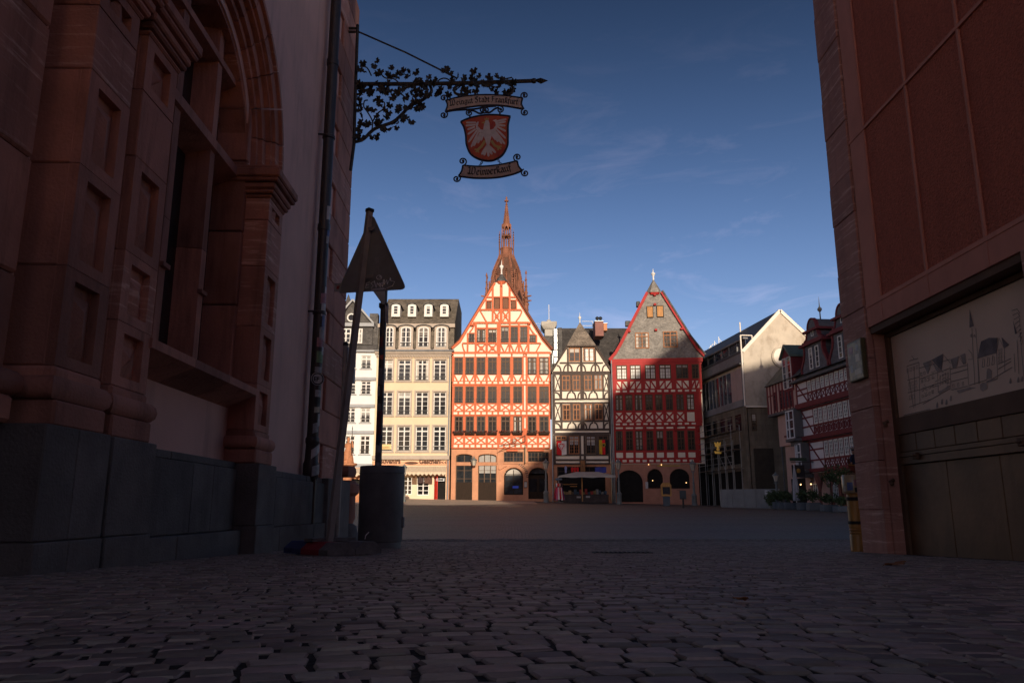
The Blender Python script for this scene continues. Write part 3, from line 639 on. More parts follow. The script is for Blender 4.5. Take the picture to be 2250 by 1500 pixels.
# unseen block added behind the viewer, its outline shaped to cast the shadows
TA = math.tan(SUN_AZ); TE = math.tan(SUN_EL) / math.cos(SUN_AZ); GY = -85.0
def back(x, y, z): return (x + (y - GY) * TA, z + (y - GY) * TE)
GH = thing('unseen_shade_block', 'unseen block added behind the viewer to shade the alley and square', 'building', (0, GY, -.4))
prof_ = [back(-.6, 72, 2.2), back(9.2, 71.5, 10.2), back(16.2, 71, 15.9), back(17.6, 71, 15.9), back(18.3, 63, 11.0), back(24.5, 63, 12.6)]
zflat = back(0, 53.0, .15)[1] + .4
prof_ = [(x, z + .4) for x, z in prof_]
MB().prism([(-30, 0), (70, 0), (70, prof_[-1][1])] + prof_[::-1] + [(prof_[0][0] - .01, zflat), (-30, zflat)], -7, 0).build('wall', STUCS, GH)  # body of the unseen shade block, not a real wall
# ================================================================== HOUSES ROUND THE SQUARE
def faceuv(a, b, base=None):
    Lp = at(*a); Rp = at(*b); mid = (Lp + Rp) / 2
    return Face(Lp, Rp, gz(mid.x, mid.y) - .05 if base is None else base)
class House:
    "timber or stone front measured off an upright plane"
    def __init__(s, F, zm, xc, name, label, cat='house', group=None):
        s.F, s.zm, s.xc = F, zm, xc; s.T = thing(name, label, cat, F.o, F.rz, group)
    def x(s, x, y, zm=None): return s.F(zm or s.zm, x, y)[0]
    def z(s, y, zm=None):
        if zm is None: return s.F(s.zm, s.xc, y)[1]
        u, _ = s.zm(s.xc, 0); _, v = zm(0, y); return s.F.loc(u, v)[1]
    def p(s, x, y, zm=None): return (s.x(x, y, zm), s.z(y, zm))
    def k(s, px, zm=None): return px / (zm or s.zm).k * s.F.o.y / FPX * 1.0
    def beam(s, x0, y0, x1, y1, wpx, m, nm='timber_beam', d=.05, b=0, zm=None, off=0):
        p, q = s.p(x0, y0, zm), s.p(x1, y1, zm)
        return MB().beam(p, q, s.k(wpx, zm), -d - off, b - off).build(nm, m, s.T)
    def curve(s, pts, wpx, m, nm='timber_brace', d=.05, zm=None, off=0):
        P = [s.p(*q, zm) for q in pts]
        if len(P) == 3:
            a, b, c = [Vector(q) for q in P]; P = [tuple((1 - t) ** 2 * a + 2 * t * (1 - t) * (2 * b - (a + c) / 2) + t * t * c) for t in [i / 6 for i in range(7)]]
        return MB().strip(P, s.k(wpx, zm), -d - off, -off).build(nm, m, s.T)
    def rect(s, x0, x1, y0, y1, m, nm, d0=-.05, d1=0, zm=None, b=0):
        ym = (y0 + y1) / 2; a, c = s.x(x0, ym, zm), s.x(x1, ym, zm); z1, z0 = s.z(y0, zm), s.z(y1, zm)
        if nm in ('timber_post', 'timber_beam'):
            jj = WR.uniform(-.014, .014); jk = WR.uniform(-.014, .014)
            q = [(a + jj, z0), (c + jj, z0), (c + jk, z1), (a + jk, z1)] if nm == 'timber_post' else [(a, z0 + jj), (c, z0 + jk), (c, z1 + jk), (a, z1 + jj)]
            return MB().prism(q, d0 + WR.uniform(-.004, .004), d1).build(nm, m, s.T)
        return (MB().cbox(a, c, d0, d1, z0, z1, b) if b else MB().box(a, c, d0, d1, z0, z1)).build(nm, m, s.T)
    def win(s, x0, x1, y0, y1, y=-.04, zm=None, **k):
        ym = (y0 + y1) / 2; return window(s.T, s.x(x0, ym, zm), s.x(x1, ym, zm), s.z(y1, zm), s.z(y0, zm), y, **k)
    def poly(s, pts, y0, y1, m, nm, zm=None): return MB().prism([s.p(*q, zm) for q in pts], y0, y1).build(nm, m, s.T)
def finial(T, x, y, z0, h, m, r=.09):
    return MB().lathe([(r * .8, 0), (r * .6, h * .3), (r * 1.2, h * .42), (r * 1.9, h * .52), (r * 1.7, h * .60), (r * .5, h * .66), (r * .35, h * .8), (.01, h)], 10, (x, y, z0)).build('finial', m, T, True)
ORANGE = mat('orange_timber', (.56, .135, .055), rough=.7, var=.10, scale=3, bump=.1, objvar=.05, dirt=.15)
CREAM = mat('cream_infill', (.76, .68, .55), rough=.9, var=.06, scale=2, bump=.1, dirt=.15, dcol=(.7, .6, .5))
ORSAND = mat('orange_sandstone', (.50, .24, .135), rough=.85, var=.16, scale=1.2, bump=.25, objvar=.05, dirt=.3)
BROWNF = mat('brown_window_frame', (.085, .045, .022), rough=.6, var=.2, bump=.1)
WINBR = mat('red_brown_frame', (.30, .12, .045), rough=.6, var=.2, bump=.1)
SHUT = mat('brown_shutter', (.20, .085, .045), rough=.7, var=.25, scale=4, bump=.3, stretch=(12, 1, .5))
WOODL = mat('light_wood_shutter', (.48, .24, .09), rough=.7, var=.3, scale=4, bump=.3, stretch=(12, 1, .5))
WPAINT = mat('white_paint', (.70, .68, .64), rough=.6, var=.05, bump=.05)
GALV = mat('grey_metal', (.30, .31, .32), rough=.45, var=.15, bump=.05, metal=.6)
DARKIN = mat('dark_interior', (.012, .010, .009), rough=.9, var=.4, bump=0)
DARKW = mat('dark_door_wood', (.030, .019, .013), rough=.75, spec=.12, var=.3, scale=5, bump=.2, stretch=(8, 1, .5))
LGREY = mat('lamp_grey', (.16, .175, .17), rough=.55, var=.15, bump=.1, spec=.4)
LGLASS = mat('lantern_glass', (.45, .40, .32), rough=.3, var=.15, bump=0, spec=.5)

# ---------------------------------------------------------------- orange half-timbered house
Z2, Z6, ZG = Zm(980, 560, 2.68), Zm(980, 560, 6.248), Zm(980, 930, 7.896)
FO = faceuv((988, 950, 72), (1214, 950, 72))
HO = House(FO, Z2, 320, 'half_timbered_house', 'orange half-timbered house with steep cream gable, tallest front in the row')
T = HO.T
# walls: ground floor with openings, timber storeys
def arch_g(x0, x1, yt, yb, ysp):
    ym = (yt + yb) / 2; a, c = HO.x(x0, ym, ZG), HO.x(x1, ym, ZG); z1, z0, zs_ = HO.z(yt, ZG), HO.z(yb, ZG), HO.z(ysp, ZG)
    return archpoly(a, c, z0, z1, z1 - zs_)
def rect_g(x0, x1, yt, yb):
    ym = (yt + yb) / 2; a, c = HO.x(x0, ym, ZG), HO.x(x1, ym, ZG); z1, z0 = HO.z(yt, ZG), HO.z(yb, ZG)
    return [(a, z0), (c, z0), (c, z1), (a, z1)]
gA, gB = arch_g(165, 455, 525, 1345, 570), arch_g(555, 875, 525, 1345, 570)
gC, gD = arch_g(1005, 1340, 765, 1235, 920), arch_g(1428, 1775, 760, 1345, 920)
gE, gF = rect_g(1000, 1340, 490, 665), rect_g(1422, 1785, 490, 660)
xl, xr = HO.x(85, 900, ZG), HO.x(1845, 900, ZG); zt = HO.z(440, ZG)
MB().holed([(xl, -.4), (xr, -.4), (xr, zt), (xl, zt)], [gA, gB, gC, gD, gE, gF], .18, .75).build('ground_floor_wall', ORSAND, T)
MB().box(xl, xr, .75, 8.0, -.4, zt).build('ground_floor_core', DARKIN, T)
for nm, pgn, nx, nz, m_ in (('shop_window', gA, 2, 6, BROWNF), ('shop_window', gB, 3, 6, BROWNF)):
    a, c = pgn[0][0], pgn[1][0]; z1 = max(q[1] for q in pgn); o = window(T, a, c, -.2, z1, .50, nx, nz, BROWNF, fw=.08, bw=.05, mull=.09, name=nm, arch=.25)
    MB().box(a, c, .42, .58, HO.z(725, ZG), HO.z(665, ZG)).build('shop_transom', ORSAND, T)
    MB().box(a + .05, c - .05, .46, .52, -.4, HO.z(1015, ZG)).build('shop_apron', DARKW, T)
window(T, gC[0][0], gC[1][0], gC[0][1], max(q[1] for q in gC), .45, 2, 4, DARKW, fw=.1, bw=.04, transom=3, arch=.9, name='arched_window')
dz = max(q[1] for q in gD)
window(T, gD[0][0], gD[1][0], HO.z(905, ZG), dz, .45, 6, 1, DARKW, fw=.08, bw=.03, mull=.03, arch=.7, name='fanlight')
dr = MB().box(gD[0][0], gD[1][0], .48, .56, -.4, HO.z(905, ZG)).build('door', DARKW, T)
for i in range(2):
    cw = (gD[1][0] - gD[0][0]) / 2; x0 = gD[0][0] + cw * i
    MB().cbox(x0 + .12, x0 + cw - .12, .455, .49, HO.z(1180, ZG), HO.z(955, ZG), .02).build('door_light', GLASS, dr); MB().cbox(x0 + .12, x0 + cw - .12, .455, .49, HO.z(1290, ZG), HO.z(1205, ZG), .02).build('door_panel', DARKW, dr)
MB().box(gD[0][0] - .1, gD[1][0] + .1, .10, .45, -.4, -.4 + .62).build('door_step', ORSAND, T)
window(T, gE[0][0], gE[1][0], gE[0][1], gE[2][1], .30, 6, 2, BROWNF, fw=.07, mull=.12, bw=.04); window(T, gF[0][0], gF[1][0], gF[0][1], gF[2][1], .30, 6, 2, BROWNF, fw=.07, mull=.12, bw=.04)
HO.rect(1050, 1245, 448, 482, ORANGE, 'timber_beam', -.05, .2, ZG); HO.rect(1415, 1700, 448, 482, ORANGE, 'timber_beam', -.05, .2, ZG)
HO.rect(995, 1360, 668, 700, ORSAND, 'stone_sill', .08, .3, ZG, .02); HO.rect(1415, 1790, 662, 694, ORSAND, 'stone_sill', .08, .3, ZG, .02)
HO.rect(1350, 1412, 415, 690, ORSAND, 'stone_pier', .04, .3, ZG, .02); HO.rect(890, 985, 430, 700, ORSAND, 'stone_pier', .05, .3, ZG, .02)
HO.poly([(900, 700), (985, 700), (1060, 735), (940, 800), (905, 790)], .0, .25, ORSAND, 'stone_bracket', ZG)
HO.poly([(920, 860), (980, 850), (985, 960), (960, 1010), (920, 990)], .12, .25, ORSAND, 'carved_relief', ZG)
MB().strip([(x, z + .0) for x, z in archpoly(gC[0][0] - .14, gC[1][0] + .14, gC[0][1], max(q[1] for q in gC) + .14, .95)[2:]], .22, .10, .2).build('stone_arch', ORSAND, T)
MB().strip([(x, z + .0) for x, z in archpoly(gD[0][0] - .14, gD[1][0] + .14, 0, dz + .14, .95)[2:]], .22, .10, .2).build('stone_arch', ORSAND, T)
MB().holed([(HO.x(1352, 1050, ZG), HO.z(1115, ZG)), (HO.x(1410, 1050, ZG), HO.z(1115, ZG)), (HO.x(1410, 1050, ZG), HO.z(1000, ZG)), (HO.x(1352, 1050, ZG), HO.z(1000, ZG))], [[(HO.x(1358, 1050, ZG), HO.z(1103, ZG)), (HO.x(1404, 1050, ZG), HO.z(1103, ZG)), (HO.x(1404, 1050, ZG), HO.z(1012, ZG)), (HO.x(1358, 1050, ZG), HO.z(1012, ZG))]], .10, .18).build('menu_case', DARKW, T)
HO.rect(1358, 1404, 1012, 1103, mat('menu_paper', (.5, .5, .48), var=.3, scale=25, bump=0), 'menu_sheet', .15, .17, ZG)
NEON = mat('blue_neon_sign', (.04, .07, .4), emit=.12, bump=0, var=0)
HO.rect(1155, 1258, 1080, 1120, NEON, 'window_sign', .40, .43, ZG)
# graffiti-like carved letters round the arch
gcx, gcz = (gC[0][0] + gC[1][0]) / 2, HO.z(925, ZG)
for i in range(9):
    a = R(64 - 8 * i); r_ = 1.12 * (gC[1][0] - gC[0][0]) / 2 + .18
    p = Vector((gcx + r_ * math.cos(a), gcz + r_ * math.sin(a))); q = p + Vector((math.cos(a), math.sin(a))) * .2; n = Vector((-math.sin(a), math.cos(a))) * .07
    MB().beam(tuple(p), tuple(q), .04, .085, .12).beam(tuple(p + n), tuple(q - n), .035, .083, .12).build('arch_letter', IRON, T)
# timber storeys body
zj = HO.z(1135); ztop = HO.z(580)
wx0, wx1 = HO.x(36, 850), HO.x(613, 850)
yl, yr = -.02, 9
HO_OUT = [(85, 1345), (80, 1300), (190, 1180), (668, 378), (848, 385), (1330, 1150), (1450, 1300), (1452, 1345)]
gp = [HO.p(*q, Z6) for q in HO_OUT]
MB().prism([(wx0, zj), (wx1, zj), (wx1, ztop)] + gp[::-1] + [(wx0, ztop)], 0, .3).build('infill_wall', CREAM, T)
MB().box(wx0, wx1, .3, 9, zj, ztop).build('core', CREAM, T)
# roof behind the gable
za = gp[3][1] + .55; cx_ = (gp[3][0] + gp[4][0]) / 2
MB().prism([gp[1], gp[2], (gp[3][0] - .05, gp[3][1]), (cx_, gp[3][1] + .05), (gp[4][0] + .05, gp[4][1]), gp[5], gp[6]], .32, 9).build('roof', SLATE, T)
# verge boards
def verge(H, pts, wpx, m, zm, y0=-.28, y1=.35): 
    return MB().strip([H.p(*q, zm) for q in pts], H.k(wpx, zm), y0, y1).build('verge_board', m, H.T)
ORD = mat('verge_brown', (.16, .06, .035), var=.2, bump=.1)
verge(HO, [(80, 1285), (190, 1190), (668, 385)], 34, ORANGE, Z6, -.22, .3); verge(HO, [(848, 388), (1330, 1165), (1448, 1300)], 34, ORANGE, Z6, -.10, .3); verge(HO, [(852, 372), (1336, 1148), (1462, 1300)], 26, ORD, Z6, -.34, .3); verge(HO, [(70, 1275), (182, 1172), (662, 372)], 10, ORD, Z6, -.3, .3)
# little hipped cap
hx0, hx1, hz, hxc, hza = HO.x(668, 360, Z6), HO.x(838, 360, Z6), HO.z(368, Z6), HO.x(762, 300, Z6), HO.z(245, Z6)
MB().lathe([((hx1 - hx0) / 2 * 1.08, hz), ((hx1 - hx0) / 2 * 1.02, hz + .1), (.03, hza)], 6, (hxc, .25, 0)).build('cap_roof', SLATE, T)
MB().lathe([((hx1 - hx0) / 2 * .8, hz - .22), ((hx1 - hx0) / 2 * 1.05, hz - .02), ((hx1 - hx0) / 2 * 1.05, hz - .002)], 6, (hxc, .25, 0)).build('cap_cornice', ORANGE, T)
finial(T, hxc, .25, hza - .1, HO.z(60, Z6) - hza + .1, WPAINT, .11)
HO.rect(750, 775, 375, 440, ORANGE, 'hanging_boss', -.3, 0, Z6, .02)
COLS = [(50, 100), (115, 165), (180, 232), (247, 299), (323, 378), (396, 448), (481, 533), (549, 605)]
POST = [(36, 50)] + [(COLS[i][1], COLS[i + 1][0]) for i in range(7)] + [(605, 613)]
for (wy0, wy1, py0, py1, sy0, sy1, jet, kind) in ((605, 705, 708, 742, 748, 760, .10, 'V'), (775, 872, 880, 917, 925, 940, .06, 'X'), (950, 1062, 1073, 1110, 1118, 1132, .0, 'X')):
    base = [k_ for k_ in T.children]
    for (a, b_) in POST: HO.rect(a, b_, wy0 - 10, sy0 - 2, ORANGE, 'timber_post', -.055 - jet, 0)
    HO.rect(36, 613, wy0 - 12, wy0 - 1, ORANGE, 'timber_beam', -.065 - jet, 0); HO.rect(36, 613, wy1 + 1, py0, ORANGE, 'timber_beam', -.065 - jet, 0)
    HO.rect(36, 613, py1, sy0 - .5, ORANGE, 'timber_beam', -.07 - jet, 0); HO.rect(36, 613, sy1 - 1, sy1 + 6, ORANGE, 'timber_beam', -.075 - jet, 0)
    for i, (a, b_) in enumerate(COLS):
        HO.rect(a - 1, b_ + 1, py0 - 1, py1 + 1, CREAM, 'infill_panel', -.03 - jet, 0)
        if kind == 'X':
            HO.beam(a + 2, py0, b_ - 2, py1, 9, ORANGE, 'timber_brace', .052 + jet); HO.beam(a + 2, py1, b_ - 2, py0, 9, ORANGE, 'timber_brace', .049 + jet)
        else:
            c = (a + b_) / 2; HO.beam(a - 1, py0, a + 16, py1, 9, ORANGE, 'timber_brace', .052 + jet); HO.beam(b_ + 1, py0, b_ - 16, py1, 9, ORANGE, 'timber_brace', .049 + jet)
        HO.win(a + .5, b_ - .5, wy0, wy1, -.085 - jet, nx=4, nz=4, transom=3, fr=BROWNF, fw=.10, mull=.11, bw=.016, dep=.06, rail=True)
    for i in range(17):
        a = 45 + i * 33.5; HO.rect(a, a + 22, sy0 - 1, sy1, CREAM, 'joist_infill', -.045 - jet, 0)
    MB().box(wx0, wx1, -jet - .02, .0, HO.z(sy1 + 6), HO.z(wy0 - 12)).build('storey_wall', ORANGE, T)
HO.rect(458, 468, 590, 735, CREAM, 'infill_panel', -.16, -.1); HO.rect(460, 468, 770, 915, CREAM, 'infill_panel', -.125, -.06); HO.rect(461, 469, 960, 1020, CREAM, 'infill_panel', -.07, 0)
for i, (a, b_) in enumerate(COLS): HO.rect(a - 4, b_ + 4, 585, 601, CREAM, 'infill_panel', -.17, -.1)
HO.rect(33, 616, 572, 585, ORANGE, 'timber_beam', -.19, 0)
# gable timbers
for y0, y1, x0, x1 in ((1338, 1370, 95, 1440), (1204, 1222, 225, 1300), (920, 945, 372, 1140), (748, 768, 465, 1035), (575, 593, 565, 955), (1000, 1020, 425, 700), (968, 988, 750, 1120)):
    HO.rect(x0, x1, y0, y1, ORANGE, 'timber_beam', -.15, 0, Z6)
for x0, x1, y0, y1 in ((285, 308, 1075, 1340), (395, 424, 945, 1340), (545, 577, 930, 1340), (698, 752, 930, 1340), (860, 887, 930, 1340), (988, 1016, 935, 1340), (1118, 1146, 935, 1340), (1232, 1252, 1100, 1210), (628, 654, 400, 920), (740, 776, 380, 920), (860, 888, 410, 920), (545, 560, 610, 755), (958, 974, 620, 750)):
    HO.rect(x0, x1, y0, y1, ORANGE, 'timber_post', -.145, 0, Z6)
for a in ((312, 1070, 392, 1082), (1146, 1088, 1232, 1102), (556, 625, 630, 640), (888, 618, 962, 632)): HO.rect(a[0], a[2], a[1], a[3], ORANGE, 'timber_beam', -.14, 0, Z6)
for pts in (((470, 770), (515, 850), (556, 920)), ((1040, 765), (1020, 830), (960, 915)), ((225, 1220), (240, 1290), (268, 1340)), ((1300, 1215), (1270, 1270), (1235, 1335)), ((392, 950), (365, 1010), (325, 1062)), ((1146, 985), (1175, 1040), (1215, 1090))):
    HO.curve(pts, 18, ORANGE, d=.13, zm=Z6)
for x0, x1, y0, y1 in ((655, 740, 770, 920), (776, 860, 768, 918), (425, 545, 1222, 1340), (578, 698, 1222, 1340)):
    xc, yc = (x0 + x1) / 2, (y0 + y1) / 2
    HO.curve(((x0, y0), (xc, yc), (x1, y1)), 17, ORANGE, d=.13, zm=Z6); HO.curve(((x1, y0), (xc, yc), (x0, y1)), 17, ORANGE, d=.128, zm=Z6)
    MB().lathe([(.02, 0), (.20, .01), (.20, .05), (.02, .055)], 8, (0, 0, 0)).build('carved_rosette', ORANGE, T).matrix_local = Matrix.Translation((HO.x(xc, yc, Z6), -.09, HO.z(yc, Z6))) @ Matrix.Rotation(R(90), 4, 'X')
for x0, x1 in ((748, 862), (885, 990), (1014, 1120)):
    xc = (x0 + x1) / 2; HO.beam(x0, 1225, xc - 5, 1338, 17, ORANGE, 'timber_brace', .13, zm=Z6); HO.beam(x1, 1225, xc + 5, 1338, 17, ORANGE, 'timber_brace', .127, zm=Z6)
for x0, x1, y0, y1, nx, nz in ((315, 390, 1082, 1202, 2, 2), (428, 540, 1030, 1200, 4, 4), (580, 692, 1026, 1200, 4, 4), (757, 857, 994, 1208, 4, 4), (888, 986, 990, 1206, 4, 4), (1020, 1116, 990, 1202, 4, 4), (1150, 1230, 1102, 1204, 2, 2)):
    HO.win(x0, x1, y0, y1, -.13, Z6, nx=nx, nz=nz, fr=BROWNF, fw=.08, mull=.09, bw=.016, rail=True)
for x0, x1, y0, y1 in ((560, 623, 640, 755), (658, 738, 597, 752), (778, 858, 595, 748), (892, 958, 632, 746)):
    HO.rect(x0, x1, y0, y1, DARKW, 'shutter_frame', -.12, 0, Z6); n = 4
    for i in range(n): HO.rect(x0 + 7 + (x1 - x0 - 14) * i / n + 1, x0 + 7 + (x1 - x0 - 14) * (i + 1) / n - 1, y0 + 8, y1 - 8, SHUT, 'shutter_board', -.14, -.1, Z6)
for x, y in ((358, 965), (1140, 945)): HO.rect(x - 22, x + 22, y - 14, y + 14, ORANGE, 'purlin_end', -.35, 0, Z6, .03)
MB().strip([HO.p(1480, 1320, Z6), HO.p(1465, 1400, Z6), HO.p(1462, 1500, Z6)], .09, -.3, -.2).build('rain_pipe', GALV, T)
# flower boxes
FLW = mat('box_flowers', (.09, .025, .02), rough=.9, var=.5, scale=12, bump=.3)
for a, b_ in COLS:
    k = MB(); ra = random.Random(int(a)); xa, xb = HO.x(a - 3, 1052), HO.x(b_ + 1, 1052); zz = HO.z(1058)
    k.cbox(xa, xb, -.42, -.2, zz, zz + .2, .02).build('flower_box', DARKW, T); k = MB()
    for i in range(26):
        c = Vector((ra.uniform(xa - .1, xb + .05), ra.uniform(-.46, -.2), zz + ra.uniform(.05, .36))); d = Vector((ra.uniform(-1, 1), ra.uniform(-1, 1), ra.uniform(-.6, 1))).normalized() * .1; e = d.cross(Vector((0, 1, .3))).normalized() * .06
        k.add([c - d, c + e, c + d, c - e], [(0, 1, 2, 3)])
    k.build('box_plants', FLW, T)['kind'] = 'stuff'
# projecting inn sign of the orange house
IS = thing('iron_inn_bracket', 'black iron bracket with hanging inn board on the orange timber house', 'sign', FO.o + FO.ex * HO.x(1370, 250, ZG) + Vector((0, -.1, HO.z(330, ZG))), FO.rz)
MB().tube([(0, 0, .7), (0, 0, -.9)], .04, 6).build('wall_rod', WIRON, IS); MB().tube([(0, 0, .05), (-1.6, -1.2, -.30), (-2.4, -1.8, -.52)], .03, 6).build('arm', WIRON, IS); MB().tube([(0, -.02, .6), (-1.2, -.9, .18), (-2.2, -1.65, -.42)], .022, 6).build('stay', WIRON, IS)
k = MB(); k.tube([(-1.0 + .22 * math.cos(t * .5) * (1 - t / 26), -.75, .0 + .22 * math.sin(t * .5) * (1 - t / 26)) for t in range(24)], .018, 5); k.build('scroll', WIRON, IS)
MB().box(-.03, .03, -.4, -.05, -1.9, -.35).build('hanging_board', mat('green_board', (.10, .14, .10), var=.3), IS); MB().box(-.032, .2, -.06, -.04, -.2, .05).build('red_banner', mat('banner_red', (.6, .08, .03)), IS)
# wall lantern
def lantern(T, x, y, z, s=1.0, lit=False, gm=None):
    h = .62 * s; g = MB().lathe([(.13 * s, 0), (.24 * s, h * .75)], 6, (x, y, z)).build('lantern_glass', gm or LGLASS, T)
    k = MB()
    for i in range(6):
        a = R(60 * i); k.tube([(x + .132 * s * math.cos(a), y + .132 * s * math.sin(a), z), (x + .244 * s * math.cos(a), y + .244 * s * math.sin(a), z + h * .75)], .014 * s, 4)
    k.build('lantern_bars', LGREY, g)
    MB().lathe([(.31 * s, h * .75), (.30 * s, h * .79), (.16 * s, h * 1.02), (.09 * s, h * 1.06), (.09 * s, h * 1.14), (.04 * s, h * 1.18), (.045 * s, h * 1.25), (.005, h * 1.36)], 12, (x, y, z)).build('lantern_roof', LGREY, T, True)
    return g
WL = thing('wall_lantern', 'grey wall lantern between the two shop arches of the orange house', 'lamp', FO.o + FO.ex * HO.x(490, 660, ZG) + Vector((0, -.55, HO.z(735, ZG))), FO.rz)
lantern(WL, 0, 0, 0, 1.0); MB().tube([(-.1, .8, .25), (-.35, .5, .55), (-.2, .1, .75), (0, 0, .86)], .022, 6).build('bracket_arm', LGREY, WL)
def street_lamp(label, p, hgt, s=1.0, group='grey street lamps in the square'):
    t = thing('street_lamp', label, 'lamp', p, 0, group)
    MB().lathe([(.26 * s, 0), (.26 * s, .12), (.21 * s, .16), (.21 * s, .8), (.25 * s, .85), (.16 * s, 1.0), (.12 * s, 1.05)], 8, (0, 0, 0)).build('pedestal', LGREY, t, True)
    MB().lathe([(.105 * s, 1.0), (.085 * s, 1.9), (.11 * s, 1.95), (.07 * s, 2.0), (.05 * s, hgt - .75)], 10, (0, 0, 0)).build('post', LGREY, t, True)
    k = MB()
    for i in range(4): a = R(45 + 90 * i); k.tube([(0, 0, hgt - .95), (.2 * s * math.cos(a), .2 * s * math.sin(a), hgt - .85), (.17 * s * math.cos(a), .17 * s * math.sin(a), hgt - .7)], .018, 5)
    k.build('lantern_cradle', LGREY, t); lantern(t, 0, 0, hgt - .7, s * 1.05); return t
def lamp_at(label, u, vb, d, vt, s=1.0):
    p = at(u, vb, d); p.z = gz(p.x, p.y) - .03; top = at(u, vt, d).z; street_lamp(label, p, (top - p.z) / 1.06 - .1, s)
lamp_at('grey street lamp with square lantern between orange and grey houses', 1200, 1105, 68, 1003, 1.0)
lamp_at('grey street lamp beside the market parasol and arched red house door', 1361, 1106, 67.5, 1003, 1.0)
lamp_at('street lamp before the red house at its right end', 1526, 1106, 68, 1006, 1.05)
lamp_at('street lamp rising behind the litter bin before the souvenir shop', 886, 1105, 62, 1010, .8)

# ---------------------------------------------------------------- beige souvenir house
Z1, ZS = Zm(740, 640, 3.126), Zm(800, 1000, 11.25)
BEIGE = mat('cream_render', (.69, .54, .37), rough=.9, var=.05, scale=1.2, bump=.1, dirt=.12, dcol=(.7, .6, .5))
FB = faceuv((828, 950, 72.1), (987, 950, 72.1)); HB = House(FB, Z1, 540, 'souvenir_house', 'cream rendered house with slate mansard roof, dormers and souvenir shop')
T = HB.T; bx0, bx1 = HB.x(262, 700), HB.x(782, 700)
BC = [(306, 390), (428, 513), (550, 635), (672, 757)]; BRW = [(470, 612), (690, 848), (925, 1094)]
holes = []
for y0, y1 in BRW:
    for a, b_ in BC:
        ym = (y0 + y1) / 2; sh = (ym - 780) * -.006
        holes.append([(HB.x(a - 8 + sh, ym), HB.z(y1)), (HB.x(b_ - 8 + sh, ym), HB.z(y1)), (HB.x(b_ - 8 + sh, ym), HB.z(y0)), (HB.x(a - 8 + sh, ym), HB.z(y0))])
zb0, zb1 = HB.z(1130), HB.z(440)
MB().holed([(bx0, zb0), (bx1, zb0), (bx1, zb1), (bx0, zb1)], holes, 0, .4).build('wall', BEIGE, T)
MB().box(bx0, bx1, .6, 10, -.3, zb1).build('core', DARKIN, T)
for h in holes:
    x0, x1, z0, z1 = h[0][0], h[1][0], h[0][1], h[2][1]
    window(T, x0, x1, z0, z1, .16, 2, 5, WPAINT, fw=.075, mull=.11, bw=.03, transom=4, rail=True)
    MB().holed([(x0 - .15, z0 - .1), (x1 + .15, z0 - .1), (x1 + .15, z1 + .15), (x0 - .15, z1 + .15)], [[(x0, z0), (x1, z0), (x1, z1), (x0, z1)]], -.07, .02).build('window_surround', STONEG, T)
    MB().box(x0 - .2, x1 + .2, -.13, .05, z0 - .17, z0 - .102).build('sill', STONEG, T)
MB().box(bx0 - .05, bx1 + .05, -.25, .1, zb1 - .02, zb1 + .14).box(bx0 - .08, bx1 + .08, -.45, .1, zb1 + .14, zb1 + .32).build('eaves_cornice', STONEG, T)
n = 46
k = MB()
for i in range(n): xx = bx0 + (bx1 - bx0) * (i + .2) / n; k.box(xx, xx + .1, -.20, .05, zb1 - .2, zb1 - .03)
k.build('dentil_row', STONEG, T)['kind'] = 'stuff'
BSLATE = mat('brown_mansard_slate', (.165, .138, .108), rough=.8, var=.4, scale=1.6, kind='slate', bs=3.6, bump=.6)
# mansard roof: eave skirt, steep slope, cornice, upper slope
ze = zb1 + .32; z_s = HB.z(385); z_c = HB.z(232); z_c2 = HB.z(212)
prof = [(-.5, ze), (.55, z_s + .1), (.85, z_c), (1.0, z_c2)]
dR = 6.0; zr = at(940, 657, 72.1 + dR).z - FB.o.z
prof += [(dR, zr), (11, zr - .2), (11.2, ze)]
sx0, sx1 = HB.x(275, 300), HB.x(803, 300)
MB().prismv([(sx0, y, z) for y, z in prof], (sx1 - sx0, 0, 0)).build('mansard_roof', BSLATE, T)
MB().box(sx0 - .05, sx1 + .06, .55, .95, z_c - .08, z_c2).build('roof_cornice', STONEG, T)
MB().tube([(sx0 - .1, -.52, ze + .05), (sx1 + .12, -.52, ze + .05)], .09, 8).build('gutter', GALV, T)
for (a, b_) in ((333, 393), (437, 515), (558, 635), (682, 757)):
    x0, x1, z0, z1 = HB.x(a - 3, 310), HB.x(b_, 310), HB.z(388), HB.z(243); kx = .0
    dm = MB().prism(archpoly(x0 - .12, x1 + .12, z0 - .1, z1 + .12, .22), .08, 1.6).build('dormer', STONEG, T)
    MB().strip([(x, z) for x, z in archpoly(x0 - .22, x1 + .22, z0, z1 + .2, .3)[2:]], .09, -.05, 1.7).build('dormer_roof', SLATE, dm)
    window(dm, x0 + .06, x1 - .06, z0 + .08, z1, .02, 2, 4, WPAINT, fw=.1, mull=.12, bw=.04, arch=.2, rail=True)
    MB().box(x0 - .2, x1 + .2, -.06, .2, z0 - .18, z0 - .1).build('dormer_sill', STONEG, dm)
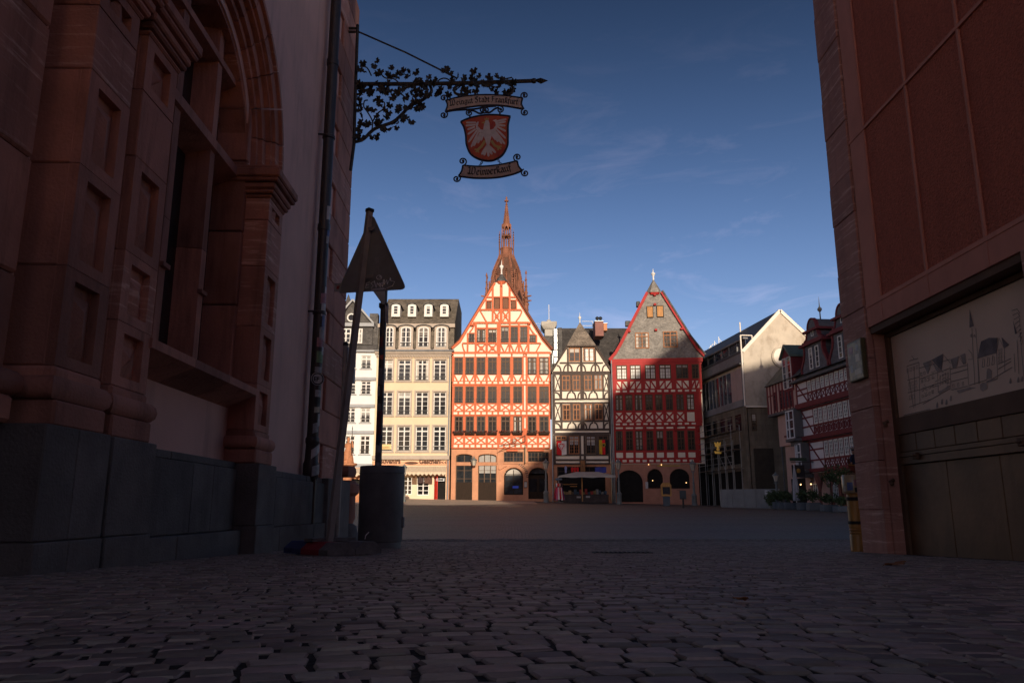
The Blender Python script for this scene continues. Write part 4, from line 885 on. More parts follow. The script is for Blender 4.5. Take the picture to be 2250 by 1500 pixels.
for (a, b_) in ((358, 410), (470, 520), (583, 632), (692, 743)):
    zz0, zz1 = HB.z(165), HB.z(90); yy_ = 1.0 + (dR - 1.0) * ((zz0 - z_c2) / (zr - z_c2)) - .1; kf = 1 + yy_ / 72
    x0, x1 = HB.x(a, 130) * kf, HB.x(b_, 130) * kf; zz0 *= kf; zz1 *= kf
    dm = MB().prism(archpoly(x0 - .05, x1 + .05, zz0 - .1, zz1 + .05, .18), yy_, yy_ + 2.2).build('attic_dormer', WPAINT, T)
    MB().strip(archpoly(x0 - .14, x1 + .14, zz0, zz1 + .14, .25)[2:], .08, yy_ - .15, yy_ + 2.3).build('dormer_roof', SLATE, dm)
    window(dm, x0 + .12, x1 - .12, zz0 + .1, zz1 - .1, yy_ - .05, 1, 3, WPAINT, fw=.08, bw=.05)
# shop front
zsf = HB.z(1130)
SIGNB = mat('shop_fascia', (.70, .36, .21), rough=.7, var=.08, bump=.05); BRLET = mat('brown_letters', (.09, .035, .015), rough=.6, bump=0)
MB().box(bx0, bx1, -.35, .5, HB.z(28, ZS) - .28, zsf + .02).build('shop_cornice', STONEG, T)
x_a, x_b = HB.x(300, 190, ZS), HB.x(2095, 190, ZS); zf0, zf1 = HB.z(240, ZS), HB.z(140, ZS)
MB().box(bx0, x_b, -.12, .3, zf0, zf1).build('fascia_board', SIGNB, T)
LETP = mat('pale_letters', (.75, .62, .45), rough=.6, bump=0)
lettering(T, 'Souvenirs', HB.x(318, 190, ZS), zf0 + .12, HB.x(905, 190, ZS) - HB.x(318, 190, ZS), .62, BRLET, -.14, bold=.025)
lettering(T, 'Geschen', HB.x(1365, 190, ZS), zf0 + .12, HB.x(1880, 190, ZS) - HB.x(1365, 190, ZS), .62, BRLET, -.14, bold=.03)
lettering(T, 'ke', HB.x(1890, 190, ZS), zf0 + .12, HB.x(2080, 190, ZS) - HB.x(1890, 190, ZS), .55, BRLET, -.14)
k = MB(); el = arc(HB.x(1175, 190, ZS), HB.z(192, ZS), .62, .13, 0, 360, 20)[:-1]; k.prism(el, -.135, -.12); k.build('fascia_emblem', BRLET, T)
HB.rect(303, 376, 1050, 1085, mat('yellow_board', (.72, .52, .25), bump=.05), 'small_signboard', -.14, -.1)
lettering(T, 'Souvenirs', HB.x(308, 1066), HB.z(1080), HB.x(363, 1066) - HB.x(308, 1066), .42, mat('brown_sign_letters', (.28, .15, .04), bump=0), -.145)
# awning with scalloped edge
AWN = mat('awning_cloth', (.62, .50, .36), rough=.9, var=.14, scale=3, bump=.3, bscale=9, stretch=(3, 1, .4))
def awning(T, x0, x1, zt, zl, zv, out, n):
    k = MB(); k.prismv([(x0, -.1, zt), (x0, -out, zl), (x0, -out, zl - .03), (x0, -.1, zt - .03)], (x1 - x0, 0, 0)); a = k.build('awning', AWN, T)
    k = MB(); st = (x1 - x0) / n
    for i in range(n):
        xa = x0 + st * i; k.prism([(xa, zl - .031)] + [(xa + st * t / 4, zv + .09 * math.cos(2 * math.pi * t / 4)) for t in range(5)] + [(xa + st, zl - .031)], -out, -out + .015)
    k.build('awning_valance', AWN, a)
awning(T, HB.x(300, 400, ZS), HB.x(2040, 400, ZS), HB.z(270, ZS), HB.z(425, ZS), HB.z(490, ZS), 1.2, 17)
xs0, xs1 = HB.x(990, 900, ZS), HB.x(1725, 900, ZS); xd1 = HB.x(2030, 900, ZS)
wn1 = [(HB.x(970, 800, ZS), HB.z(968, ZS)), (HB.x(1180, 800, ZS), HB.z(968, ZS)), (HB.x(1180, 800, ZS), HB.z(520, ZS)), (HB.x(970, 800, ZS), HB.z(520, ZS))]
wn2 = [(HB.x(1308, 800, ZS), HB.z(985, ZS)), (HB.x(1605, 800, ZS), HB.z(985, ZS)), (HB.x(1605, 800, ZS), HB.z(520, ZS)), (HB.x(1308, 800, ZS), HB.z(520, ZS))]
wn0 = [(x - 2.1, z) for x, z in wn1]; door_ = [(HB.x(1730, 800, ZS), -.25), (HB.x(2015, 800, ZS), -.25), (HB.x(2015, 800, ZS), HB.z(520, ZS)), (HB.x(1730, 800, ZS), HB.z(520, ZS))]
MB().holed([(bx0, -.3), (bx1, -.3), (bx1, zsf), (bx0, zsf)], [wn0, wn1, wn2, door_], .0, .4).build('shop_wall', mat('shop_cream', (.76, .60, .42), var=.05), T)
for w_, nx in ((wn0, 2), (wn1, 2), (wn2, 2)): window(T, w_[0][0], w_[1][0], w_[0][1], w_[2][1], .1, nx, 4, WPAINT, fw=.08, bw=.05, mull=.1, name='shop_window')
MB().box(door_[0][0], door_[1][0], .38, .42, -.25, door_[2][1]).build('doorway', DARKIN, T)
MB().prismv([(door_[0][0] + .02, .36, -.2), (door_[0][0] + .30, -.25, -.2), (door_[0][0] + .34, -.25, -.2), (door_[0][0] + .06, .36, -.2)], (0, 0, 2.4)).build('red_door_leaf', mat('red_door', (.62, .03, .015), rough=.5), T)
HB.rect(1780, 1990, 560, 640, GALV, 'door_sign', -.08, .0, ZS, .02); HB.rect(1830, 1960, 580, 620, DARKIN, 'sign_panel', -.09, -.07, ZS)
for x0, x1, y0, y1, c in ((1190, 1310, 520, 700, (.16, .09, .05)), (1330, 1480, 530, 690, (.05, .03, .03)), (1500, 1690, 520, 700, (.10, .05, .035))):
    HB.rect(x0, x1, y0, y1, mat('display_%d' % x0, c, var=.5, scale=9), 'hanging_display', -.3, -.2, ZS)
HB.rect(2035, 2110, 130, 1100, ORSAND, 'stone_pier', -.1, .4, ZS)
MB().tube([(bx1 - .12, -.12, -.2), (bx1 - .12, -.12, zb1)], .07, 8).build('rain_pipe', GALV, T, True)
# ---------------------------------------------------------------- white house at the left end
WHITE = mat('white_render', (.71, .695, .68), rough=.9, var=.05, bump=.1, dirt=.1, dcol=(.7, .65, .6)); GREYT = mat('grey_blue_trim', (.34, .35, .36), var=.08)
FW = faceuv((690, 950, 71.8), (822, 950, 72)); HW = House(FW, Z1, 150, 'white_house', 'narrow white house with grey cornices and slate gable left of the souvenir house')
T = HW.T; wx1_ = HW.x(262, 800); wx0_ = wx1_ - 6.6
holes = []
for y0, y1, s_ in ((440, 530, 3), (615, 706, 1), (800, 900, -2), (990, 1117, -6)):
    for a, b_ in ((165, 232), (62, 128), (-41, 26)):
        ym = (y0 + y1) / 2; holes.append([(HW.x(a + s_, ym), HW.z(y1)), (HW.x(b_ + s_, ym), HW.z(y1)), (HW.x(b_ + s_, ym), HW.z(y0)), (HW.x(a + s_, ym), HW.z(y0))])
MB().holed([(wx0_, HW.z(1210)), (wx1_, HW.z(1210)), (wx1_, HW.z(410)), (wx0_, HW.z(410))], holes, 0, .35).build('wall', WHITE, T)
MB().box(wx0_, wx1_, .5, 9, -.3, HW.z(410)).build('core', DARKIN, T)
for h in holes:
    window(T, h[0][0], h[1][0], h[0][1], h[2][1], .12, 2, 4, WPAINT, fw=.075, mull=.10, bw=.03, transom=3, rail=True)
    MB().box(h[0][0] - .12, h[1][0] + .12, -.1, .05, h[0][1] - .1, h[0][1] - .02).build('sill', GREYT, T)
for y in (600, 785, 966, 1192): MB().box(wx0_, wx1_, -.22, .05, HW.z(y + 11), HW.z(y - 9)).build('cornice', GREYT, T)
MB().box(wx0_, wx1_ + .05, -.35, .1, HW.z(418), HW.z(405)).build('eaves_cornice', GREYT, T)
za_, zb_ = HW.z(405), HW.z(362)
MB().prismv([(wx0_, -.4, za_), (wx0_, .25, zb_), (wx0_, .5, HW.z(240)), (wx0_, 6, HW.z(240)), (wx0_, 6, za_)], (wx1_ - wx0_, 0, 0)).build('roof_skirt', SLATE, T)
gz0, gz1 = HW.z(250), HW.z(355); xg0, xg1 = HW.x(0, 300), HW.x(246, 300)
MB().box(xg0, xg1, .05, 3, HW.z(365), HW.z(240)).build('gable_storey', SLATE, T)
for a, b_ in ((30, 97), (130, 176)): HW.win(a, b_, 256, 356, -.02, nx=2, nz=3, fr=WPAINT, fw=.1, mull=.12, bw=.045, transom=2)
MB().box(xg0 - .1, xg1 + .12, -.25, .3, HW.z(243), HW.z(220)).build('gable_cornice', GREYT, T)
ap = HW.p(112, 62); MB().prism([(xg0, HW.z(220)), (xg1 + .1, HW.z(220)), ap], .1, 5).build('gable', SLATE, T)
verge(HW, [(255, 222), (112, 60)], 12, GREYT, Z1, -.25, 5); verge(HW, [(-30, 222), (112, 60)], 12, GREYT, Z1, -.25, 5)
ow = MB().lathe([(.42, 0), (.42, .12), (.30, .13), (.30, .02)], 16).build('round_window', WPAINT, T); ow.matrix_local = Matrix.Translation((HW.x(100, 180), .12, HW.z(180))) @ Matrix.Rotation(R(90), 4, 'X')
cc = MB().lathe([(.01, .02), (.31, .02), (.31, .03), (.01, .03)], 16).build('pane', GLASS, ow)
HW.rect(203, 262, 116, 260, SLATE, 'chimney', 2, 3); MB().strip([HW.p(250, 230), HW.p(252, 300), HW.p(262, 370), HW.p(272, 405)], .5, .3, 3).build('curved_roof_cheek', SLATE, T)
awning(T, wx0_ + .3, wx1_ - .2, HW.z(1215), HW.z(1250), HW.z(1268), 1.0, 14)
MB().holed([(wx0_, -.3), (wx1_, -.3), (wx1_, HW.z(1210)), (wx0_, HW.z(1210))], [archpoly(wx1_ - 2.6, wx1_ - .7, -.28, HW.z(1285), .6), archpoly(wx1_ - 5.4, wx1_ - 3.4, -.28, HW.z(1285), .6)], .0, .4).build('shop_wall', ORSAND, T)
TUR = thing('red_turret', 'small red turret roof peeking above the white house gable', 'turret', at(764, 690, 95)); MB().lathe([(.75, -3), (.75, .0), (.95, .1), (.95, .5), (.5, 1.2), (.02, 2.6)], 8).build('turret_roof', SLATE, TUR); MB().lathe([(.97, .08), (.97, .48)], 8).lathe([(.77, -3), (.77, 0)], 8).build('turret_wall', ORANGE, TUR)
# ---------------------------------------------------------------- grey-timbered narrow house
Z3, Z8 = Zm(1190, 680, 3.411), Zm(1180, 680, 10.0)
GTIM = mat('grey_brown_timber', (.075, .055, .046), rough=.8, var=.2, scale=4, bump=.2, objvar=.08)
INFW = mat('warm_white_infill', (.76, .68, .56), rough=.9, var=.06, bump=.1, dirt=.15, dcol=(.7, .6, .5))
FN = faceuv((1216, 950, 71.9), (1342, 950, 71.7)); HN = House(FN, Z3, 300, 'grey_timber_house', 'narrow house with dark grey timbers, cream infill and pointed slate hip')
T = HN.T
nx0, nx1 = HN.x(86, 800), HN.x(512, 800); zj, ze = HN.z(1155), HN.z(468)
gv_ = [(80, 470), (198, 275), (396, 272), (515, 465)]; gq = [HN.p(*q) for q in gv_]
MB().prism([(nx0, zj), (nx1, zj), (nx1, ze), gq[3], gq[2], gq[1], gq[0], (nx0, ze)], 0, .3).build('infill_wall', INFW, T)
MB().box(nx0, nx1, .3, 9, -.3, ze).build('core', DARKIN, T)
apx = HN.p(297, 95)
# roof: two slopes and the hipped front
yb = 9; xm = (gq[1][0] + gq[2][0]) / 2; apy = 1.6; apz = at(1190 + 297 / 3.411, 680 + 95 / 3.411, FN.o.y + apy).z - FN.o.z
zt = max(gq[1][1], gq[2][1])
e0, e1 = (gq[0][0] - .25, gq[0][1] - .25), (gq[3][0] + .25, gq[3][1] - .25)
MB().add([(e0[0], -.2, e0[1]), (gq[1][0] - .12, -.32, zt), (xm, apy, apz), (xm, yb, apz), (e0[0], yb, e0[1]), (gq[2][0] + .12, -.32, zt), (e1[0], -.2, e1[1]), (e1[0], yb, e1[1])],
         [(0, 1, 2, 3, 4), (1, 5, 2), (5, 6, 7, 3, 2), (4, 3, 7)]).build('roof', mat('brown_slate', (.24, .195, .155), rough=.8, var=.3, scale=1.5, kind='slate', bs=4.5, bump=.5), T)
MB().box(gq[1][0] - .1, gq[2][0] + .1, -.3, .1, zt - .13, zt - .01).build('hip_eaves', GTIM, T)
finial(T, xm, apy, apz - .15, .15 + at(1277, 687, FN.o.y + apy).z - FN.o.z - apz, WPAINT, .08)
verge(HN, [(74, 462), (196, 270)], 14, GTIM, Z3, -.22, .1); verge(HN, [(398, 268), (520, 458)], 14, GTIM, Z3, -.22, .1)
for y0, y1, x0, x1 in ((394, 406, 135, 460), (463, 488, 86, 512), (664, 678, 88, 512), (693, 706, 88, 512), (604, 612, 96, 508), (828, 842, 96, 508), (890, 906, 90, 512), (920, 932, 88, 514), (1082, 1096, 90, 512), (1119, 1134, 90, 512), (1148, 1160, 90, 512), (932, 946, 90, 512), (486, 492, 150, 458)):
    HN.rect(x0, x1, y0, y1, GTIM, 'timber_beam', -.06, 0)
for x0, x1, y0, y1 in ((190, 203, 290, 464), (288, 306, 280, 464), (396, 409, 290, 464), (86, 101, 470, 930), (500, 513, 470, 930), (136, 153, 488, 665), (455, 467, 488, 665), (215, 232, 488, 612), (290, 318, 488, 665), (378, 396, 488, 612), (142, 158, 700, 893), (457, 470, 700, 893), (215, 235, 700, 830), (290, 320, 700, 893), (378, 398, 700, 830), (88, 106, 940, 1160), (500, 513, 940, 1160), (187, 205, 940, 1090), (283, 297, 940, 1160), (315, 332, 940, 1160), (405, 428, 940, 1090)):
    HN.rect(x0, x1, y0, y1, GTIM, 'timber_post', -.055, 0)
def lobes(yt, yb_, xs_):
    for a, b_ in xs_:
        HN.curve(((a, yb_), (a + (b_ - a) * .32, yt + (yb_ - yt) * .25), (b_, yt)), 11, GTIM, d=.05)
for c in (197, 297, 403): lobes(412, 463, ((c - 32, c), (c + 32, c)))
lobes(418, 463, ((145, 115), (455, 480)))
for c in (223, 304, 387): lobes(618, 664, ((c - 32, c - 4), (c + 32, c + 4)))
lobes(620, 664, ((140, 101), (470, 500)))
for c in (227, 305, 390): lobes(848, 891, ((c - 32, c - 4), (c + 32, c + 4)))
lobes(850, 891, ((142, 103), (470, 500)))
for y0, y1 in ((488, 612), (706, 832)):
    for x0, x1 in ((100, 142), (468, 502)):
        HN.curve(((x0, y0), ((x0 + x1) / 2 + 3, (y0 + y1) / 2), (x1, y1)), 7, GTIM, d=.045); HN.curve(((x1, y0), ((x0 + x1) / 2 - 3, (y0 + y1) / 2), (x0, y1)), 7, GTIM, d=.043)
for i, (x0, x1, y0, y1) in enumerate(((205, 288, 288, 390), (312, 396, 285, 390), (153, 215, 492, 604), (232, 290, 490, 604), (318, 378, 488, 604), (395, 455, 486, 602), (158, 215, 710, 828), (235, 290, 708, 828), (320, 378, 708, 827), (398, 457, 706, 826))):
    HN.win(x0, x1, y0, y1, -.05, nx=2 if i < 2 else 4, nz=3, transom=None if i < 2 else 2, fr=WINBR, fw=.085, mull=.09, bw=.016)
for x0, x1, y0, y1 in ((108, 187, 945, 1082), (205, 282, 945, 1082), (333, 405, 945, 1080), (426, 498, 945, 1080)):
    HN.win(x0, x1, y0, y1, -.05, nx=4, nz=5, transom=4, fr=WINBR if x0 < 300 else BROWNF, fw=.09, mull=.09, bw=.02)
HN.win(326, 392, 296, 386, -.015, nx=1, nz=1, fr=WINBR, gl=CURT, dep=.03, fw=.02) if False else None
for a in (329, 363): HN.rect(a, a + 24, 297, 384, CURT, 'curtain', -.0295 + .006, -.012)
for x0, x1 in ((135, 180), (205, 255), (262, 285), (312, 360), (375, 425), (440, 495)):
    HN.rect(x0, x1, 679, 692, INFW, 'joist_infill', -.03, 0)
# hanging banners in the first-floor windows
FRED, FWHT, FYEL, FBLK = mat('flag_red', (.62, .02, .025), rough=.9, bump=.1), mat('flag_white', (.75, .70, .66), rough=.9, bump=.1), mat('flag_gold', (.50, .33, .03), rough=.9, bump=.1), mat('flag_black', (.02, .02, .02), rough=.9, bump=.1)
def banner(label, x0, x1, y0, y1, cols, emb):
    a, c, z0, z1 = HN.x(x0, 1030), HN.x(x1, 1030), HN.z(y1), HN.z(y0)
    t = thing('hanging_flag', label, 'flag', FN.o + FN.ex * a + Vector((0, -.16, z0)), FN.rz); wdt = c - a; n = len(cols)
    for i, m_ in enumerate(cols):
        k = MB(); vs = []; N_ = 6; M_ = 6
        for r_ in range(M_ + 1):
            for q in range(N_ + 1):
                fx = (i + q / N_) / n; fz = r_ / M_; sw = .04 * math.sin(fx * 14 + fz * 3) * (1 - fz * .7); sag = -.07 * math.sin(fx * math.pi) * (1 - fz)
                vs.append((wdt * fx, sw, (z1 - z0) * fz + sag))
        fs = [(r_ * 7 + q, r_ * 7 + q + 1, r_ * 7 + q + 8, r_ * 7 + q + 7) for r_ in range(M_) for q in range(N_)]
        k.add(vs, fs); k.build('flag_panel', m_, t, True)
    w2, zc = wdt / 2, (z1 - z0) * .6
    if emb == 'eagle':
        k = MB().prism([(w2 - .3, zc + .3), (w2 + .3, zc + .3), (w2 + .3, zc), (w2, zc - .42), (w2 - .3, zc)], -.07, -.065); k.build('shield', FWHT, t)
        k = MB().prism([(w2 - .25, zc + .25), (w2 + .25, zc + .25), (w2 + .25, zc), (w2, zc - .36), (w2 - .25, zc)], -.078, -.073); k.build('shield_field', FRED, t)
        k = MB()
        for s_ in (-1, 1):
            for j in range(4): k.beam((w2 + s_ * .04, zc + .05), (w2 + s_ * (.22 - .02 * j), zc + .2 - .12 * j), .045, -.082 - .0004 * j, -.079)
        k.beam((w2, zc + .2), (w2, zc - .25), .09, -.083, -.079); k.build('eagle_emblem', FWHT, t)
    else:
        k = MB().prism([(w2 - .17, zc + .2), (w2 + .17, zc + .2), (w2 + .17, zc), (w2, zc - .22), (w2 - .17, zc)], -.07, -.065); k.build('shield', FYEL, t)
        k = MB()
        for s_ in (-1, 1):
            for j in range(3): k.beam((w2, zc + .03), (w2 + s_ * .14, zc + .13 - .1 * j), .03, -.075 - .0004 * j, -.071)
        k.beam((w2, zc + .14), (w2, zc - .15), .06, -.076, -.071); k.build('eagle_emblem', FBLK, t)
    MB().tube([(-.05, .02, z1 - z0 + .02), (wdt + .05, .02, z1 - z0 + .02)], .02, 6).build('flag_rod', IRON, t)
banner('red and white flag with eagle shield hanging in grey timber house window', 113, 186, 985, 1085, (FRED, FWHT), 'eagle')
banner('gold, red and black flag hanging in grey timber house window', 430, 498, 978, 1080, (FYEL, FRED, FBLK), 'x')
for i in range(4):
    HN.rect(338 + (i % 2) * 36, 362 + (i % 2) * 36, 952 + (i // 2) * 38, 978 + (i // 2) * 38, STK['grey'], 'window_poster', -.035, -.03)
for x0 in (212, 248):
    for y0 in (952, 990): HN.rect(x0, x0 + 24, y0, y0 + 22, STK['grey'], 'window_poster', -.035, -.03)
# ground floor
MB().holed([(nx0, -.3), (nx1, -.3), (nx1, zj), (nx0, zj)], [[(HN.x(118, 1300), -.2), (HN.x(480, 1300), -.2), (HN.x(480, 1300), HN.z(1175)), (HN.x(118, 1300), HN.z(1175))]], .1, .3).build('shop_wall', ORSAND, T)
k = HN.win(118, 480, 1172, 1250, .15, nx=6, nz=2, fr=BROWNF, fw=.08, name='shop_window')
HN.rect(290, 325, 1130, 1215, mat('carved_wood', (.25, .12, .05), var=.3), 'carved_bracket', -.45, .1, b=.06)
MB().tube([(nx0 - .08, -.1, 0), (nx0 - .08, -.1, ze - .2)], .06, 8).build('rain_pipe', GALV, T, True); MB().tube([(nx1 + .12, -.1, 0), (nx1 + .12, -.1, ze - .2)], .06, 8).build('rain_pipe', GALV, T, True)

# ---------------------------------------------------------------- roofs behind
def bgbox(name, label, cat, u0, u1, v0, v1, d, dep, m, part='wall'):
    a, b_ = at(u0, v1, d), at(u1, v0, d); t = thing(name, label, cat, (a.x, d, a.z)); MB().cbox(0, b_.x - a.x, 0, dep, 0, b_.z - a.z, .04).build(part, m, t); return t
br = thing('slate_ridge_roof', 'long dark slate roof rising behind the grey timber house', 'roof', at(1200, 830, 80))
a = at(1225, 830, 80); b_ = at(1400, 721, 86); p0 = at(1200, 830, 80)
MB().add([(0, 0, -3), (a.x - p0.x + 12, 0, -3), (b_.x - p0.x + 3, 6, b_.z - p0.z), (1.5, 6, b_.z - p0.z), (0, 12, -3), (a.x - p0.x + 12, 12, -3)], [(0, 1, 2, 3), (3, 2, 5, 4), (0, 3, 4), (1, 5, 2)]).build('roof_slope', mat('dark_slate', (.065, .058, .054), rough=.8, var=.35, scale=1.3, kind='slate', bs=3.2, bump=.5), br)
def chim():
    t = bgbox('brick_chimney', 'broad red-brown chimney with black cowl on the slate roof', 'chimney', 1308, 1326, 706, 738, 82, 2.0, mat('redbrown_render', (.26, .12, .10), var=.15), 'stack')
    wd = at(1326, 706, 82).x - at(1308, 706, 82).x; h = at(1308, 706, 82).z - at(1308, 738, 82).z
    MB().cbox(-.05, wd + .05, -.05, 2.05, h, h + .1, .02).build('chimney_cap', GALV, t)
    for i in range(2): MB().lathe([(.13, 0), (.13, .3), (.22, .32), (.22, .42), (.1, .55)], 8, (wd * .35 + .35 * i, .5, h + .1)).build('cowl', IRON, t, True)
    t2 = bgbox('orange_chimney', 'small orange chimney stub right of the red-brown chimney', 'chimney', 1326, 1334, 709, 726, 83, 1.0, mat('orange_render', (.55, .25, .13)), 'stack')
    MB().cbox(-.06, .5, -.05, 1.05, .79, .86, .01).build('chimney_cap', GALV, t2)
chim()
t = bgbox('vent_tower', 'pale metal ventilation tower behind the orange house gable', 'vent', 1197, 1216, 722, 738, 79, 1.6, mat('vent_metal', (.42, .39, .34), rough=.6, var=.1), 'vent_box')
vw = at(1216, 722, 79).x - at(1197, 722, 79).x
MB().prismv([(-.1, -.1, .72), (-.35, -.35, 1.1), (-.35, -.35, 1.5), (vw + .35, -.35, 1.5), (vw + .35, -.35, 1.1), (vw + .1, -.1, .72)], (0, 2.0, 0)).build('vent_hood', MATS['vent_metal'], t); MB().cbox(vw * .25, vw * .75, .3, 1.2, 1.5, 1.85, .1).build('vent_cap', MATS['vent_metal'], t)
MB().tube([(vw * .55, .8, 1.8), (vw * .55, .8, 3.6)], .035, 6).build('antenna', WPAINT, t); MB().cbox(-.1, vw + .1, 0, 2, -6, -.02, .02).build('shaft', SLATE, t)
t = thing('glazed_stair_bay', 'narrow bluish glazed strip beside the metal ventilation tower', 'roof', at(1218, 830, 78.5))
for i in range(7): MB().box(.02, .34, 0, .05, .75 * i, .75 * i + .65).build('glass_pane', mat('pale_glass', (.10, .13, .16), rough=.1, spec=.5, bump=0), t)
MB().box(-.04, .02, -.02, .3, 0, 5.2).box(.34, .4, -.02, .3, 0, 5.2).build('bay_frame', SLATE, t); MB().box(.45, .85, 0, 3, -1, 5.3).build('bay_wall', SLATE, t)
t = thing('roof_ladder', 'thin white roof ladder rail behind the orange gable', 'ladder', at(1178, 735, 80)); 
for x_ in (0, .55): MB().tube([(x_, 0, 0), (x_, 0, 1.25)], .025, 5).build('rail', WPAINT, t)
for i in range(5): MB().tube([(0, 0, .2 + .25 * i), (.55, 0, .2 + .25 * i)], .02, 5).build('rung', WPAINT, t)
t = thing('roof_handrail', 'white metal handrail on the ridge behind the slate hip', 'railing', at(1279, 724, 84))
for z_ in (.45, .95): MB().tube([(0, 0, z_), (1.2, 0, z_)], .03, 5).build('rail', WPAINT, t)
MB().tube([(1.2, 0, -.1), (1.2, 0, .95)], .03, 5).build('post', WPAINT, t)
# ---------------------------------------------------------------- red house with slate gable
Z4 = Zm(1330, 580, 2.678)
REDT = mat('red_timber', (.36, .024, .022), rough=.65, var=.12, scale=3, bump=.1, objvar=.05)
REDS = mat('pink_sandstone', (.42, .20, .135), rough=.85, var=.12, bump=.2, objvar=.06, dirt=.2)
FRD = faceuv((1348, 950, 71.3), (1537, 950, 70.6)); HR = House(FRD, Z4, 300, 'red_timber_house', 'deep red half-timbered house with grey slate gable and white finial')
T = HR.T; rx0, rx1 = HR.x(42, 700), HR.x(566, 700); zj, ze = HR.z(1175), HR.z(562)
go = [(28, 560), (88, 470), (246, 166), (330, 164), (497, 440), (582, 545)]; gq = [HR.p(*q) for q in go]
MB().box(rx0, rx1, 0, .3, zj, ze).build('infill_wall', INFW, T); MB().box(rx0, rx1, .3, 9, -.3, ze).build('core', DARKIN, T)
MB().prism([(rx0 - .1, ze), (rx1 + .1, ze), gq[5], gq[4], gq[3], gq[2], gq[1], gq[0]], -.02, .3).build('slate_gable', SLATEP, T)
MB().prism([(gq[0][0] - .1, gq[0][1] - .1), (gq[5][0] + .1, gq[5][1] - .1), (gq[4][0] + .1, gq[4][1]), (gq[3][0] + .05, gq[3][1]), (gq[2][0] - .05, gq[2][1]), (gq[1][0] - .1, gq[1][1])], .31, 9).build('roof', SLATE, T)
verge(HR, [(24, 562), (60, 520), (92, 465), (246, 168)], 17, REDT, Z4, -.25, .3); verge(HR, [(330, 168), (497, 438), (540, 505), (582, 545)], 15, REDT, Z4, -.25, .3); verge(HR, [(334, 160), (502, 430), (588, 540)], 9, SLATE, Z4, -.32, .35)
hw = (gq[3][0] - gq[2][0]) / 2; hc = (gq[3][0] + gq[2][0]) / 2; hz = gq[2][1]
MB().lathe([(hw * 1.15, hz - .05), (hw * 1.08, hz + .12), (.03, HR.z(85))], 6, (hc, .35, 0)).build('cap_roof', SLATEP, T); MB().lathe([(hw * .95, hz - .25), (hw * 1.1, hz - .06)], 6, (hc, .35, 0)).build('cap_cornice', REDT, T)
finial(T, hc, .35, HR.z(88), HR.z(20) - HR.z(88), WPAINT, .11)
for x, y in ((140, 394), (297, 390), (448, 386), (291, 240), (290, 184)): HR.rect(x - 8, x + 8, y - 6, y + 6, REDT, 'purlin_end', -.3, 0, b=.03)
for x0, x1, y0, y1 in ((245, 280, 250, 313), (303, 341, 248, 311)):
    HR.rect(x0 - 2, x1 + 2, y0 - 2, y1 + 4, DARKW, 'shutter_frame', -.08, 0)
    for i in range(4): HR.rect(x0 + 2 + (x1 - x0 - 4) * i / 4 + .5, x0 + 2 + (x1 - x0 - 4) * (i + 1) / 4 - .5, y0 + 2, y1 - 1, WOODL, 'shutter_board', -.11, -.06)
for x0, x1, y0, y1 in ((175, 257, 402, 495), (340, 425, 398, 492)): HR.win(x0, x1, y0, y1, -.1, nx=4, nz=4, transom=3, fr=WINBR, fw=.09, mull=.09, bw=.02, dep=.1)
HR.rect(30, 572, 556, 580, REDT, 'timber_beam', -.16, 0)
RA = [(65, 127), (145, 208), (233, 295), (317, 386), (415, 487), (508, 550)]; RBb = [(60, 102), (118, 160), (174, 217), (235, 279), (294, 337), (355, 397), (418, 461), (478, 522)]; RCc = [(62, 103), (121, 163), (178, 220), (242, 283), (301, 342), (360, 400), (424, 467), (485, 528)]
for cols, wy0, wy1, py0, py1, sy0, sy1, jet, kind in ((RA, 594, 678, 690, 733, 742, 753, .12, 'D'), (RBb, 768, 861, 873, 927, 935, 946, .08, 'X'), (RCc, 980, 1095, 1108, 1138, 1150, 1163, .0, '')):
    xe = 553 if cols is RCc else 566
    MB().box(rx0, HR.x(xe, 900), -jet - .01, 0, HR.z(sy1 + 7), HR.z(wy0 - 26 if cols is RCc else wy0 - 14)).build('storey_wall', REDT, T)
    ps = [(43, cols[0][0])] + [(cols[i][1], cols[i + 1][0]) for i in range(len(cols) - 1)] + [(cols[-1][1], xe)]
    for a, b_ in ps: HR.rect(a, b_, wy0 - 8, sy0, REDT, 'timber_post', -.05 - jet, -jet)
    for y0, y1 in ((wy0 - 12, wy0 - 1), (wy1 + 1, py0), (py1, sy0), (sy1, sy1 + 8)): HR.rect(43, xe, y0, y1, REDT, 'timber_beam', -.06 - jet, -jet)
    for i, (a, b_) in enumerate(cols):
        gl = (GLASS, CURT)[cols is RA and i in (0, 1, 2, 3)] if cols is not RBb else (GLASS if i < 7 else CURT)
        HR.win(a, b_, wy0, wy1, -.06 - jet, nx=4, nz=4 if cols is not RCc else 5, transom=3, fr=BROWNF, fw=.09, mull=.11, bw=.025, gl=gl, rail=cols is RCc)
        ext = 8
        HR.rect(a - 5, b_ + 5, py0 - 1, py1 + 1, INFW, 'infill_panel', -.03 - jet, 0)
        if kind == 'X' and i < 7: HR.beam(a - 4, py0, b_ + 4, py1, 10, REDT, 'timber_brace', .045 + jet); HR.beam(a - 4, py1, b_ + 4, py0, 10, REDT, 'timber_brace', .043 + jet)
        if kind == 'D':
            c = (a + b_) / 2; HR.rect(c - 4, c + 4, py0, py1, REDT, 'timber_post', -.045 - jet, 0)
            s_ = 1 if i % 2 else -1
            for (p, q) in ((a - 2, c - 4), (c + 4, b_ + 2)): HR.beam(p if s_ < 0 else q, py0, q if s_ < 0 else p, py1, 9, REDT, 'timber_brace', .04 + jet)
    n = 12
    for i in range(n):
        a = 62 + i * (xe - 80) / n; HR.rect(a, a + 24, sy0, sy1, INFW, 'joist_infill', -.045 - jet, 0)
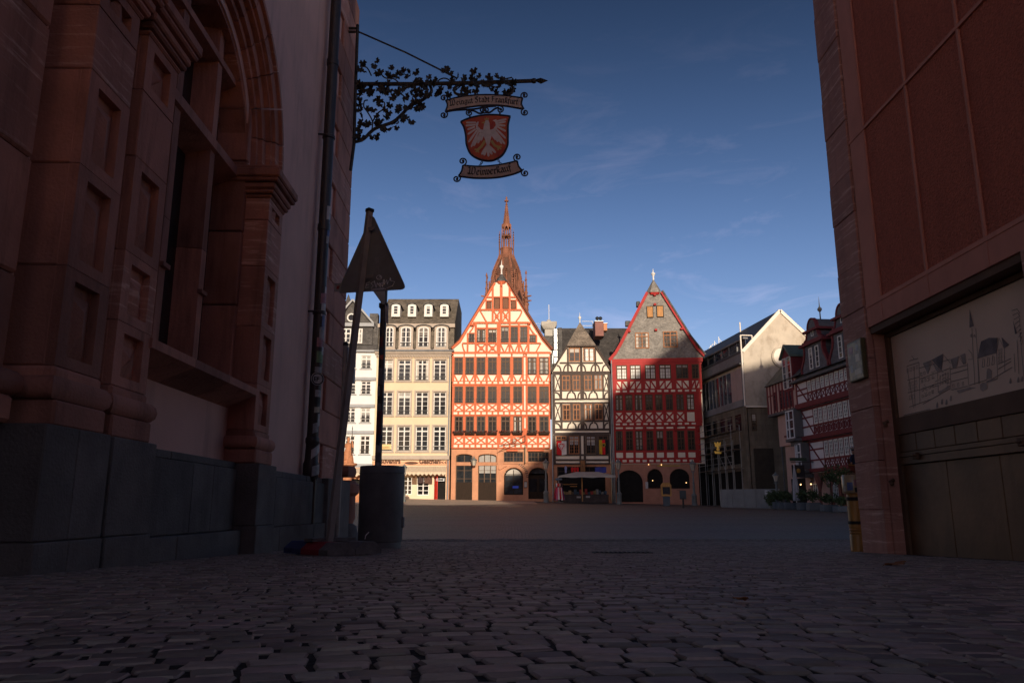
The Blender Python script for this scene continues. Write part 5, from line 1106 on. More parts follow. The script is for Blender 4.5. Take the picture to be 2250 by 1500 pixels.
HR.rect(536, 558, 764, 862, INFW, 'infill_panel', -.10, 0); HR.beam(536, 768, 558, 860, 7, REDT, 'timber_brace', .12); HR.beam(558, 768, 536, 860, 7, REDT, 'timber_brace', .118)
for i in range(8): a = RCc[i]; HR.rect(a[0], a[1], 958, 968, INFW, 'joist_infill', -.045, 0)
for x in (228, 412, 543): HR.poly([(x - 8, 946), (x + 8, 946), (x + 5, 975), (x - 3, 985)], -.35, -.02, REDT, 'jetty_bracket')
def ar(x0, x1, yt, yb_, rise):
    ym = (yt + yb_) / 2; return archpoly(HR.x(x0, ym), HR.x(x1, ym), HR.z(yb_), HR.z(yt), rise)
rA, rB, rC = ar(66, 222, 1210, 1400, 1.1), ar(247, 340, 1203, 1320, .8), ar(380, 497, 1203, 1320, .8)
MB().holed([(rx0 + .05, -.5), (HR.x(553, 1300), -.5), (HR.x(553, 1300), zj), (rx0 + .05, zj)], [rA, rB, rC], .1, .6).build('ground_floor_wall', REDS, T)
for w_ in (rB, rC): window(T, w_[0][0], w_[1][0], w_[0][1], max(q[1] for q in w_), .3, 6, 5, WINBR, GLASSW, fw=.08, bw=.03, mull=.05, arch=.78, name='arched_window')
DSH = mat('blue_grey_shopfront', (.20, .22, .26), var=.3, scale=2); k = window(T, rA[0][0], rA[1][0], rA[0][1], max(q[1] for q in rA), .35, 3, 3, DSH, GLASSW, fw=.12, bw=.06, mull=.3, arch=1.05, name='shop_door')
HR.rect(305, 440, 1183, 1190, mat('gold_letters', (.45, .33, .10), metal=.3), 'gold_lettering', .06, .1)
HR.rect(237, 252, 1280, 1320, STK['white'], 'menu_sheet', .04, .1)
LAMPW = mat('warm_bulb', (1, .62, .25), emit=2.5, bump=0, var=0)
rl = random.Random(2)
for x, y in ((255, 1178), (330, 1180), (280, 1272), (478, 1285)):
    MB().ball((HR.x(x, y), .0 if y < 1200 else .25, HR.z(y)), .035, 6, 4).build('light_bulb', LAMPW, T)
for j, x in enumerate((150, 195, 505)):
    zz = HR.z((330, 215, 428)[j]); MB().cbox(HR.x((120, 190, 498)[j], 300), HR.x((152, 212, 516)[j], 300), 1.0, 1.6, zz - .25, zz + .25, .04).build('roof_hatch', SLATE, T)
MB().tube([(rx0 - .05, -.12, 0), (rx0 - .05, -.12, ze)], .06, 8).build('rain_pipe', GALV, T, True)

# ---------------------------------------------------------------- concrete museum with gable
ZC, ZD = Zm(1540, 660, 5.0), Zm(1530, 930, 7.895)
CONC = mat('pale_concrete', (.53, .46, .37), rough=.9, var=.12, scale=.8, bump=.2, dirt=.75, dscale=.7, dcol=(.42, .36, .3), dstretch=(1.6, 1.6, .9))
CGREY = mat('grey_metal_cladding', (.22, .215, .215), rough=.6, var=.12, bump=.05, objvar=.1)
BSTONE = mat('brown_ashlar', (.19, .155, .115), rough=.9, var=.25, scale=.8, kind='brick', bs=1.2, ms=.012, bmix=.35, bump=.2, dirt=.5)
DROOF = mat('dark_metal_roof', (.045, .043, .045), rough=.5, var=.2, bump=.1)
PPAN = mat('pink_concrete_panel', (.42, .30, .27), var=.08)
cn = at(1634, 800, 63.0); far = at(1546, 850, 72.2)
FS = Face(far, cn, gz(cn.x, cn.y) - .1); sdir = -FS.ex
FGb = Face(cn, at(1790, 800, 63.0), FS.o.z)
CM = thing('concrete_museum', 'pale concrete building with pointed gable and glazed side wall right of the red house', 'building', FGb.o, FGb.rz)
def G(x, y): return FGb(ZC, x, y)
apx = G(868, 122); el = G(458, 572); xr_ = 2 * apx[0] - el[0]
vec = Vector((sdir.dot(FGb.ex), sdir.dot(FGb.ey), 0)) * 26
zb_ = G(600, 1165)[1]
MB().prismv([(0, 0, zb_), (xr_, 0, zb_), (xr_, 0, el[1]), (apx[0], 0, apx[1]), (0, 0, el[1])], vec).build('gable_wall', CONC, CM)
MB().prismv([(.12, .12, -.5), (xr_, .12, -.5), (xr_, .12, zb_ - .01), (.12, .12, zb_ - .01)], vec).build('stone_base', BSTONE, CM)
k = MB(); nrm = .16
k.prismv([(-.06, .3, el[1] + .02), (apx[0], .3, apx[1] + .02), (apx[0], .3, apx[1] + nrm), (-.06, .3, el[1] + nrm)], vec * .99); k.prismv([(apx[0], .3, apx[1] + .02), (xr_ + .1, .3, el[1] + .02), (xr_ + .1, .3, el[1] + nrm), (apx[0], .3, apx[1] + nrm)], vec * .99); k.build('roof', DROOF, CM)
CW = mat('white_coping', (.80, .72, .62), rough=.7, var=.05)
for sgn in (0, 1):
    pts_ = [(-.04, el[1]), (apx[0], apx[1])] if not sgn else [(apx[0], apx[1]), (xr_ + .06, el[1])]
    MB().beam((pts_[0][0], pts_[0][1] + .08), (pts_[1][0], pts_[1][1] + .08), .26, -.12, .32).build('gable_coping', CW, CM)
MB().tube([(apx[0] - 1.0, 8, apx[1] - .2), (apx[0] - 1.0, 8, apx[1] + 1.0)], .06, 6).build('roof_mast', CW, CM)
rw = MB().lathe([(.95, 0), (.95, .2), (.80, .22), (.78, .05)], 24).build('round_window', CONC, CM); q = G(900, 620); rw.matrix_local = Matrix.Translation((q[0], .05, q[1])) @ Matrix.Rotation(R(90), 4, 'X')
MB().lathe([(.01, .05), (.8, .05), (.8, .08), (.01, .08)], 24).build('round_panel', CW, rw)
q0, q1 = G(555, 1240), G(622, 1430); window(CM, q0[0], q1[0], q1[1], q0[1], .08, 1, 3, BROWNF, fw=.06)
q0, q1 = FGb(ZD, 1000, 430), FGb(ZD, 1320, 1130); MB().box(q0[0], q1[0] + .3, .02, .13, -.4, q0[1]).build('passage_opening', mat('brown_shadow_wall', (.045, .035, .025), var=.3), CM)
MB().box(-.05, xr_, -.1, .1, zb_ - .06, zb_ + .06).build('string_course', CW, CM)
# side wall pieces live in the frame of the side plane
SW = bpy.data.objects.new('side_wall', None); SW.empty_display_size = .2; link(SW, CM); SW.matrix_local = Matrix.Rotation(FGb.rz, 4, 'Z').inverted() @ Matrix.Translation(FS.o - FGb.o) @ Matrix.Rotation(FS.rz, 4, 'Z')
def zS(x, y, zm=ZC): return FS(zm, x, y)[1]
Lw = FS.len
def sbox(x0, x1, z0, z1, m, nm, y0=-.1, y1=.05): return MB().box(x0, x1, y0, y1, z0, z1).build(nm, m, SW)
zc1, zc0, zf0 = zS(440, 425), zS(450, 575), zS(450, 692)
n = 9; xa = -6
for i in range(n):
    x0 = xa + (Lw - xa) * i / n; x1 = xa + (Lw - xa) * (i + 1) / n
    sbox(x0 + .02, x1 - .02, zf0, zc0, CGREY, 'cladding_panel', -.06, .02); sbox(x0 + .08, x1 - .08, zc0 + .45, zc1, GLASSW, 'clerestory_pane', .3, .35); sbox(x0 - .04, x0 + .04, zc0, zc1, CGREY, 'clerestory_post', .2, .32)
    sbox(x0 + .02, x1 - .02, zc0, zc0 + .42, DROOF, 'clerestory_apron', .3, .36)
sbox(xa, Lw + .05, zf0 - .14, zf0 - .02, DROOF, 'gutter', -.4, .0); sbox(xa, Lw, zc1, zc1 + .12, CGREY, 'clerestory_head', .1, .5)
zg1, zg0 = zS(345, 790), zS(350, 1130); xg = FS(ZC, 345, 950)[0]
n = 15
for i in range(n):
    x0 = xa + (xg - xa) * i / n; x1 = xa + (xg - xa) * (i + 1) / n; sbox(x0 + .03, x1 - .03, zg0, zg1, GLASSW, 'glass_pane', -.08, -.04); sbox(x0 - .03, x0 + .03, zg0, zg1, CGREY, 'glass_mullion', -.16, -.03)
for i in range(2):
    x0 = xg + (Lw - .35 - xg) * i / 2; x1 = xg + (Lw - .35 - xg) * (i + 1) / 2; sbox(x0 + .02, x1 - .02, zg0, zg1, PPAN, 'concrete_panel', -.10, .02)
sbox(Lw - .33, Lw + .0, zg0, zg1, CGREY, 'corner_cladding', -.08, .02)
zbm = zS(480, 1165)
for i in range(8):
    x0 = xa + (Lw - xa) * i / 8; x1 = xa + (Lw - xa) * (i + 1) / 8; sbox(x0 + .01, x1 - .01, zbm, zg0 - .02, CGREY, 'beam_panel', -.3, .02)
MB().tube([(Lw + .03, -.12, zbm), (Lw + .03, -.12, zc0 + .3)], .07, 8).build('rain_pipe', CW, SW, True)
fr_ = [(Lw - .05, -.1, zc0), (Lw - .05, -.1, zc1 + .25), (Lw - .9, .3, zc1 + .45)]
MB().tube([(Lw - .05, -.1, zc0 - .1), (Lw - .05, -.1, zc1 + .3)], .06, 6).tube([(Lw - .05, -.1, zc1 + .3), (Lw - .05, .9, zc1 + .3)], .05, 6).tube([(Lw - .05, .9, zc1 + .3), (Lw - .05, .9, zc0 + .5)], .05, 6).build('white_frame', CW, SW)
zw1, zw0 = zS(430, 1255), zS(640, 165, ZD)
xs_w = [FS(ZC, x, 1350)[0] for x in (400, 470, 312, 372, 232, 288, 152, 206, 76, 130, 5, 52)]
for i in range(0, 12, 2):
    sbox(xs_w[i], xs_w[i + 1], zw0, zw1, GLASS, 'window', -.16, -.12); sbox(xs_w[i], xs_w[i + 1], (zw0 + zw1) / 2 + .5, (zw0 + zw1) / 2 + .56, BROWNF, 'window_bar', -.18, -.14)
sbox(xa, Lw - .02, zw1, zbm - .01, BSTONE, 'stone_lintel', -.2, .02); sbox(xa, Lw - .02, -.4, zw0, BSTONE, 'stone_apron', -.18, .02)
for i in range(6):
    l_ = xs_w[i * 2 + 1]; r_ = xs_w[i * 2 - 2] if i else Lw - .02
    sbox(l_, r_, zw0, zw1, BSTONE, 'stone_pier', -.19, .02)
# dark shop openings on the lower floors
for (za, zb2) in ((.3, 3.0), (3.6, 5.2)):
    for i in range(6): x0 = Lw - 1.4 - 1.6 * i; sbox(x0 - 1.2, x0, za, zb2, DARKIN, 'shop_opening', -.22, -.16)
WFR = mat('white_tubes', (.7, .72, .74), rough=.4, var=.05)
wt = thing('white_roof_truss', 'white tubular roof truss peeking beside the red house verge', 'truss', at(1552, 775, 95))
for i in range(4): MB().tube([(i * .55, 0, -2), (i * .55, 0, .4 + .55 * min(i, 3))], .05, 5).tube([(i * .55, 0, .4 + .5 * i), (i * .55 + .8, 0, -.6 + .4 * i)], .035, 5).build('truss_bar', WFR, wt)
MB().tube([(-.8, 0, -.8), (.9, 0, 1.15), (2.4, 0, -.3)], .06, 5).build('truss_chord', WFR, wt)
# scaffolding
STEEL = mat('scaffold_steel', (.30, .30, .29), rough=.5, var=.2, metal=.4); PLNK = mat('scaffold_plank', (.18, .13, .09), var=.3)
sf = thing('scaffolding', 'steel pipe scaffolding along the dark museum side wall', 'scaffold', FS.o, FS.rz)
zl = [zS(640, 810, ZD), zS(630, 500, ZD), zS(610, 190, ZD)]
for i in range(6):
    x = Lw - .4 - 1.5 * i
    for y in (-1.3, -.55): MB().tube([(x, y, -.2), (x, y, zl[2] + (.5 if i == 0 else -.6))], .03, 6).build('standard', STEEL, sf)
    for z in zl: MB().tube([(x, -1.4, z), (x, -.4, z)], .025, 6).build('transom_pipe', STEEL, sf)
for z in zl:
    MB().box(Lw - 8.2, Lw - .2, -1.25, -.6, z, z + .05).build('walk_board', PLNK, sf)
    for dz_ in (.5, 1.0): MB().tube([(Lw - 8.2, -1.3, z + dz_), (Lw - .2, -1.3, z + dz_)], .022, 6).build('guard_rail', STEEL, sf)
for i in range(2): MB().tube([(Lw - .4 - 1.5 * i, -1.33, zl[0]), (Lw - 1.9 - 1.5 * i, -1.33, zl[1])], .022, 6).build('brace_pipe', STEEL, sf)
# gold eagle sign
ge = thing('gold_eagle_sign', 'shining gold eagle shop sign hanging before the scaffolded wall', 'sign', at(1577, 980, 66))
GOLD = mat('gold_leaf_glow', (.85, .50, .10), rough=.35, var=.15, bump=.1, emit=.06)  # gold paint given a faint glow of its own to look lit
k = MB(); kk = 66 / FPX / 7.895
def gp_(x, y): return ((x - 372) * kk, (355 - y) * kk)
k.prism([gp_(*p) for p in ((340, 310), (360, 300), (368, 280), (380, 280), (388, 300), (408, 310), (402, 350), (385, 375), (358, 375), (345, 350))], -.05, .03)
for s_ in (-1, 1):
    for j in range(4): k.beam(gp_(372 + s_ * 18, 320 + j * 10), gp_(372 + s_ * (55 - j * 4), 290 + j * 22), .09, -.04 - .001 * j, .02)
k.beam(gp_(372, 370), gp_(372, 430), .16, -.04, .02)
for s_ in (-1, 1): k.beam(gp_(372, 400), gp_(372 + s_ * 28, 385 + 25), .07, -.035, .015)
k.build('gold_eagle', GOLD, ge)
MB().beam(gp_(320, 462), gp_(425, 462), .20, -.04, .02).beam(gp_(312, 440), gp_(330, 462), .1, -.038, .02).beam(gp_(432, 440), gp_(415, 462), .1, -.038, .02).build('gold_ribbon', GOLD, ge)
MB().tube([(0, 0, .6), (0, 0, 1.2), (2.0, 1.0, 1.0)], .03, 6).build('sign_arm', WIRON, ge); MB().strip([gp_(310, 330), gp_(305, 290), gp_(335, 275), gp_(372, 262), gp_(410, 275), gp_(440, 290), gp_(432, 330)], .05, -.01, .02).build('sign_scroll', WIRON, ge)
# hoarding
hp0, hp1 = at(1584, 1105, 60.5), at(1716, 1108, 58.0)
FH = Face(hp0, hp1, gz(hp0.x, hp0.y) - .1); hd = thing('site_hoarding', 'low grey board hoarding before the museum with white notice', 'fence', FH.o, FH.rz)
hh = FH.loc(1640, 1074)[1]; HOAR = mat('grey_hoarding', (.21, .205, .20), rough=.8, var=.12, objvar=.08, dirt=.3)
for i in range(5): MB().box(FH.len * i / 5 + .01, FH.len * (i + 1) / 5 - .01, 0, .05, 0, hh).build('board', HOAR, hd)
q0, q1 = FH(ZD, 1185, 1155), FH(ZD, 1270, 1225); MB().box(q0[0], q1[0], -.012, -.002, q1[1], q0[1]).build('notice', STK['white'], hd); MB().box(q0[0] + .06, q1[0] - .06, -.015, -.011, (q0[1] + q1[1]) / 2, (q0[1] + q1[1]) / 2 + .04).build('notice_text', STK['black'], hd)
# ---------------------------------------------------------------- right-hand row: pink house and red/white timber house
ZP, ZQ = Zm(1680, 640, 5.768), Zm(1680, 900, 6.523)
PINK = mat('pink_render', (.52, .34, .29), rough=.9, var=.08, bump=.15, dirt=.2); MAROON = mat('maroon_timber', (.175, .03, .034), rough=.7, var=.12, bump=.1, objvar=.05)
PWH = mat('cool_white_infill', (.68, .62, .62), rough=.9, var=.06, bump=.1); BAYG = mat('bay_lead', (.10, .10, .105), rough=.6, var=.2)
pA, pB = at(1690, 950, 61.7), at(1875, 950, 49.2); dd = (pB - pA).normalized()
pC = at(1766, 1000, 100); r_ = ray(1766, 1000)
FPt = Face(pA, pB, gz(20.5, 56) - .15)
xs_split = FPt.loc(1764, 1000)[0]; xe = FPt.loc(1875, 1000)[0] + 3.2
PH_ = thing('pink_house', 'pink rendered corner house with glazed bay windows and maroon timber top storey', 'house', FPt.o + FPt.ey * .38, FPt.rz); T = PH_
def P1(x, y): return FPt(ZP, x, y)
def P2(x, y): return FPt(ZQ, x, y)
def rc_(T, x0, x1, z0, z1, m, nm, y0=-.05, y1=.05, b=0): return (MB().cbox(x0, x1, y0, y1, z0, z1, b) if b else MB().box(x0, x1, y0, y1, z0, z1)).build(nm, m, T)
zt0 = FPt(ZC, 770, 1255)[1]; zt1 = P1(60, 1215)[1]; zlo = P2(180, 530)[1]
x0p = P1(60, 1300)[0]; x0l = P2(160, 300)[0]
rc_(T, x0p, xs_split, zt0, zt1, PINK, 'top_storey', -.55, 3); rc_(T, x0p - .05, xs_split, zt0 - .2, zt0 - .01, BAYG, 'jetty_beam', -.6, 3)
rc_(T, x0l, xs_split, zlo, zt0 - .2, PINK, 'upper_wall', -.15, 4); rc_(T, x0l + .5, xs_split, -.2, zlo - .005, PINK, 'lower_wall', .05, 4)
n = 9
for i in range(n): x = x0p + (xs_split - x0p) * i / n; rc_(T, x, x + .13, zt0, zt1, MAROON, 'timber_post', -.61, -.5)
rc_(T, x0p, x0p + (xs_split - x0p) * .35, zt0 + (zt1 - zt0) * .62, zt0 + (zt1 - zt0) * .66, MAROON, 'timber_beam', -.6, -.5)
for i in (2, 4, 5, 6, 7):
    x = x0p + (xs_split - x0p) * (i + .25) / n; window(T, x, x + .42, zt0 + .12, zt0 + (zt1 - zt0) * .72, -.63, 1, 3, MAROON, GLASSW, fw=.06, bw=.03)
for (a, b_, c, d) in ((280, 180, 355, 345), (375, 590, 445, 765)):
    q0, q1 = P2(a, b_), P2(c, d); off = -.15 if b_ < 400 else .05
    rc_(T, q0[0] - .12, q1[0] + .12, q1[1] - .05, q0[1] + .1, MAROON if False else PWH, 'window_surround', off - .03, off + .02); window(T, q0[0], q1[0], q1[1], q0[1], off - .06, 2, 2, WPAINT, fw=.05, bw=.04); rc_(T, q0[0] - .25, q1[0] + .2, q1[1] - .18, q1[1] - .06, MAROON, 'sill', off - .2, off)
def bay(x0, x1, z0, z1, y, nz):
    b = MB().prismv([(x0, y, z0), (x0 + .15, y - .75, z0), (x1 - .15, y - .75, z0), (x1, y, z0)], (0, 0, z1 - z0)).build('bay_core', GLASSW, T); W_ = mat('bay_frame_white', (.62, .63, .66), rough=.5, var=.05)
    for xx, yy in ((x0 + .15, y - .75), ((x0 + x1) / 2 - .15, y - .76), (x1 - .15, y - .75), (x0, y)): MB().box(xx - .05, xx + .05, yy - .05, yy + .05, z0, z1).build('bay_post', W_, b)
    for i in range(nz + 1):
        z = z0 + (z1 - z0) * i / nz; MB().box(x0 + .12, x1 - .12, y - .80, y - .74, z - .04, z + .04).build('bay_rail', W_, b)
        MB().beam((0, 0), (0, 1), .01, 0, .01)
        MB().prismv([(x0 - .03, y, z - .04), (x0 + .12, y - .77, z - .04), (x0 + .17, y - .77, z - .04), (x0 + .03, y, z - .04)], (0, 0, .08)).build('bay_rail', W_, b)
    MB().prismv([(x0 - .1, y, z0 - .06), (x0 + .1, y - .9, z0 - .06), (x1 + .05, y - .9, z0 - .06), (x1 + .15, y, z0 - .06)], (0, 0, -.2)).prismv([(x0 + .1, y, z0 - .262), (x0 + .25, y - .6, z0 - .262), (x1 - .1, y - .6, z0 - .262), (x1, y, z0 - .262)], (0, 0, -.3)).build('bay_foot', BAYG, b)
    MB().box(x1 - .14, x1 + .02, y - .78, y, z0, z1 + .1).build('bay_side', BAYG, b)
q0, q1 = P2(440, 25), P2(560, 405); bay(q0[0] - .6, q1[0] - .1, P2(480, 405)[1], zt0 - .25, -.15, 3)
q0, q1 = P2(530, 480), P2(645, 860); bay(q0[0] - .5, q1[0] - .3, P2(570, 855)[1], P2(560, 490)[1], .05, 3)
q0, q1 = P2(310, 990), P2(520, 1215); rc_(T, q0[0], q1[0], -.1, q0[1], DARKIN, 'doorway', -.0, .07); q0, q1 = P2(620, 1060), P2(690, 1230)
window(T, q0[0], q1[0], q1[1], q0[1], -.0, 2, 3, WPAINT, fw=.06)
for (u, v) in ((1757, 1064), (1779.5, 1063)):
    x, z = FPt.loc(u, v); MB().ball((x, -.3, z), .05, 8, 5).build('lit_bulb', LAMPW, T); MB().lathe([(.1, .05), (.12, .08), (.02, .2)], 8, (x, -.3, z)).tube([(x, -.3, z + .2), (x, .05, z + .25)], .015, 5).build('bulb_holder', IRON, T)
# roof of the pink house with gabled dormer
zr1 = P1(560, 640)[1] + .3
ex_ = xs_split + 1.0
xrp, zrp = FPt.loc(1744, 765, 3.6); zrp = FPt.loc(1776, 748, 3.6)[1]
MB().add([(x0p - .1, -.75, zt1), (ex_, -.75, zt1), (ex_, 3.6, zrp), (xrp, 3.6, zrp), (x0p - .1, 7, zt1), (ex_, 7, zt1)], [(0, 1, 2, 3), (3, 2, 5, 4), (0, 3, 4), (1, 5, 2)]).build('roof', SLATE, T)
d0, d1 = P1(275, 1150), P1(385, 1100); zt_ = P1(320, 690)[1]; zdd = P1(275, 850)[1]
dm = MB().prism([(d0[0], zt1 - .9), (d1[0] + .1, zt1 - .9), (d1[0] + .1, zdd), ((d0[0] + d1[0]) / 2, zt_), (d0[0], zdd)], -.62, 3).build('dormer', MAROON, T)
GRC = mat('green_copper', (.12, .16, .13), rough=.6, var=.2); MB().prism([(d0[0] - .12, zdd - .1), ((d0[0] + d1[0]) / 2, zt_ - .05), (d1[0] + .22, zdd - .1), (d1[0] + .22, zdd + .05), ((d0[0] + d1[0]) / 2, zt_ + .15), (d0[0] - .12, zdd + .05)], -.8, 3).build('dormer_roof', GRC, dm)
for a in (0, 1):
    w0 = (d1[0] + .1 - d0[0]) / 2; window(dm, d0[0] + .1 + w0 * a, d0[0] + w0 * (a + 1) - .08, zt1 - .7, zdd - .05, -.68, 1, 4, WPAINT, GLASSW, fw=.05)
MB().tube([(x0l + .25, -.1, -.1), (x0l + .25, -.1, zlo)], .06, 8).build('rain_pipe', BAYG, T, True)
# hanging sign of the pink house
hs_ = thing('dark_pub_sign', 'dark hanging pub sign with golden head on iron arm beside the bay window', 'sign', FPt.o + FPt.ex * P2(700, 760)[0] + Vector((0, 0, P2(700, 760)[1])), FPt.rz)
MB().tube([(0, 0, .05), (-.1, -1.6, .05)], .03, 6).build('sign_arm', WIRON, hs_); MB().box(-.04, .04, -1.6, -.7, -1.0, -.15).build('sign_plate', IRON, hs_); MB().ball((-.06, -1.15, -.55), .2, 8, 6).build('golden_head', mat('dull_gold', (.35, .2, .05)), hs_); MB().box(-.04, .04, -1.7, -.5, .12, .35).build('sign_header', mat('dark_green', (.04, .06, .04)), hs_)
# timber house at the right end
TH = thing('maroon_timber_house', 'white half-timbered house with maroon lattice timbers and scrolled slate gables at right', 'house', FPt.o + FPt.ey * .38, FPt.rz); T = TH
A0, A1 = P1(560, 1140)[0], xe
zA = dict(eave=P1(1060, 955)[1], wt=P1(1060, 965)[1], wb=P1(1060, 1128)[1], xb=P1(1060, 1262)[1], cb=P1(1060, 1340)[1])
zA2 = dict(wb=P2(1240, 92)[1], lb=P2(1240, 252)[1], cb=P2(1240, 325)[1], wt=P2(1250, 362)[1], cwb=P2(1200, 640)[1], clb=P2(1200, 785)[1], skb=P2(1200, 860)[1])
xT0 = xs_split + .02
rc_(T, xT0, xe, zA['cb'], zA['eave'], PWH, 'infill_wall', -.5, 3); rc_(T, xT0, xe, zA2['cb'], zA['cb'] - .01, PWH, 'infill_wall', -.3, 3); rc_(T, xT0 + .3, xe, zA2['skb'], zA2['cb'] - .01, PWH, 'infill_wall', -.1, 3); rc_(T, xT0 + .4, xe, -.2, zA2['skb'] - .01, PINK, 'arcade_wall', .1, 3)
def storey(y, zt, zw1, zw0, zp0, zc0, x0, xw, nw, kind):
    rc_(T, x0, xe, zw1, zt, MAROON, 'timber_beam', y - .07, y); rc_(T, x0, xe, zw0 - .1, zw0, MAROON, 'timber_beam', y - .065, y); rc_(T, x0, xe, zc0, zp0, MAROON, 'cornice_beam', y - .22, y, .03); rc_(T, x0, x0 + .13, zc0, zt, MAROON, 'timber_post', y - .06, y)
    MB().beam((x0 + .1, zw1), (xw - .05, zp0), .1, y - .05, y).build('timber_brace', MAROON, T); rc_(T, x0, xw, zw1 - .55, zw1 - .45, MAROON, 'timber_beam', y - .055, y)
    pw = (xe - xw) / nw
    for i in range(nw):
        a = xw + pw * i; rc_(T, a - .03, a + .03, zp0, zw1, MAROON, 'timber_post', y - .06, y); window(T, a + .06, a + pw - .06, zw0 + .02, zw1 - .02, y - .05, 2, 4, WPAINT, GLASSW, fw=.09, bw=.04, mull=.07)
        b0, b1, c0, c1 = a + .05, a + pw - .05, zp0, zw0 - .1; xm, zm_ = (b0 + b1) / 2, (c0 + c1) / 2
        if kind == 'X':
            k = MB().strip([(b0, c1), (b0 + (xm - b0) * .75, zm_ + .12), (xm, zm_), (b1 - (b1 - xm) * .25 - .02, zm_ - .12), (b1, c0)], .038, y - .045, y); k.strip([(b1, c1), (b1 - (b1 - xm) * .75, zm_ + .12), (xm, zm_), (b0 + .1, zm_ - .12), (b0, c0)], .05, y - .043, y); k.build('timber_brace', MAROON, T)
        elif kind == 'O':
            k = MB().strip(arc(xm, zm_, (b1 - b0) / 2 * .92, (c1 - c0) / 2 * .95, 0, 360, 14), .05, y - .045, y); k.beam((b0 + .08, c1 - .08), (b1 - .08, c0 + .08), .045, y - .04, y); k.beam((b0 + .08, c0 + .08), (b1 - .08, c1 - .08), .045, y - .038, y); k.strip([(xm - .13, zm_), (xm, zm_ + .18), (xm + .13, zm_), (xm, zm_ - .18), (xm - .13, zm_)], .035, y - .042, y); k.build('lattice_ring', MAROON, T)
        else:
            for j in range(-1, 3):
                k = MB(); ww = (b1 - b0) / 2
                pa, pb = (b0 + ww * j, c0), (b0 + ww * (j + 1.6), c1)
                def cl(p, q):
                    d_ = Vector(q) - Vector(p); t0, t1 = 0, 1
                    if d_.x: ta, tb = sorted(((b0 - p[0]) / d_.x, (b1 - p[0]) / d_.x)); t0, t1 = max(t0, ta), min(t1, tb)
                    return None if t1 - t0 < .1 else (tuple(Vector(p) + d_ * t0), tuple(Vector(p) + d_ * t1))
                s1 = cl(pa, pb); s2 = cl((pa[0], c1), (pb[0], c0))
                if s1: k.beam(*s1, .04, y - .04, y)
                if s2: k.beam(*s2, .04, y - .038, y)
                if s1 or s2: k.build('lattice_bar', MAROON, T)
storey(-.5, zA['eave'], zA['wt'], zA['wb'], zA['xb'], zA['cb'], xT0, A0, 13, 'X')
storey(-.3, zA['cb'] - .02, P1(1060, 1368)[1], zA2['wb'], zA2['lb'], zA2['cb'], xT0 + .1, P2(690, 100)[0], 12, 'O')
storey(-.1, zA2['cb'] - .02, zA2['wt'], zA2['cwb'], zA2['clb'], zA2['clb'] - .25, xT0 + .45, P2(805, 600)[0], 11, 'L')
MB().prismv([(P2(930, 820)[0], -.1, zA2['clb'] - .2), (P2(930, 820)[0], -.9, zA2['skb'] - .05), (P2(930, 820)[0], -.9, zA2['skb'] - .12), (P2(930, 820)[0], .1, zA2['skb'] - .1)], (xe - P2(930, 820)[0], 0, 0)).build('tile_skirt', mat('red_tiles', (.22, .07, .04), var=.3, kind='tile', bs=6, bump=.6), T)
MRS = mat('maroon_stone', (.20, .07, .055), var=.2)
for j in range(4):
    xa = P2(850, 1100)[0] + 1.75 * j; ap_ = archpoly(xa + .3, xa + 1.45, -.1, zA2['skb'] - .55, .55)
    MB().strip([(ap_[1][0], ap_[1][1])] + ap_[2:] + [(ap_[0][0], ap_[0][1])], .3, -.05, .12).build('stone_arch', MRS, T); window(T, xa + .45, xa + 1.3, .9, zA2['skb'] - .7, .0, 4, 5, WPAINT, GLASSW, fw=.06, bw=.03, mull=.05, arch=.42)
MB().lathe([(.12, -.1), (.14, .2), (.1, .3), (.1, zA2['skb'] - 1.2), (.3, zA2['skb'] - .4), (.3, zA2['skb'])], 8, (P2(785, 1100)[0], -.35, 0)).build('corner_post', MRS, T, True)
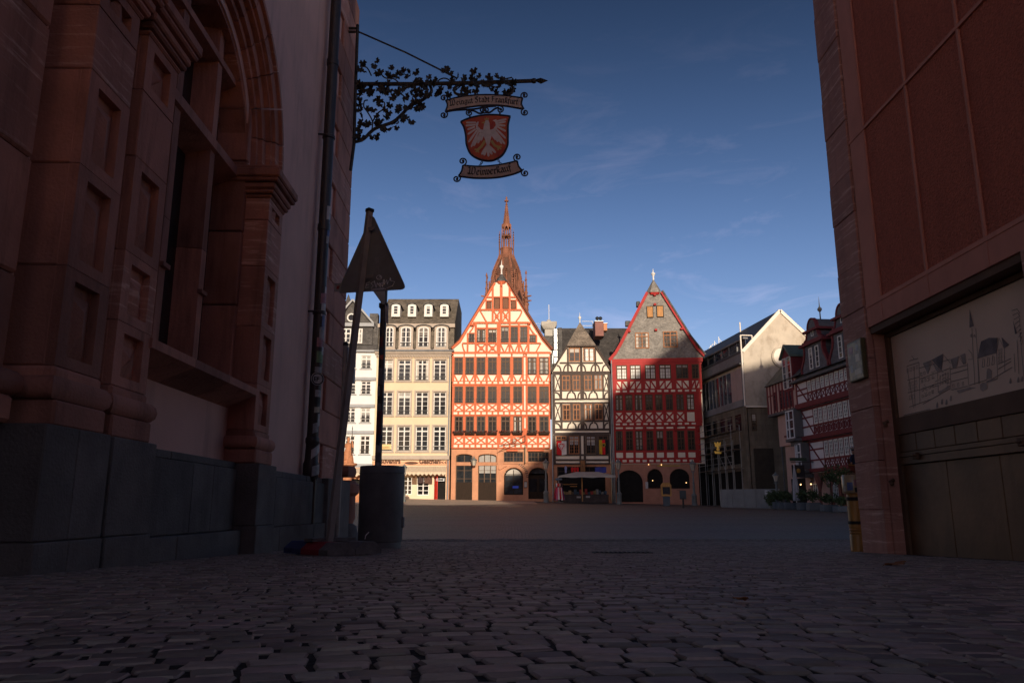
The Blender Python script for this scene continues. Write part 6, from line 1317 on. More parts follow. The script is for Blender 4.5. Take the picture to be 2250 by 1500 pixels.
# roof and scrolled gables
zrd = FPt.loc(1820, 716, 3.4)[1] - 1.6
MB().add([(xT0 - .1, -.8, zA['eave']), (xe, -.8, zA['eave']), (xe, 3.4, zrd + 1.6), (xT0 + .6, 3.4, zrd + 1.6), (xT0 - .1, 7, zA['eave']), (xe, 7, zA['eave'])], [(0, 1, 2, 3), (3, 2, 5, 4), (0, 3, 4), (1, 5, 2)]).build('roof', SLATE, T)
rc_(T, xT0 - .15, xe, zA['eave'] - .02, zA['eave'] + .14, BAYG, 'gutter', -.95, -.7, .03)
gl1 = [(540, 1055), (530, 1005), (545, 930), (560, 870), (565, 800), (560, 735), (545, 712)]; SLB = mat('blue_grey_slate', (.13, .13, .145), rough=.7, var=.2, scale=2, kind='slate', bs=4.5, bump=.4)
LPT = [P1(*q) for q in gl1]; xcg = P1(668, 655)[0]
def gable(dx):
    lo = [(x + dx, z) for x, z in LPT]; c = xcg + dx; ro = [(2 * c - x, z) for x, z in lo]
    g = MB().prism(lo + ro[::-1], -.7, 2.5).build('scrolled_gable', SLB, T); zc = lo[-1][1]; w_ = c - lo[-1][0]
    for side in (lo, ro): MB().strip(side, .16, -.78, -.5).build('gable_edge', MAROON, g)
    MB().box(c - w_ - .25, c + w_ + .25, -.95, 2.5, zc - .05, zc + .1).prism([(c - w_ - .2, zc + .1), (c + w_ + .2, zc + .1), (c + w_ - .05, zc + .28), (c - w_ + .05, zc + .28)], -.8, 2.4).build('gable_cornice', MAROON, g)
    h2 = P1(590, 540)[1] - zc; up = [(c - w_ * .85, zc + .28), (c - w_ * .62, zc + h2 * .5), (c - w_ * .5, zc + h2)]; ur = [(2 * c - x, z) for x, z in up]
    MB().prism(up + ur[::-1], -.7, 2.5).build('gable_top', SLB, g)
    for side in (up, ur): MB().strip(side, .13, -.76, -.5).build('gable_edge', MAROON, g)
    MB().box(c - w_ * .72, c + w_ * .72, -.9, 2.4, zc + h2, zc + h2 + .16).build('gable_cornice', MAROON, g)
    zh = zc + h2 + .16; MB().prism(arc(c, zh, w_ * .42, .75, 0, 180, 10), -.7, 2.3).build('gable_crest', BAYG, g); MB().strip(arc(c, zh, w_ * .44, .77, 0, 180, 10), .1, -.76, -.5).build('gable_edge', MAROON, g)
    MB().lathe([(.05, zh + .7), (.04, zh + 1.25), (.16, zh + 1.4), (.16, zh + 1.5), (.04, zh + 1.66), (.005, zh + 2.4)], 8, (c, .0, 0)).build('finial', BAYG, g, True)
    for s_ in (-.32, .10): window(g, c + s_ * w_ * 1.5, c + s_ * w_ * 1.5 + .5, zc - 1.75, zc - .25, -.74, 1, 4, WPAINT, GLASSW, fw=.07)
    window(g, c - .12, c + .2, zc + .5, zc + 1.0, -.74, 1, 1, WPAINT, GLASSW, fw=.05)
gable(0); gable(P1(900, 930)[0] - P1(540, 1055)[0])
# ---------------------------------------------------------------- cathedral tower
ZT = Zm(1040, 420, 5.357); DT = 250.0
SPR = mat('cathedral_sandstone', (.21, .092, .06), rough=.9, var=.4, scale=.35, bump=.3, bscale=3, bdist=.2, dirt=.5, dscale=.3)
tb = at(1040 + 385 / 5.357, 1100, DT); KT = DT / FPX / 5.357 * 1.03
def tz(y): return at(1110, 420 + y / 5.357, DT).z - tb.z
def tx(x): return (x - 385) * KT
CT = thing('cathedral_tower', 'dark red gothic cathedral tower with openwork spire rising behind the orange gable', 'tower', tb)
MB().lathe([(5.9, 0), (5.9, tz(1290))], 8, a0=R(22.5)).build('octagon_shaft', SPR, CT)
dome = [(5.6, tz(1290)), (5.2, tz(1150)), (4.8, tz(1060)), (4.35, tz(990)), (3.8, tz(930)), (3.2, tz(880)), (2.7, tz(840)), (2.25, tz(805)), (2.0, tz(770))]
MB().lathe(dome, 8, a0=R(22.5)).build('ribbed_dome', mat('dome_dark_stone', (.095, .05, .036), rough=.9, var=.4, scale=.5, bump=.3, bscale=3, bdist=.2), CT)
for i in range(8):
    a = R(22.5 + 45 * i); rb = MB().tube([(r_ * 1.03 * math.cos(a), r_ * 1.03 * math.sin(a), z) for r_, z in dome], .35, 6).build('dome_rib', SPR, CT)
    k = MB()
    for j in range(len(dome) - 1):
        for t in (.0, .33, .66):
            r_ = dome[j][0] * (1 - t) + dome[j + 1][0] * t; z = dome[j][1] * (1 - t) + dome[j + 1][1] * t
            k.ball(((r_ * 1.03 + .45) * math.cos(a), (r_ * 1.03 + .45) * math.sin(a), z + .3), .36, 5, 4)
    k.build('crockets', SPR, rb)['kind'] = 'stuff'
def pinnacle(x, y, z0, z1, r, T):
    p = MB().lathe([(r, z0), (r, z0 + (z1 - z0) * .55), (r * 1.35, z0 + (z1 - z0) * .57), (r * .8, z0 + (z1 - z0) * .6), (r * .15, z1 - (z1 - z0) * .06), (r * .5, z1 - (z1 - z0) * .04), (r * .05, z1)], 6, (x, y, 0)).build('pinnacle', SPR, T)
    k = MB()
    for j in range(4):
        z = z0 + (z1 - z0) * (.63 + .08 * j); rr = r * (.95 - .2 * j)
        for q in range(4): a = R(90 * q + 45); k.box(x + rr * math.cos(a) - .16, x + rr * math.cos(a) + .16, y + rr * math.sin(a) - .16, y + rr * math.sin(a) + .16, z, z + .3)
    k.build('crockets', SPR, p)['kind'] = 'stuff'; return p
for i in range(8):
    a = R(22.5 + 45 * i); pinnacle(7.1 * math.cos(a), 7.1 * math.sin(a), tz(1900), tz(955 if i % 2 else 985), .75, CT)
    a = R(45 * i); pinnacle(5.7 * math.cos(a), 5.7 * math.sin(a), tz(1400), tz(1060), .4, CT); pinnacle(4.7 * math.cos(a), 4.7 * math.sin(a), tz(1200), tz(930), .3, CT)
    g = MB(); c_, s_ = math.cos(a), math.sin(a); R0 = 5.9 * math.cos(R(22.5)) + .25
    k = MB().prism([(-2.2, tz(1340)), (2.2, tz(1340)), (.0, tz(1060))], -R0 - .3, -R0 + .2); o = k.build('gothic_gable', SPR, CT); o.rotation_euler = (0, 0, a)
    k = MB().prism([(-1.3, tz(1500)), (1.3, tz(1500)), (1.3, tz(1290)), (0, tz(1200)), (-1.3, tz(1290))], -R0 - .4, -R0 - .28); o = k.build('tower_opening', mat('deep_opening', (.03, .015, .012)), CT); o.rotation_euler = (0, 0, a)
# lantern: slender open octagon
MB().lathe([(2.2, tz(800)), (2.25, tz(750)), (2.1, tz(745)), (2.1, tz(690)), (2.25, tz(688)), (2.2, tz(675))], 8, a0=R(22.5)).build('lantern_parapet', SPR, CT)
for i in range(8):
    a = R(22.5 + 45 * i); c_, s_ = math.cos(a), math.sin(a)
    MB().tube([(1.85 * c_, 1.85 * s_, tz(690)), (1.5 * c_, 1.5 * s_, tz(395))], .2, 6).build('lantern_shaft', SPR, CT); pinnacle(2.55 * c_, 2.55 * s_, tz(830), tz(455 if i % 2 else 490), .2, CT)
    k = MB().prism([(-.62, tz(455)), (-.3, tz(440)), (0, tz(425)), (.3, tz(440)), (.62, tz(455)), (.62, tz(415)), (0, tz(390)), (-.62, tz(415))], -1.65, -1.5); o = k.build('lantern_tracery', SPR, CT); o.rotation_euler = (0, 0, R(45 * i))
MB().lathe([(.22, tz(690)), (.22, tz(400))], 8).build('lantern_core', SPR, CT)
MB().lathe([(1.75, tz(545)), (1.85, tz(535)), (1.7, tz(525))], 8, a0=R(22.5)).lathe([(1.35, tz(400)), (1.15, tz(385)), (.18, tz(125)), (.20, tz(90))], 8, a0=R(22.5)).build('spire', SPR, CT)
k = MB()
for j in range(9):
    t = j / 9; z = tz(385) + (tz(130) - tz(385)) * t; rr = 1.15 - .95 * t
    for q in range(8): a = R(22.5 + 45 * q); k.ball((rr * math.cos(a), rr * math.sin(a), z), .16, 5, 4)
k.build('spire_crockets', SPR, CT)['kind'] = 'stuff'
MB().lathe([(.2, tz(130)), (.75, tz(122)), (.75, tz(112)), (.25, tz(105)), (.35, tz(80)), (.1, tz(65))], 8).build('spire_finial', SPR, CT)
for a, z in ((0, 1275), (0, 1330), (180, 1278)): MB().tube([(6.2 * math.cos(R(a)), -3.5, tz(z)), (8.3 * math.cos(R(a)), -3.8, tz(z) + .3)], [.4, .2], 6).build('gargoyle', SPR, CT)
# ================================================================== WROUGHT-IRON WINE SIGN
Z7, ZW = Zm(740, 40, 3.948), Zm(960, 180, 6.523)
DW = 12.7
FWS = Face((-4, DW), (4, DW), 0)
def W7(x, y): q_ = FWS(Z7, x, y); return (q_[0] - 4, q_[1])
def W8(x, y): q_ = FWS(ZW, x, y); return (q_[0] - 4, q_[1])
wall_x = -2.86 - .015 * 12.7 + .05
VINE = mat('iron_vine_leaf', (.028, .026, .022), rough=.65, var=.4, scale=12, bump=.3, objvar=.2)
IB = thing('iron_vine_bracket', 'long black wrought-iron bracket covered in iron vine leaves on the left corner', 'bracket', (0, DW, 0))
def tb3(pts, r, nm, n=6, off=0): return MB().tube([(x, off, z) for x, z in pts], r, n).build(nm, WIRON, IB, True)
def smooth(pts, n=6):
    out_ = []; P_ = [Vector(p) for p in pts]
    for i in range(len(P_) - 1):
        p0, p1, p2, p3 = P_[max(0, i - 1)], P_[i], P_[i + 1], P_[min(len(P_) - 1, i + 2)]
        for k in range(n):
            t = k / n; out_.append(.5 * ((2 * p1) + (p2 - p0) * t + (2 * p0 - 5 * p1 + 4 * p2 - p3) * t * t + (3 * p1 - p0 - 3 * p2 + p3) * t ** 3))
    return [tuple(q) for q in out_] + [tuple(P_[-1])]
tb3([W7(165, 572), W7(760, 572), W7(1250, 560), W7(1700, 545)], .036, 'main_rod')
q = [W7(1700, 545), W7(1735, 543), W7(1770, 545), W7(1835, 543)]
MB().add([(q[0][0], -.03, q[0][1]), (q[2][0], 0, W7(1770, 518)[1]), (q[3][0], 0, q[3][1]), (q[2][0], 0, W7(1770, 572)[1]), (q[2][0], -.06, q[2][1]), (q[2][0], .06, q[2][1])], [(0, 1, 4), (1, 2, 4), (2, 3, 4), (3, 0, 4), (0, 5, 1), (1, 5, 2), (2, 5, 3), (3, 5, 0)]).lathe([(.045, -.03), (.055, 0), (.045, .03)], 8, (q[0][0] + .02, 0, q[0][1])).build('spear_tip', WIRON, IB)
tb3([W7(185, 118), W7(600, 300), W7(910, 455), W7(1040, 522)], .016, 'stay_rod')
tb3([W7(182, 60), W7(175, 250), W7(160, 700), W7(150, 1090), W7(120, 1320)], .03, 'wall_bar')
for y in (90, 120): tb3([W7(182, y), (wall_x - .1, W7(182, y)[1])], .025, 'wall_fixing')
main = smooth([W7(150, 1075), W7(230, 1050), W7(330, 960), W7(480, 905), W7(560, 840), W7(640, 760), W7(740, 712), W7(820, 640), W7(800, 570)]); tb3(main, .03, 'lower_branch')
for pts in (((300, 985), (310, 900), (270, 820), (235, 770), (240, 720), (270, 712)), ((310, 900), (350, 830), (400, 790), (415, 740), (390, 715)), ((780, 680), (790, 620), (760, 575), (740, 540)), ((620, 712), (560, 660), (500, 640)), ((380, 480), (420, 520), (500, 530), (560, 590)),
            ((870, 560), (900, 530), (950, 525), (1000, 560)), ((1060, 680), (1020, 640), (1020, 600), (1050, 585)), ((200, 420), (260, 430), (300, 500)), ((520, 880), (535, 905), (515, 920)), ((430, 885), (445, 870), (430, 860)), ((1300, 600), (1340, 590), (1400, 610)), ((1450, 530), (1500, 520), (1520, 515))):
    tb3(smooth([W7(*p) for p in pts], 5), .013, 'tendril', 5)
# vine leaf: five lobes, slightly folded
def leaf_mesh(seed):
    rr = random.Random(seed); pts = []
    for a, r in ((90, .0), (60, .62), (38, .78), (28, .58), (5, .92), (-12, .95), (-25, .70), (-45, .95), (-62, 1.0), (-78, .80), (-90, 1.12)):
        pts.append((r * math.cos(R(a)) * rr.uniform(.9, 1.1), r * math.sin(R(a)) * rr.uniform(.92, 1.08)))
    lft = [(-x * rr.uniform(.85, 1.05), z) for x, z in pts[1:-1]][::-1]; ring = pts + lft
    c = len(ring); vs = [(x, -.25 * abs(x) + .1 * z * z, z) for x, z in ring] + [(0, -.05, -.15)]
    vs2 = [(x, y + .06, z) for x, y, z in vs]
    fs = [(i, (i + 1) % c, c) for i in range(c)] + [((i + 1) % c + c + 1, i + c + 1, 2 * c + 1) for i in range(c)] + [(i, i + c + 1, (i + 1) % c + c + 1, (i + 1) % c) for i in range(c)]
    return MB().add(vs + vs2, fs).mesh('vine_leaf', VINE)
LM = [leaf_mesh(s) for s in range(5)]; rv = random.Random(11)
spots = [(225, 390), (205, 465), (240, 480), (315, 395), (355, 410), (330, 450), (380, 460), (440, 465), (470, 455), (520, 495), (540, 490), (590, 480), (630, 475), (575, 520), (620, 515), (690, 500), (705, 535), (670, 545), (720, 560), (800, 540), (830, 560), (800, 590), (850, 600), (885, 620), (865, 650), (935, 445), (930, 480), (960, 440), (985, 510), (1010, 545), (1045, 520), (1095, 520), (1080, 570), (1110, 600), (1090, 640), (1140, 640), (985, 600), (970, 640), (910, 615), (1190, 490), (1180, 525), (1230, 520), (1215, 550), (1215, 600), (1205, 640), (1330, 500), (1310, 530), (1330, 560), (1300, 590), (1340, 610), (1380, 530), (1410, 545), (1450, 540), (1400, 600), (1470, 580), (1510, 560), (1540, 580), (1520, 620), (1470, 630), (1480, 655), (1390, 625),
         (210, 580), (250, 590), (290, 570), (330, 560), (290, 640), (310, 670), (240, 620), (380, 600), (415, 590), (440, 570), (400, 640), (430, 670), (375, 630), (520, 610), (545, 640), (530, 670), (570, 640), (620, 610), (650, 600), (690, 620), (720, 620), (650, 640), (680, 690), (720, 670), (770, 640), (800, 690), (760, 705), (600, 690), (580, 700), (190, 680), (210, 720), (180, 740), (345, 730), (370, 700), (375, 750), (270, 770), (455, 740), (480, 700), (470, 660), (530, 750), (545, 790), (520, 790), (640, 790), (610, 810), (700, 770), (730, 760), (735, 795), (680, 745), (320, 810), (200, 790), (185, 820), (230, 880), (220, 920), (260, 890), (265, 930), (350, 880), (380, 900), (360, 920), (430, 820), (455, 840), (420, 850), (500, 890), (470, 960), (520, 950), (590, 880), (580, 910), (610, 870), (640, 880), (400, 970), (410, 990), (340, 1010), (310, 1050), (350, 1050), (200, 970), (180, 1010), (205, 1030), (165, 1040), (190, 590), (185, 640), (470, 500), (850, 540), (1035, 600), (1150, 570), (1260, 560), (1280, 570), (755, 590), (300, 610), (350, 470)]
for i, (x, y) in enumerate(spots):
    px, pz = W7(x, y); o = bpy.data.objects.new('vine_leaf', LM[i % 5]); link(o, IB); s_ = rv.uniform(.062, .098)
    o.location = (px, rv.uniform(-.12, .10), pz + .02); o.scale = (s_, s_, s_); o.rotation_euler = (rv.uniform(-.7, .7), rv.uniform(-1.1, 1.1), rv.uniform(-.8, .8))
# hanging boards
BOARD = mat('sign_board_cream', (.42, .33, .28), rough=.7, var=.1, scale=6, bump=.05, dirt=.25); SRED = mat('shield_red', (.42, .03, .018), rough=.5, var=.25, scale=7, bump=.05, col2=(.46, .09, .02)); SIL = mat('eagle_silver', (.50, .44, .42), rough=.6, var=.15, scale=10, bump=.1); SGOLD = mat('eagle_gold', (.38, .27, .08), rough=.5); BLK = mat('sign_black', (.015, .013, .014), rough=.6, bump=0); NAVY = mat('sign_iron_rim', (.018, .018, .03), rough=.5, bump=.1)
HS = thing('hanging_wine_sign', 'hanging wine merchant sign with two lettered ribbons and red eagle shield', 'sign', (0, DW, 0))
def scroll(c, r, a0, turns, sgn, nm='scroll_end', T=HS, th=.014):
    P = []
    for i in range(22):
        t = i / 21; a = R(a0) + sgn * 2 * math.pi * turns * t; rr = r * (1 - .8 * t); P.append((c[0] + rr * math.cos(a), -.01, c[1] + rr * math.sin(a)))
    return MB().tube(P, th, 5).ball(P[-1], th * 1.9, 6, 4).build(nm, NAVY, T, True)
def rim(pts, nm='iron_rim', r=.017): return MB().tube([(x, -.005, z) for x, z in pts], r, 6).build(nm, NAVY, HS, True)
topc = smooth([W8(120, 275), W8(330, 220), W8(640, 190), W8(950, 200), W8(1235, 238)]); botc = smooth([W8(118, 430), W8(330, 385), W8(640, 345), W8(930, 345), W8(1240, 395)])
lside = smooth([W8(130, 272), W8(152, 340), W8(122, 430)]); rside = smooth([W8(1228, 240), W8(1212, 320), W8(1245, 392)])
MB().prism(botc + rside[::-1] + topc[::-1] + lside[:-1], -.012, .012).build('upper_ribbon', BOARD, HS); rim(topc); rim(botc); rim(lside); rim(rside)
low = smooth([W8(118, 435), W8(250, 412), W8(400, 402), W8(560, 390), W8(700, 362), W8(850, 350)]); rim(low)
for c, a0, s_ in ((W8(98, 240), -60, 1), (W8(98, 478), 60, -1), (W8(1258, 200), 240, -1), (W8(1262, 440), 110, 1)): scroll(c, .075, a0, 1.3, s_)
sh = smooth([W8(345, 575), W8(480, 520), W8(690, 480), W8(880, 480), W8(1048, 498)]) + smooth([W8(1048, 498), W8(1020, 620), W8(1018, 800), W8(1010, 920), W8(940, 1050), W8(830, 1120), W8(720, 1135), W8(590, 1105), W8(480, 1030), W8(425, 900), W8(415, 780), W8(390, 660), W8(345, 575)])[1:-1]
SHD = MB().prism(sh, -.012, .012).build('shield', SRED, HS); rim(sh + [sh[0]], 'shield_rim', .02)
# eagle: feathers, body, tail, legs and crown as raised paint
def feather(p, q, w0, w1, i, m, nm):
    a, b = Vector(W8(*p)), Vector(W8(*q)); d = (b - a).normalized(); n = Vector((-d.y, d.x)); s0, s1 = w0 / 6.523 / FPX * DW, w1 / 6.523 / FPX * DW; y = -.0145 - .0004 * i
    MB().prism([tuple(a - n * s0 / 2), tuple(a + (b - a) * .6 - n * s1 / 2), tuple(a + (b - a) * .92 - n * s1 * .42), tuple(b), tuple(a + (b - a) * .92 + n * s1 * .42), tuple(a + (b - a) * .6 + n * s1 / 2), tuple(a + n * s0 / 2)], y, -.011).build(nm, m, SHD)
LFT = [((560, 590), (415, 590)), ((555, 620), (410, 635)), ((545, 650), (435, 690)), ((555, 680), (440, 760)), ((575, 700), (450, 875)), ((595, 720), (490, 945)), ((625, 735), (525, 930)), ((650, 740), (585, 890)), ((670, 745), (630, 850))]
RGT = [((860, 570), (1000, 540)), ((865, 600), (990, 575)), ((865, 625), (985, 635)), ((870, 650), (990, 715)), ((850, 680), (990, 820)), ((830, 700), (980, 905)), ((810, 715), (935, 900)), ((790, 730), (880, 870)), ((775, 740), (845, 840))]
for i, (p, q) in enumerate(LFT): feather(p, q, 26, 34, i, SIL, 'wing_feather')
for i, (p, q) in enumerate(RGT): feather(p, q, 26, 34, i, SIL, 'wing_feather')
def blob(pts, m, nm, i): MB().prism([W8(*p) for p in pts], -.0145 - .0004 * i, -.011).build(nm, m, SHD)
blob([(590, 575), (560, 600), (560, 680), (610, 730), (700, 745), (700, 700), (630, 690), (585, 640), (600, 585)], SIL, 'wing_arm', 10); blob([(800, 560), (850, 545), (880, 600), (860, 680), (800, 735), (750, 740), (750, 700), (810, 680), (845, 630), (835, 580)], SIL, 'wing_arm', 10)
blob([(680, 590), (700, 560), (740, 560), (755, 600), (760, 680), (790, 760), (770, 830), (750, 920), (715, 920), (690, 830), (660, 760), (665, 680)], SIL, 'eagle_body', 12); blob([(690, 575), (640, 590), (660, 600), (690, 605)], SGOLD, 'eagle_beak', 13); blob([(690, 560), (680, 525), (700, 540), (712, 515), (724, 540), (745, 520), (740, 560)], SGOLD, 'eagle_crown', 13)
for i, (x1, y1) in enumerate(((640, 1050), (675, 1065), (740, 1080), (790, 1050), (845, 1025))): feather((728, 905), (x1, y1), 24, 40, i + 2, SIL, 'tail_feather')
for s_, pts in ((0, ((690, 850), (640, 930), (590, 975))), (1, ((780, 850), (830, 920), (880, 940)))):
    MB().strip([W8(*p) for p in pts], .045, -.018, -.011).build('eagle_leg', SGOLD, SHD); e = pts[-1]
    for dx, dy in (((-50, 0), (-30, 40), (10, 45)) if not s_ else ((50, -15), (40, 30), (-5, 45))): MB().beam(W8(*e), W8(e[0] + dx, e[1] + dy), .028, -.0175 - .0002 * dy / 10, -.011).build('eagle_talon', SGOLD, SHD)
for c, a0, s_ in ((W8(468, 450), 90, 1), (W8(905, 405), 90, -1), (W8(655, 415), -60, 1), (W8(705, 410), 240, -1)): scroll(c, .07, a0, 1.2, s_, 'iron_scroll')
rim(smooth([W8(440, 410), W8(530, 420), W8(610, 455), W8(680, 440)]), 'iron_scroll'); rim(smooth([W8(690, 440), W8(760, 440), W8(830, 390), W8(890, 370)]), 'iron_scroll')
rim([W8(470, 480), W8(475, 520)], 'hanger'); rim([W8(903, 440), W8(903, 482)], 'hanger'); rim([W8(335, 185), W8(335, 225)], 'hanger'); rim([W8(1020, 180), W8(1020, 205)], 'hanger')
tb3(smooth([W8(335, 190), W8(260, 160), W8(255, 90), W8(330, 30)], 5), .025, 'hook'); tb3(smooth([W8(1020, 190), W8(1080, 150), W8(1090, 90), W8(1040, 30)], 5), .025, 'hook')
t2 = smooth([W8(375, 1200), W8(620, 1215), W8(900, 1190), W8(1150, 1135)]); b2 = smooth([W8(310, 1355), W8(560, 1383), W8(850, 1375), W8(1080, 1330), W8(1225, 1275)]); l2 = smooth([W8(372, 1200), W8(355, 1280), W8(312, 1352)]); r2 = smooth([W8(1152, 1138), W8(1170, 1210), W8(1222, 1275)])
MB().prism(b2 + r2[::-1][1:] + t2[::-1][1:] + l2[1:-1], -.012, .012).build('lower_ribbon', BOARD, HS); rim(t2); rim(b2); rim(l2); rim(r2)
for c, a0, s_ in ((W8(368, 1145), -60, 1), (W8(282, 1390), 60, -1), (W8(1155, 1085), 240, -1), (W8(1265, 1308), 110, 1)): scroll(c, .075, a0, 1.3, s_)
for (x0, y0, x1, y1) in ((655, 1140, 615, 1205), (868, 1110, 915, 1180)):
    for i in range(4):
        a, b = Vector(W8(x0 + (x1 - x0) * i / 4, y0 + (y1 - y0) * i / 4)), Vector(W8(x0 + (x1 - x0) * (i + 1.15) / 4, y0 + (y1 - y0) * (i + 1.15) / 4)); c = (a + b) / 2; d = (b - a) / 2; n = Vector((-d.y, d.x)).normalized() * (.018 if i % 2 else .006)
        MB().tube([(c.x + d.x * math.cos(t) + n.x * math.sin(t), -.01 + (0 if i % 2 else .018) * math.sin(t), c.y + d.y * math.cos(t) + n.y * math.sin(t)) for t in [2 * math.pi * j / 10 for j in range(11)]], .006, 5, False).build('chain_link', NAVY, HS)
# blackletter writing drawn with a broad nib
GL = {'W': (10, [[(0, 8.5), (1, 9.5), (2, 8), (2, 1.5), (3.2, 0), (4.6, 1.5)], [(4.6, 9.5), (4.6, 1)], [(4.6, 1.5), (6, 0), (7.4, 1.5)], [(6.6, 9.5), (8, 8.5), (8.2, 3), (7.2, .8)], [(0, 1.5), (1.6, .2)]]),
      'e': (4.2, [[(1, 5.5), (.6, 4), (.6, 1.2), (1.8, 0), (3.2, 1)], [(1, 5.5), (2.4, 6.2), (3.2, 4.6), (.9, 3)]]), 'i': (2.6, [[(.2, 5.2), (1, 6), (1, 1), (2, 0)], [(.8, 8), (1.6, 8.6)]]), 'n': (5, [[(.2, 5.2), (1, 6), (1, .6), (1.7, 0)], [(1, 4.8), (2.6, 6), (3.6, 5), (3.6, 1), (4.6, 0)]]),
      'g': (4.6, [[(1, 5.2), (1, 1.4), (2, .4), (3.4, 1.6)], [(.9, 5.4), (2.4, 6.2), (3.5, 5.4), (3.5, -1), (2.2, -2.4), (.6, -1.6)]]), 'u': (5, [[(.2, 5.4), (1, 6), (1, 1.2), (2, 0), (3.6, 1.4)], [(3, 5.4), (3.7, 6), (3.7, 1), (4.6, 0)]]), 't': (3.4, [[(1.2, 8), (1.2, 1.2), (2.2, 0), (3, .8)], [(.2, 5.8), (2.8, 5.8)]]),
      'S': (6, [[(5, 8.6), (3.4, 9.6), (1.4, 8.6), (1.2, 6.6), (4.4, 4.2), (4.4, 1.4), (2.6, 0), (.6, 1.2)], [(3, 9), (2.6, 5)]]), 'a': (4.6, [[(.8, 5), (2.2, 6.2), (3.4, 5), (3.4, 1), (4.4, 0)], [(3.2, 3.6), (1, 3), (.8, 1), (2, 0), (3.3, 1.4)]]), 'd': (4.4, [[(.2, 8.6), (2.4, 7), (3.6, 4.6), (3.6, 1.4), (2.2, 0), (.9, 1.2), (.9, 4.4), (2, 5.8), (3, 5)]]),
      'F': (6, [[(1.8, 9), (2, 2), (1.2, .2), (0, -.6)], [(1, 9.4), (3, 8.6), (5.4, 9.8)], [(.6, 5), (4.2, 5.2)], [(.4, 7.6), (1.4, 9.4)]]), 'r': (3.6, [[(.2, 5.2), (1, 6), (1, .6), (1.8, 0)], [(1, 4.8), (2.4, 6), (3.2, 5)]]), 'k': (4.6, [[(1, 9.2), (1, .4)], [(1, 7.6), (2.6, 8.8), (3.2, 7.4)], [(1, 4.4), (3, 5.4), (3.2, 4), (1.6, 3.2), (3.2, 1.2), (4.4, .2)]]),
      'f': (3.4, [[(3.4, 9), (2.2, 9.6), (1.4, 8.4), (1.4, -1.6)], [(.2, 5.6), (3, 5.6)]]), 'v': (4.4, [[(.4, 6.4), (1, 5.4), (1, 1.4), (2.2, 0), (3.5, 1.6), (3.5, 4.6), (2.4, 6)]])}
def blackletter(word, line, size, mat_, T):
    "line: curve of (x,z) for the baseline; letters share its slope"
    total = sum(3 if c == ' ' else GL[c][0] for c in word); cum = [0]
    for i in range(len(line) - 1): cum.append(cum[-1] + (Vector(line[i + 1]) - Vector(line[i])).length)
    sc_ = cum[-1] / total; pos = 0; cnt = 0
    for c in word:
        adv = 2.0 if c == ' ' else GL[c][0]
        if c != ' ':
            s_ = (pos + adv / 2) * sc_; i = max(j for j in range(len(cum)) if cum[j] <= s_ + 1e-6); i = min(i, len(line) - 2)
            a, b = Vector(line[i]), Vector(line[i + 1]); d = (b - a).normalized(); n = Vector((-d.y, d.x)); o_ = a + d * (s_ - cum[i]); k = MB(); nib = Vector((.62, .62)); th = Vector((-.12, .12))
            for st in GL[c][1]:
                for p, q in zip(st, st[1:]):
                    cnt += 1; y = -.0135 - .00002 * cnt; p_, q_ = Vector(p), Vector(q); dirv = (q_ - p_).normalized(); off = nib if abs(dirv.x * nib.y - dirv.y * nib.x) > .25 else Vector((-dirv.y, dirv.x)) * .28
                    ext = dirv * .15
                    k.prism([tuple(o_ + d * (v.x - adv / 2) * sc_ + n * v.y * size) for v in (p_ - off - ext, q_ - off + ext, q_ + off + ext, p_ + off - ext)], y, -.0115)
            k.build('letter', mat_, T)
        pos += adv
def base(c, dz): return [(x, z + dz) for x, z in c]
bl1 = smooth([W8(185, 352), W8(400, 322), W8(640, 296), W8(900, 300), W8(1180, 335)]); blackletter('Weingut Stadt Frankfurt', bl1, W8(0, 0)[1] * 0 + .0118, BLK, HS)
bl2 = smooth([W8(440, 1325), W8(620, 1338), W8(850, 1318), W8(1075, 1275)]); blackletter('Weinverkauf', bl2, .0140, BLK, HS)

# ================================================================== LEANING TRAFFIC SIGN
SBACK = mat('sign_back_grey', (.30, .315, .315), rough=.6, var=.2, scale=3, bump=.05, metal=.2); POSTM = mat('sign_post_steel', (.34, .32, .30), rough=.55, var=.2, scale=5, metal=.1, bump=.1); RUB = mat('recycled_foot', (.16, .15, .15), rough=.9, var=.3, scale=8, bump=.4)
bp = at(724, 1184, 7.75); tp = at(812, 466, 7.75); gb = gz(bp.x, bp.y)
TS = thing('leaning_warning_sign', 'triangular road sign seen from behind on a leaning square post with rubber foot', 'sign', (bp.x, bp.y, gb))
def L3(p): return Vector(p) - Vector((bp.x, bp.y, gb))
pd = (tp - bp); bot = L3(bp - pd * .04); top = L3(tp)
k = MB(); ax = pd.normalized(); e1 = Vector((.74, .67, 0)); e1 = (e1 - ax * e1.dot(ax)).normalized(); e2 = ax.cross(e1)
def sq(c, h): return [c + e1 * h + e2 * h, c - e1 * h + e2 * h, c - e1 * h - e2 * h, c + e1 * h - e2 * h]
k.prismv(sq(bot, .028), top - bot); k.build('post', POSTM, TS)
MB().prismv(sq(top, .034), ax * .035).build('post_cap', IRON, TS)
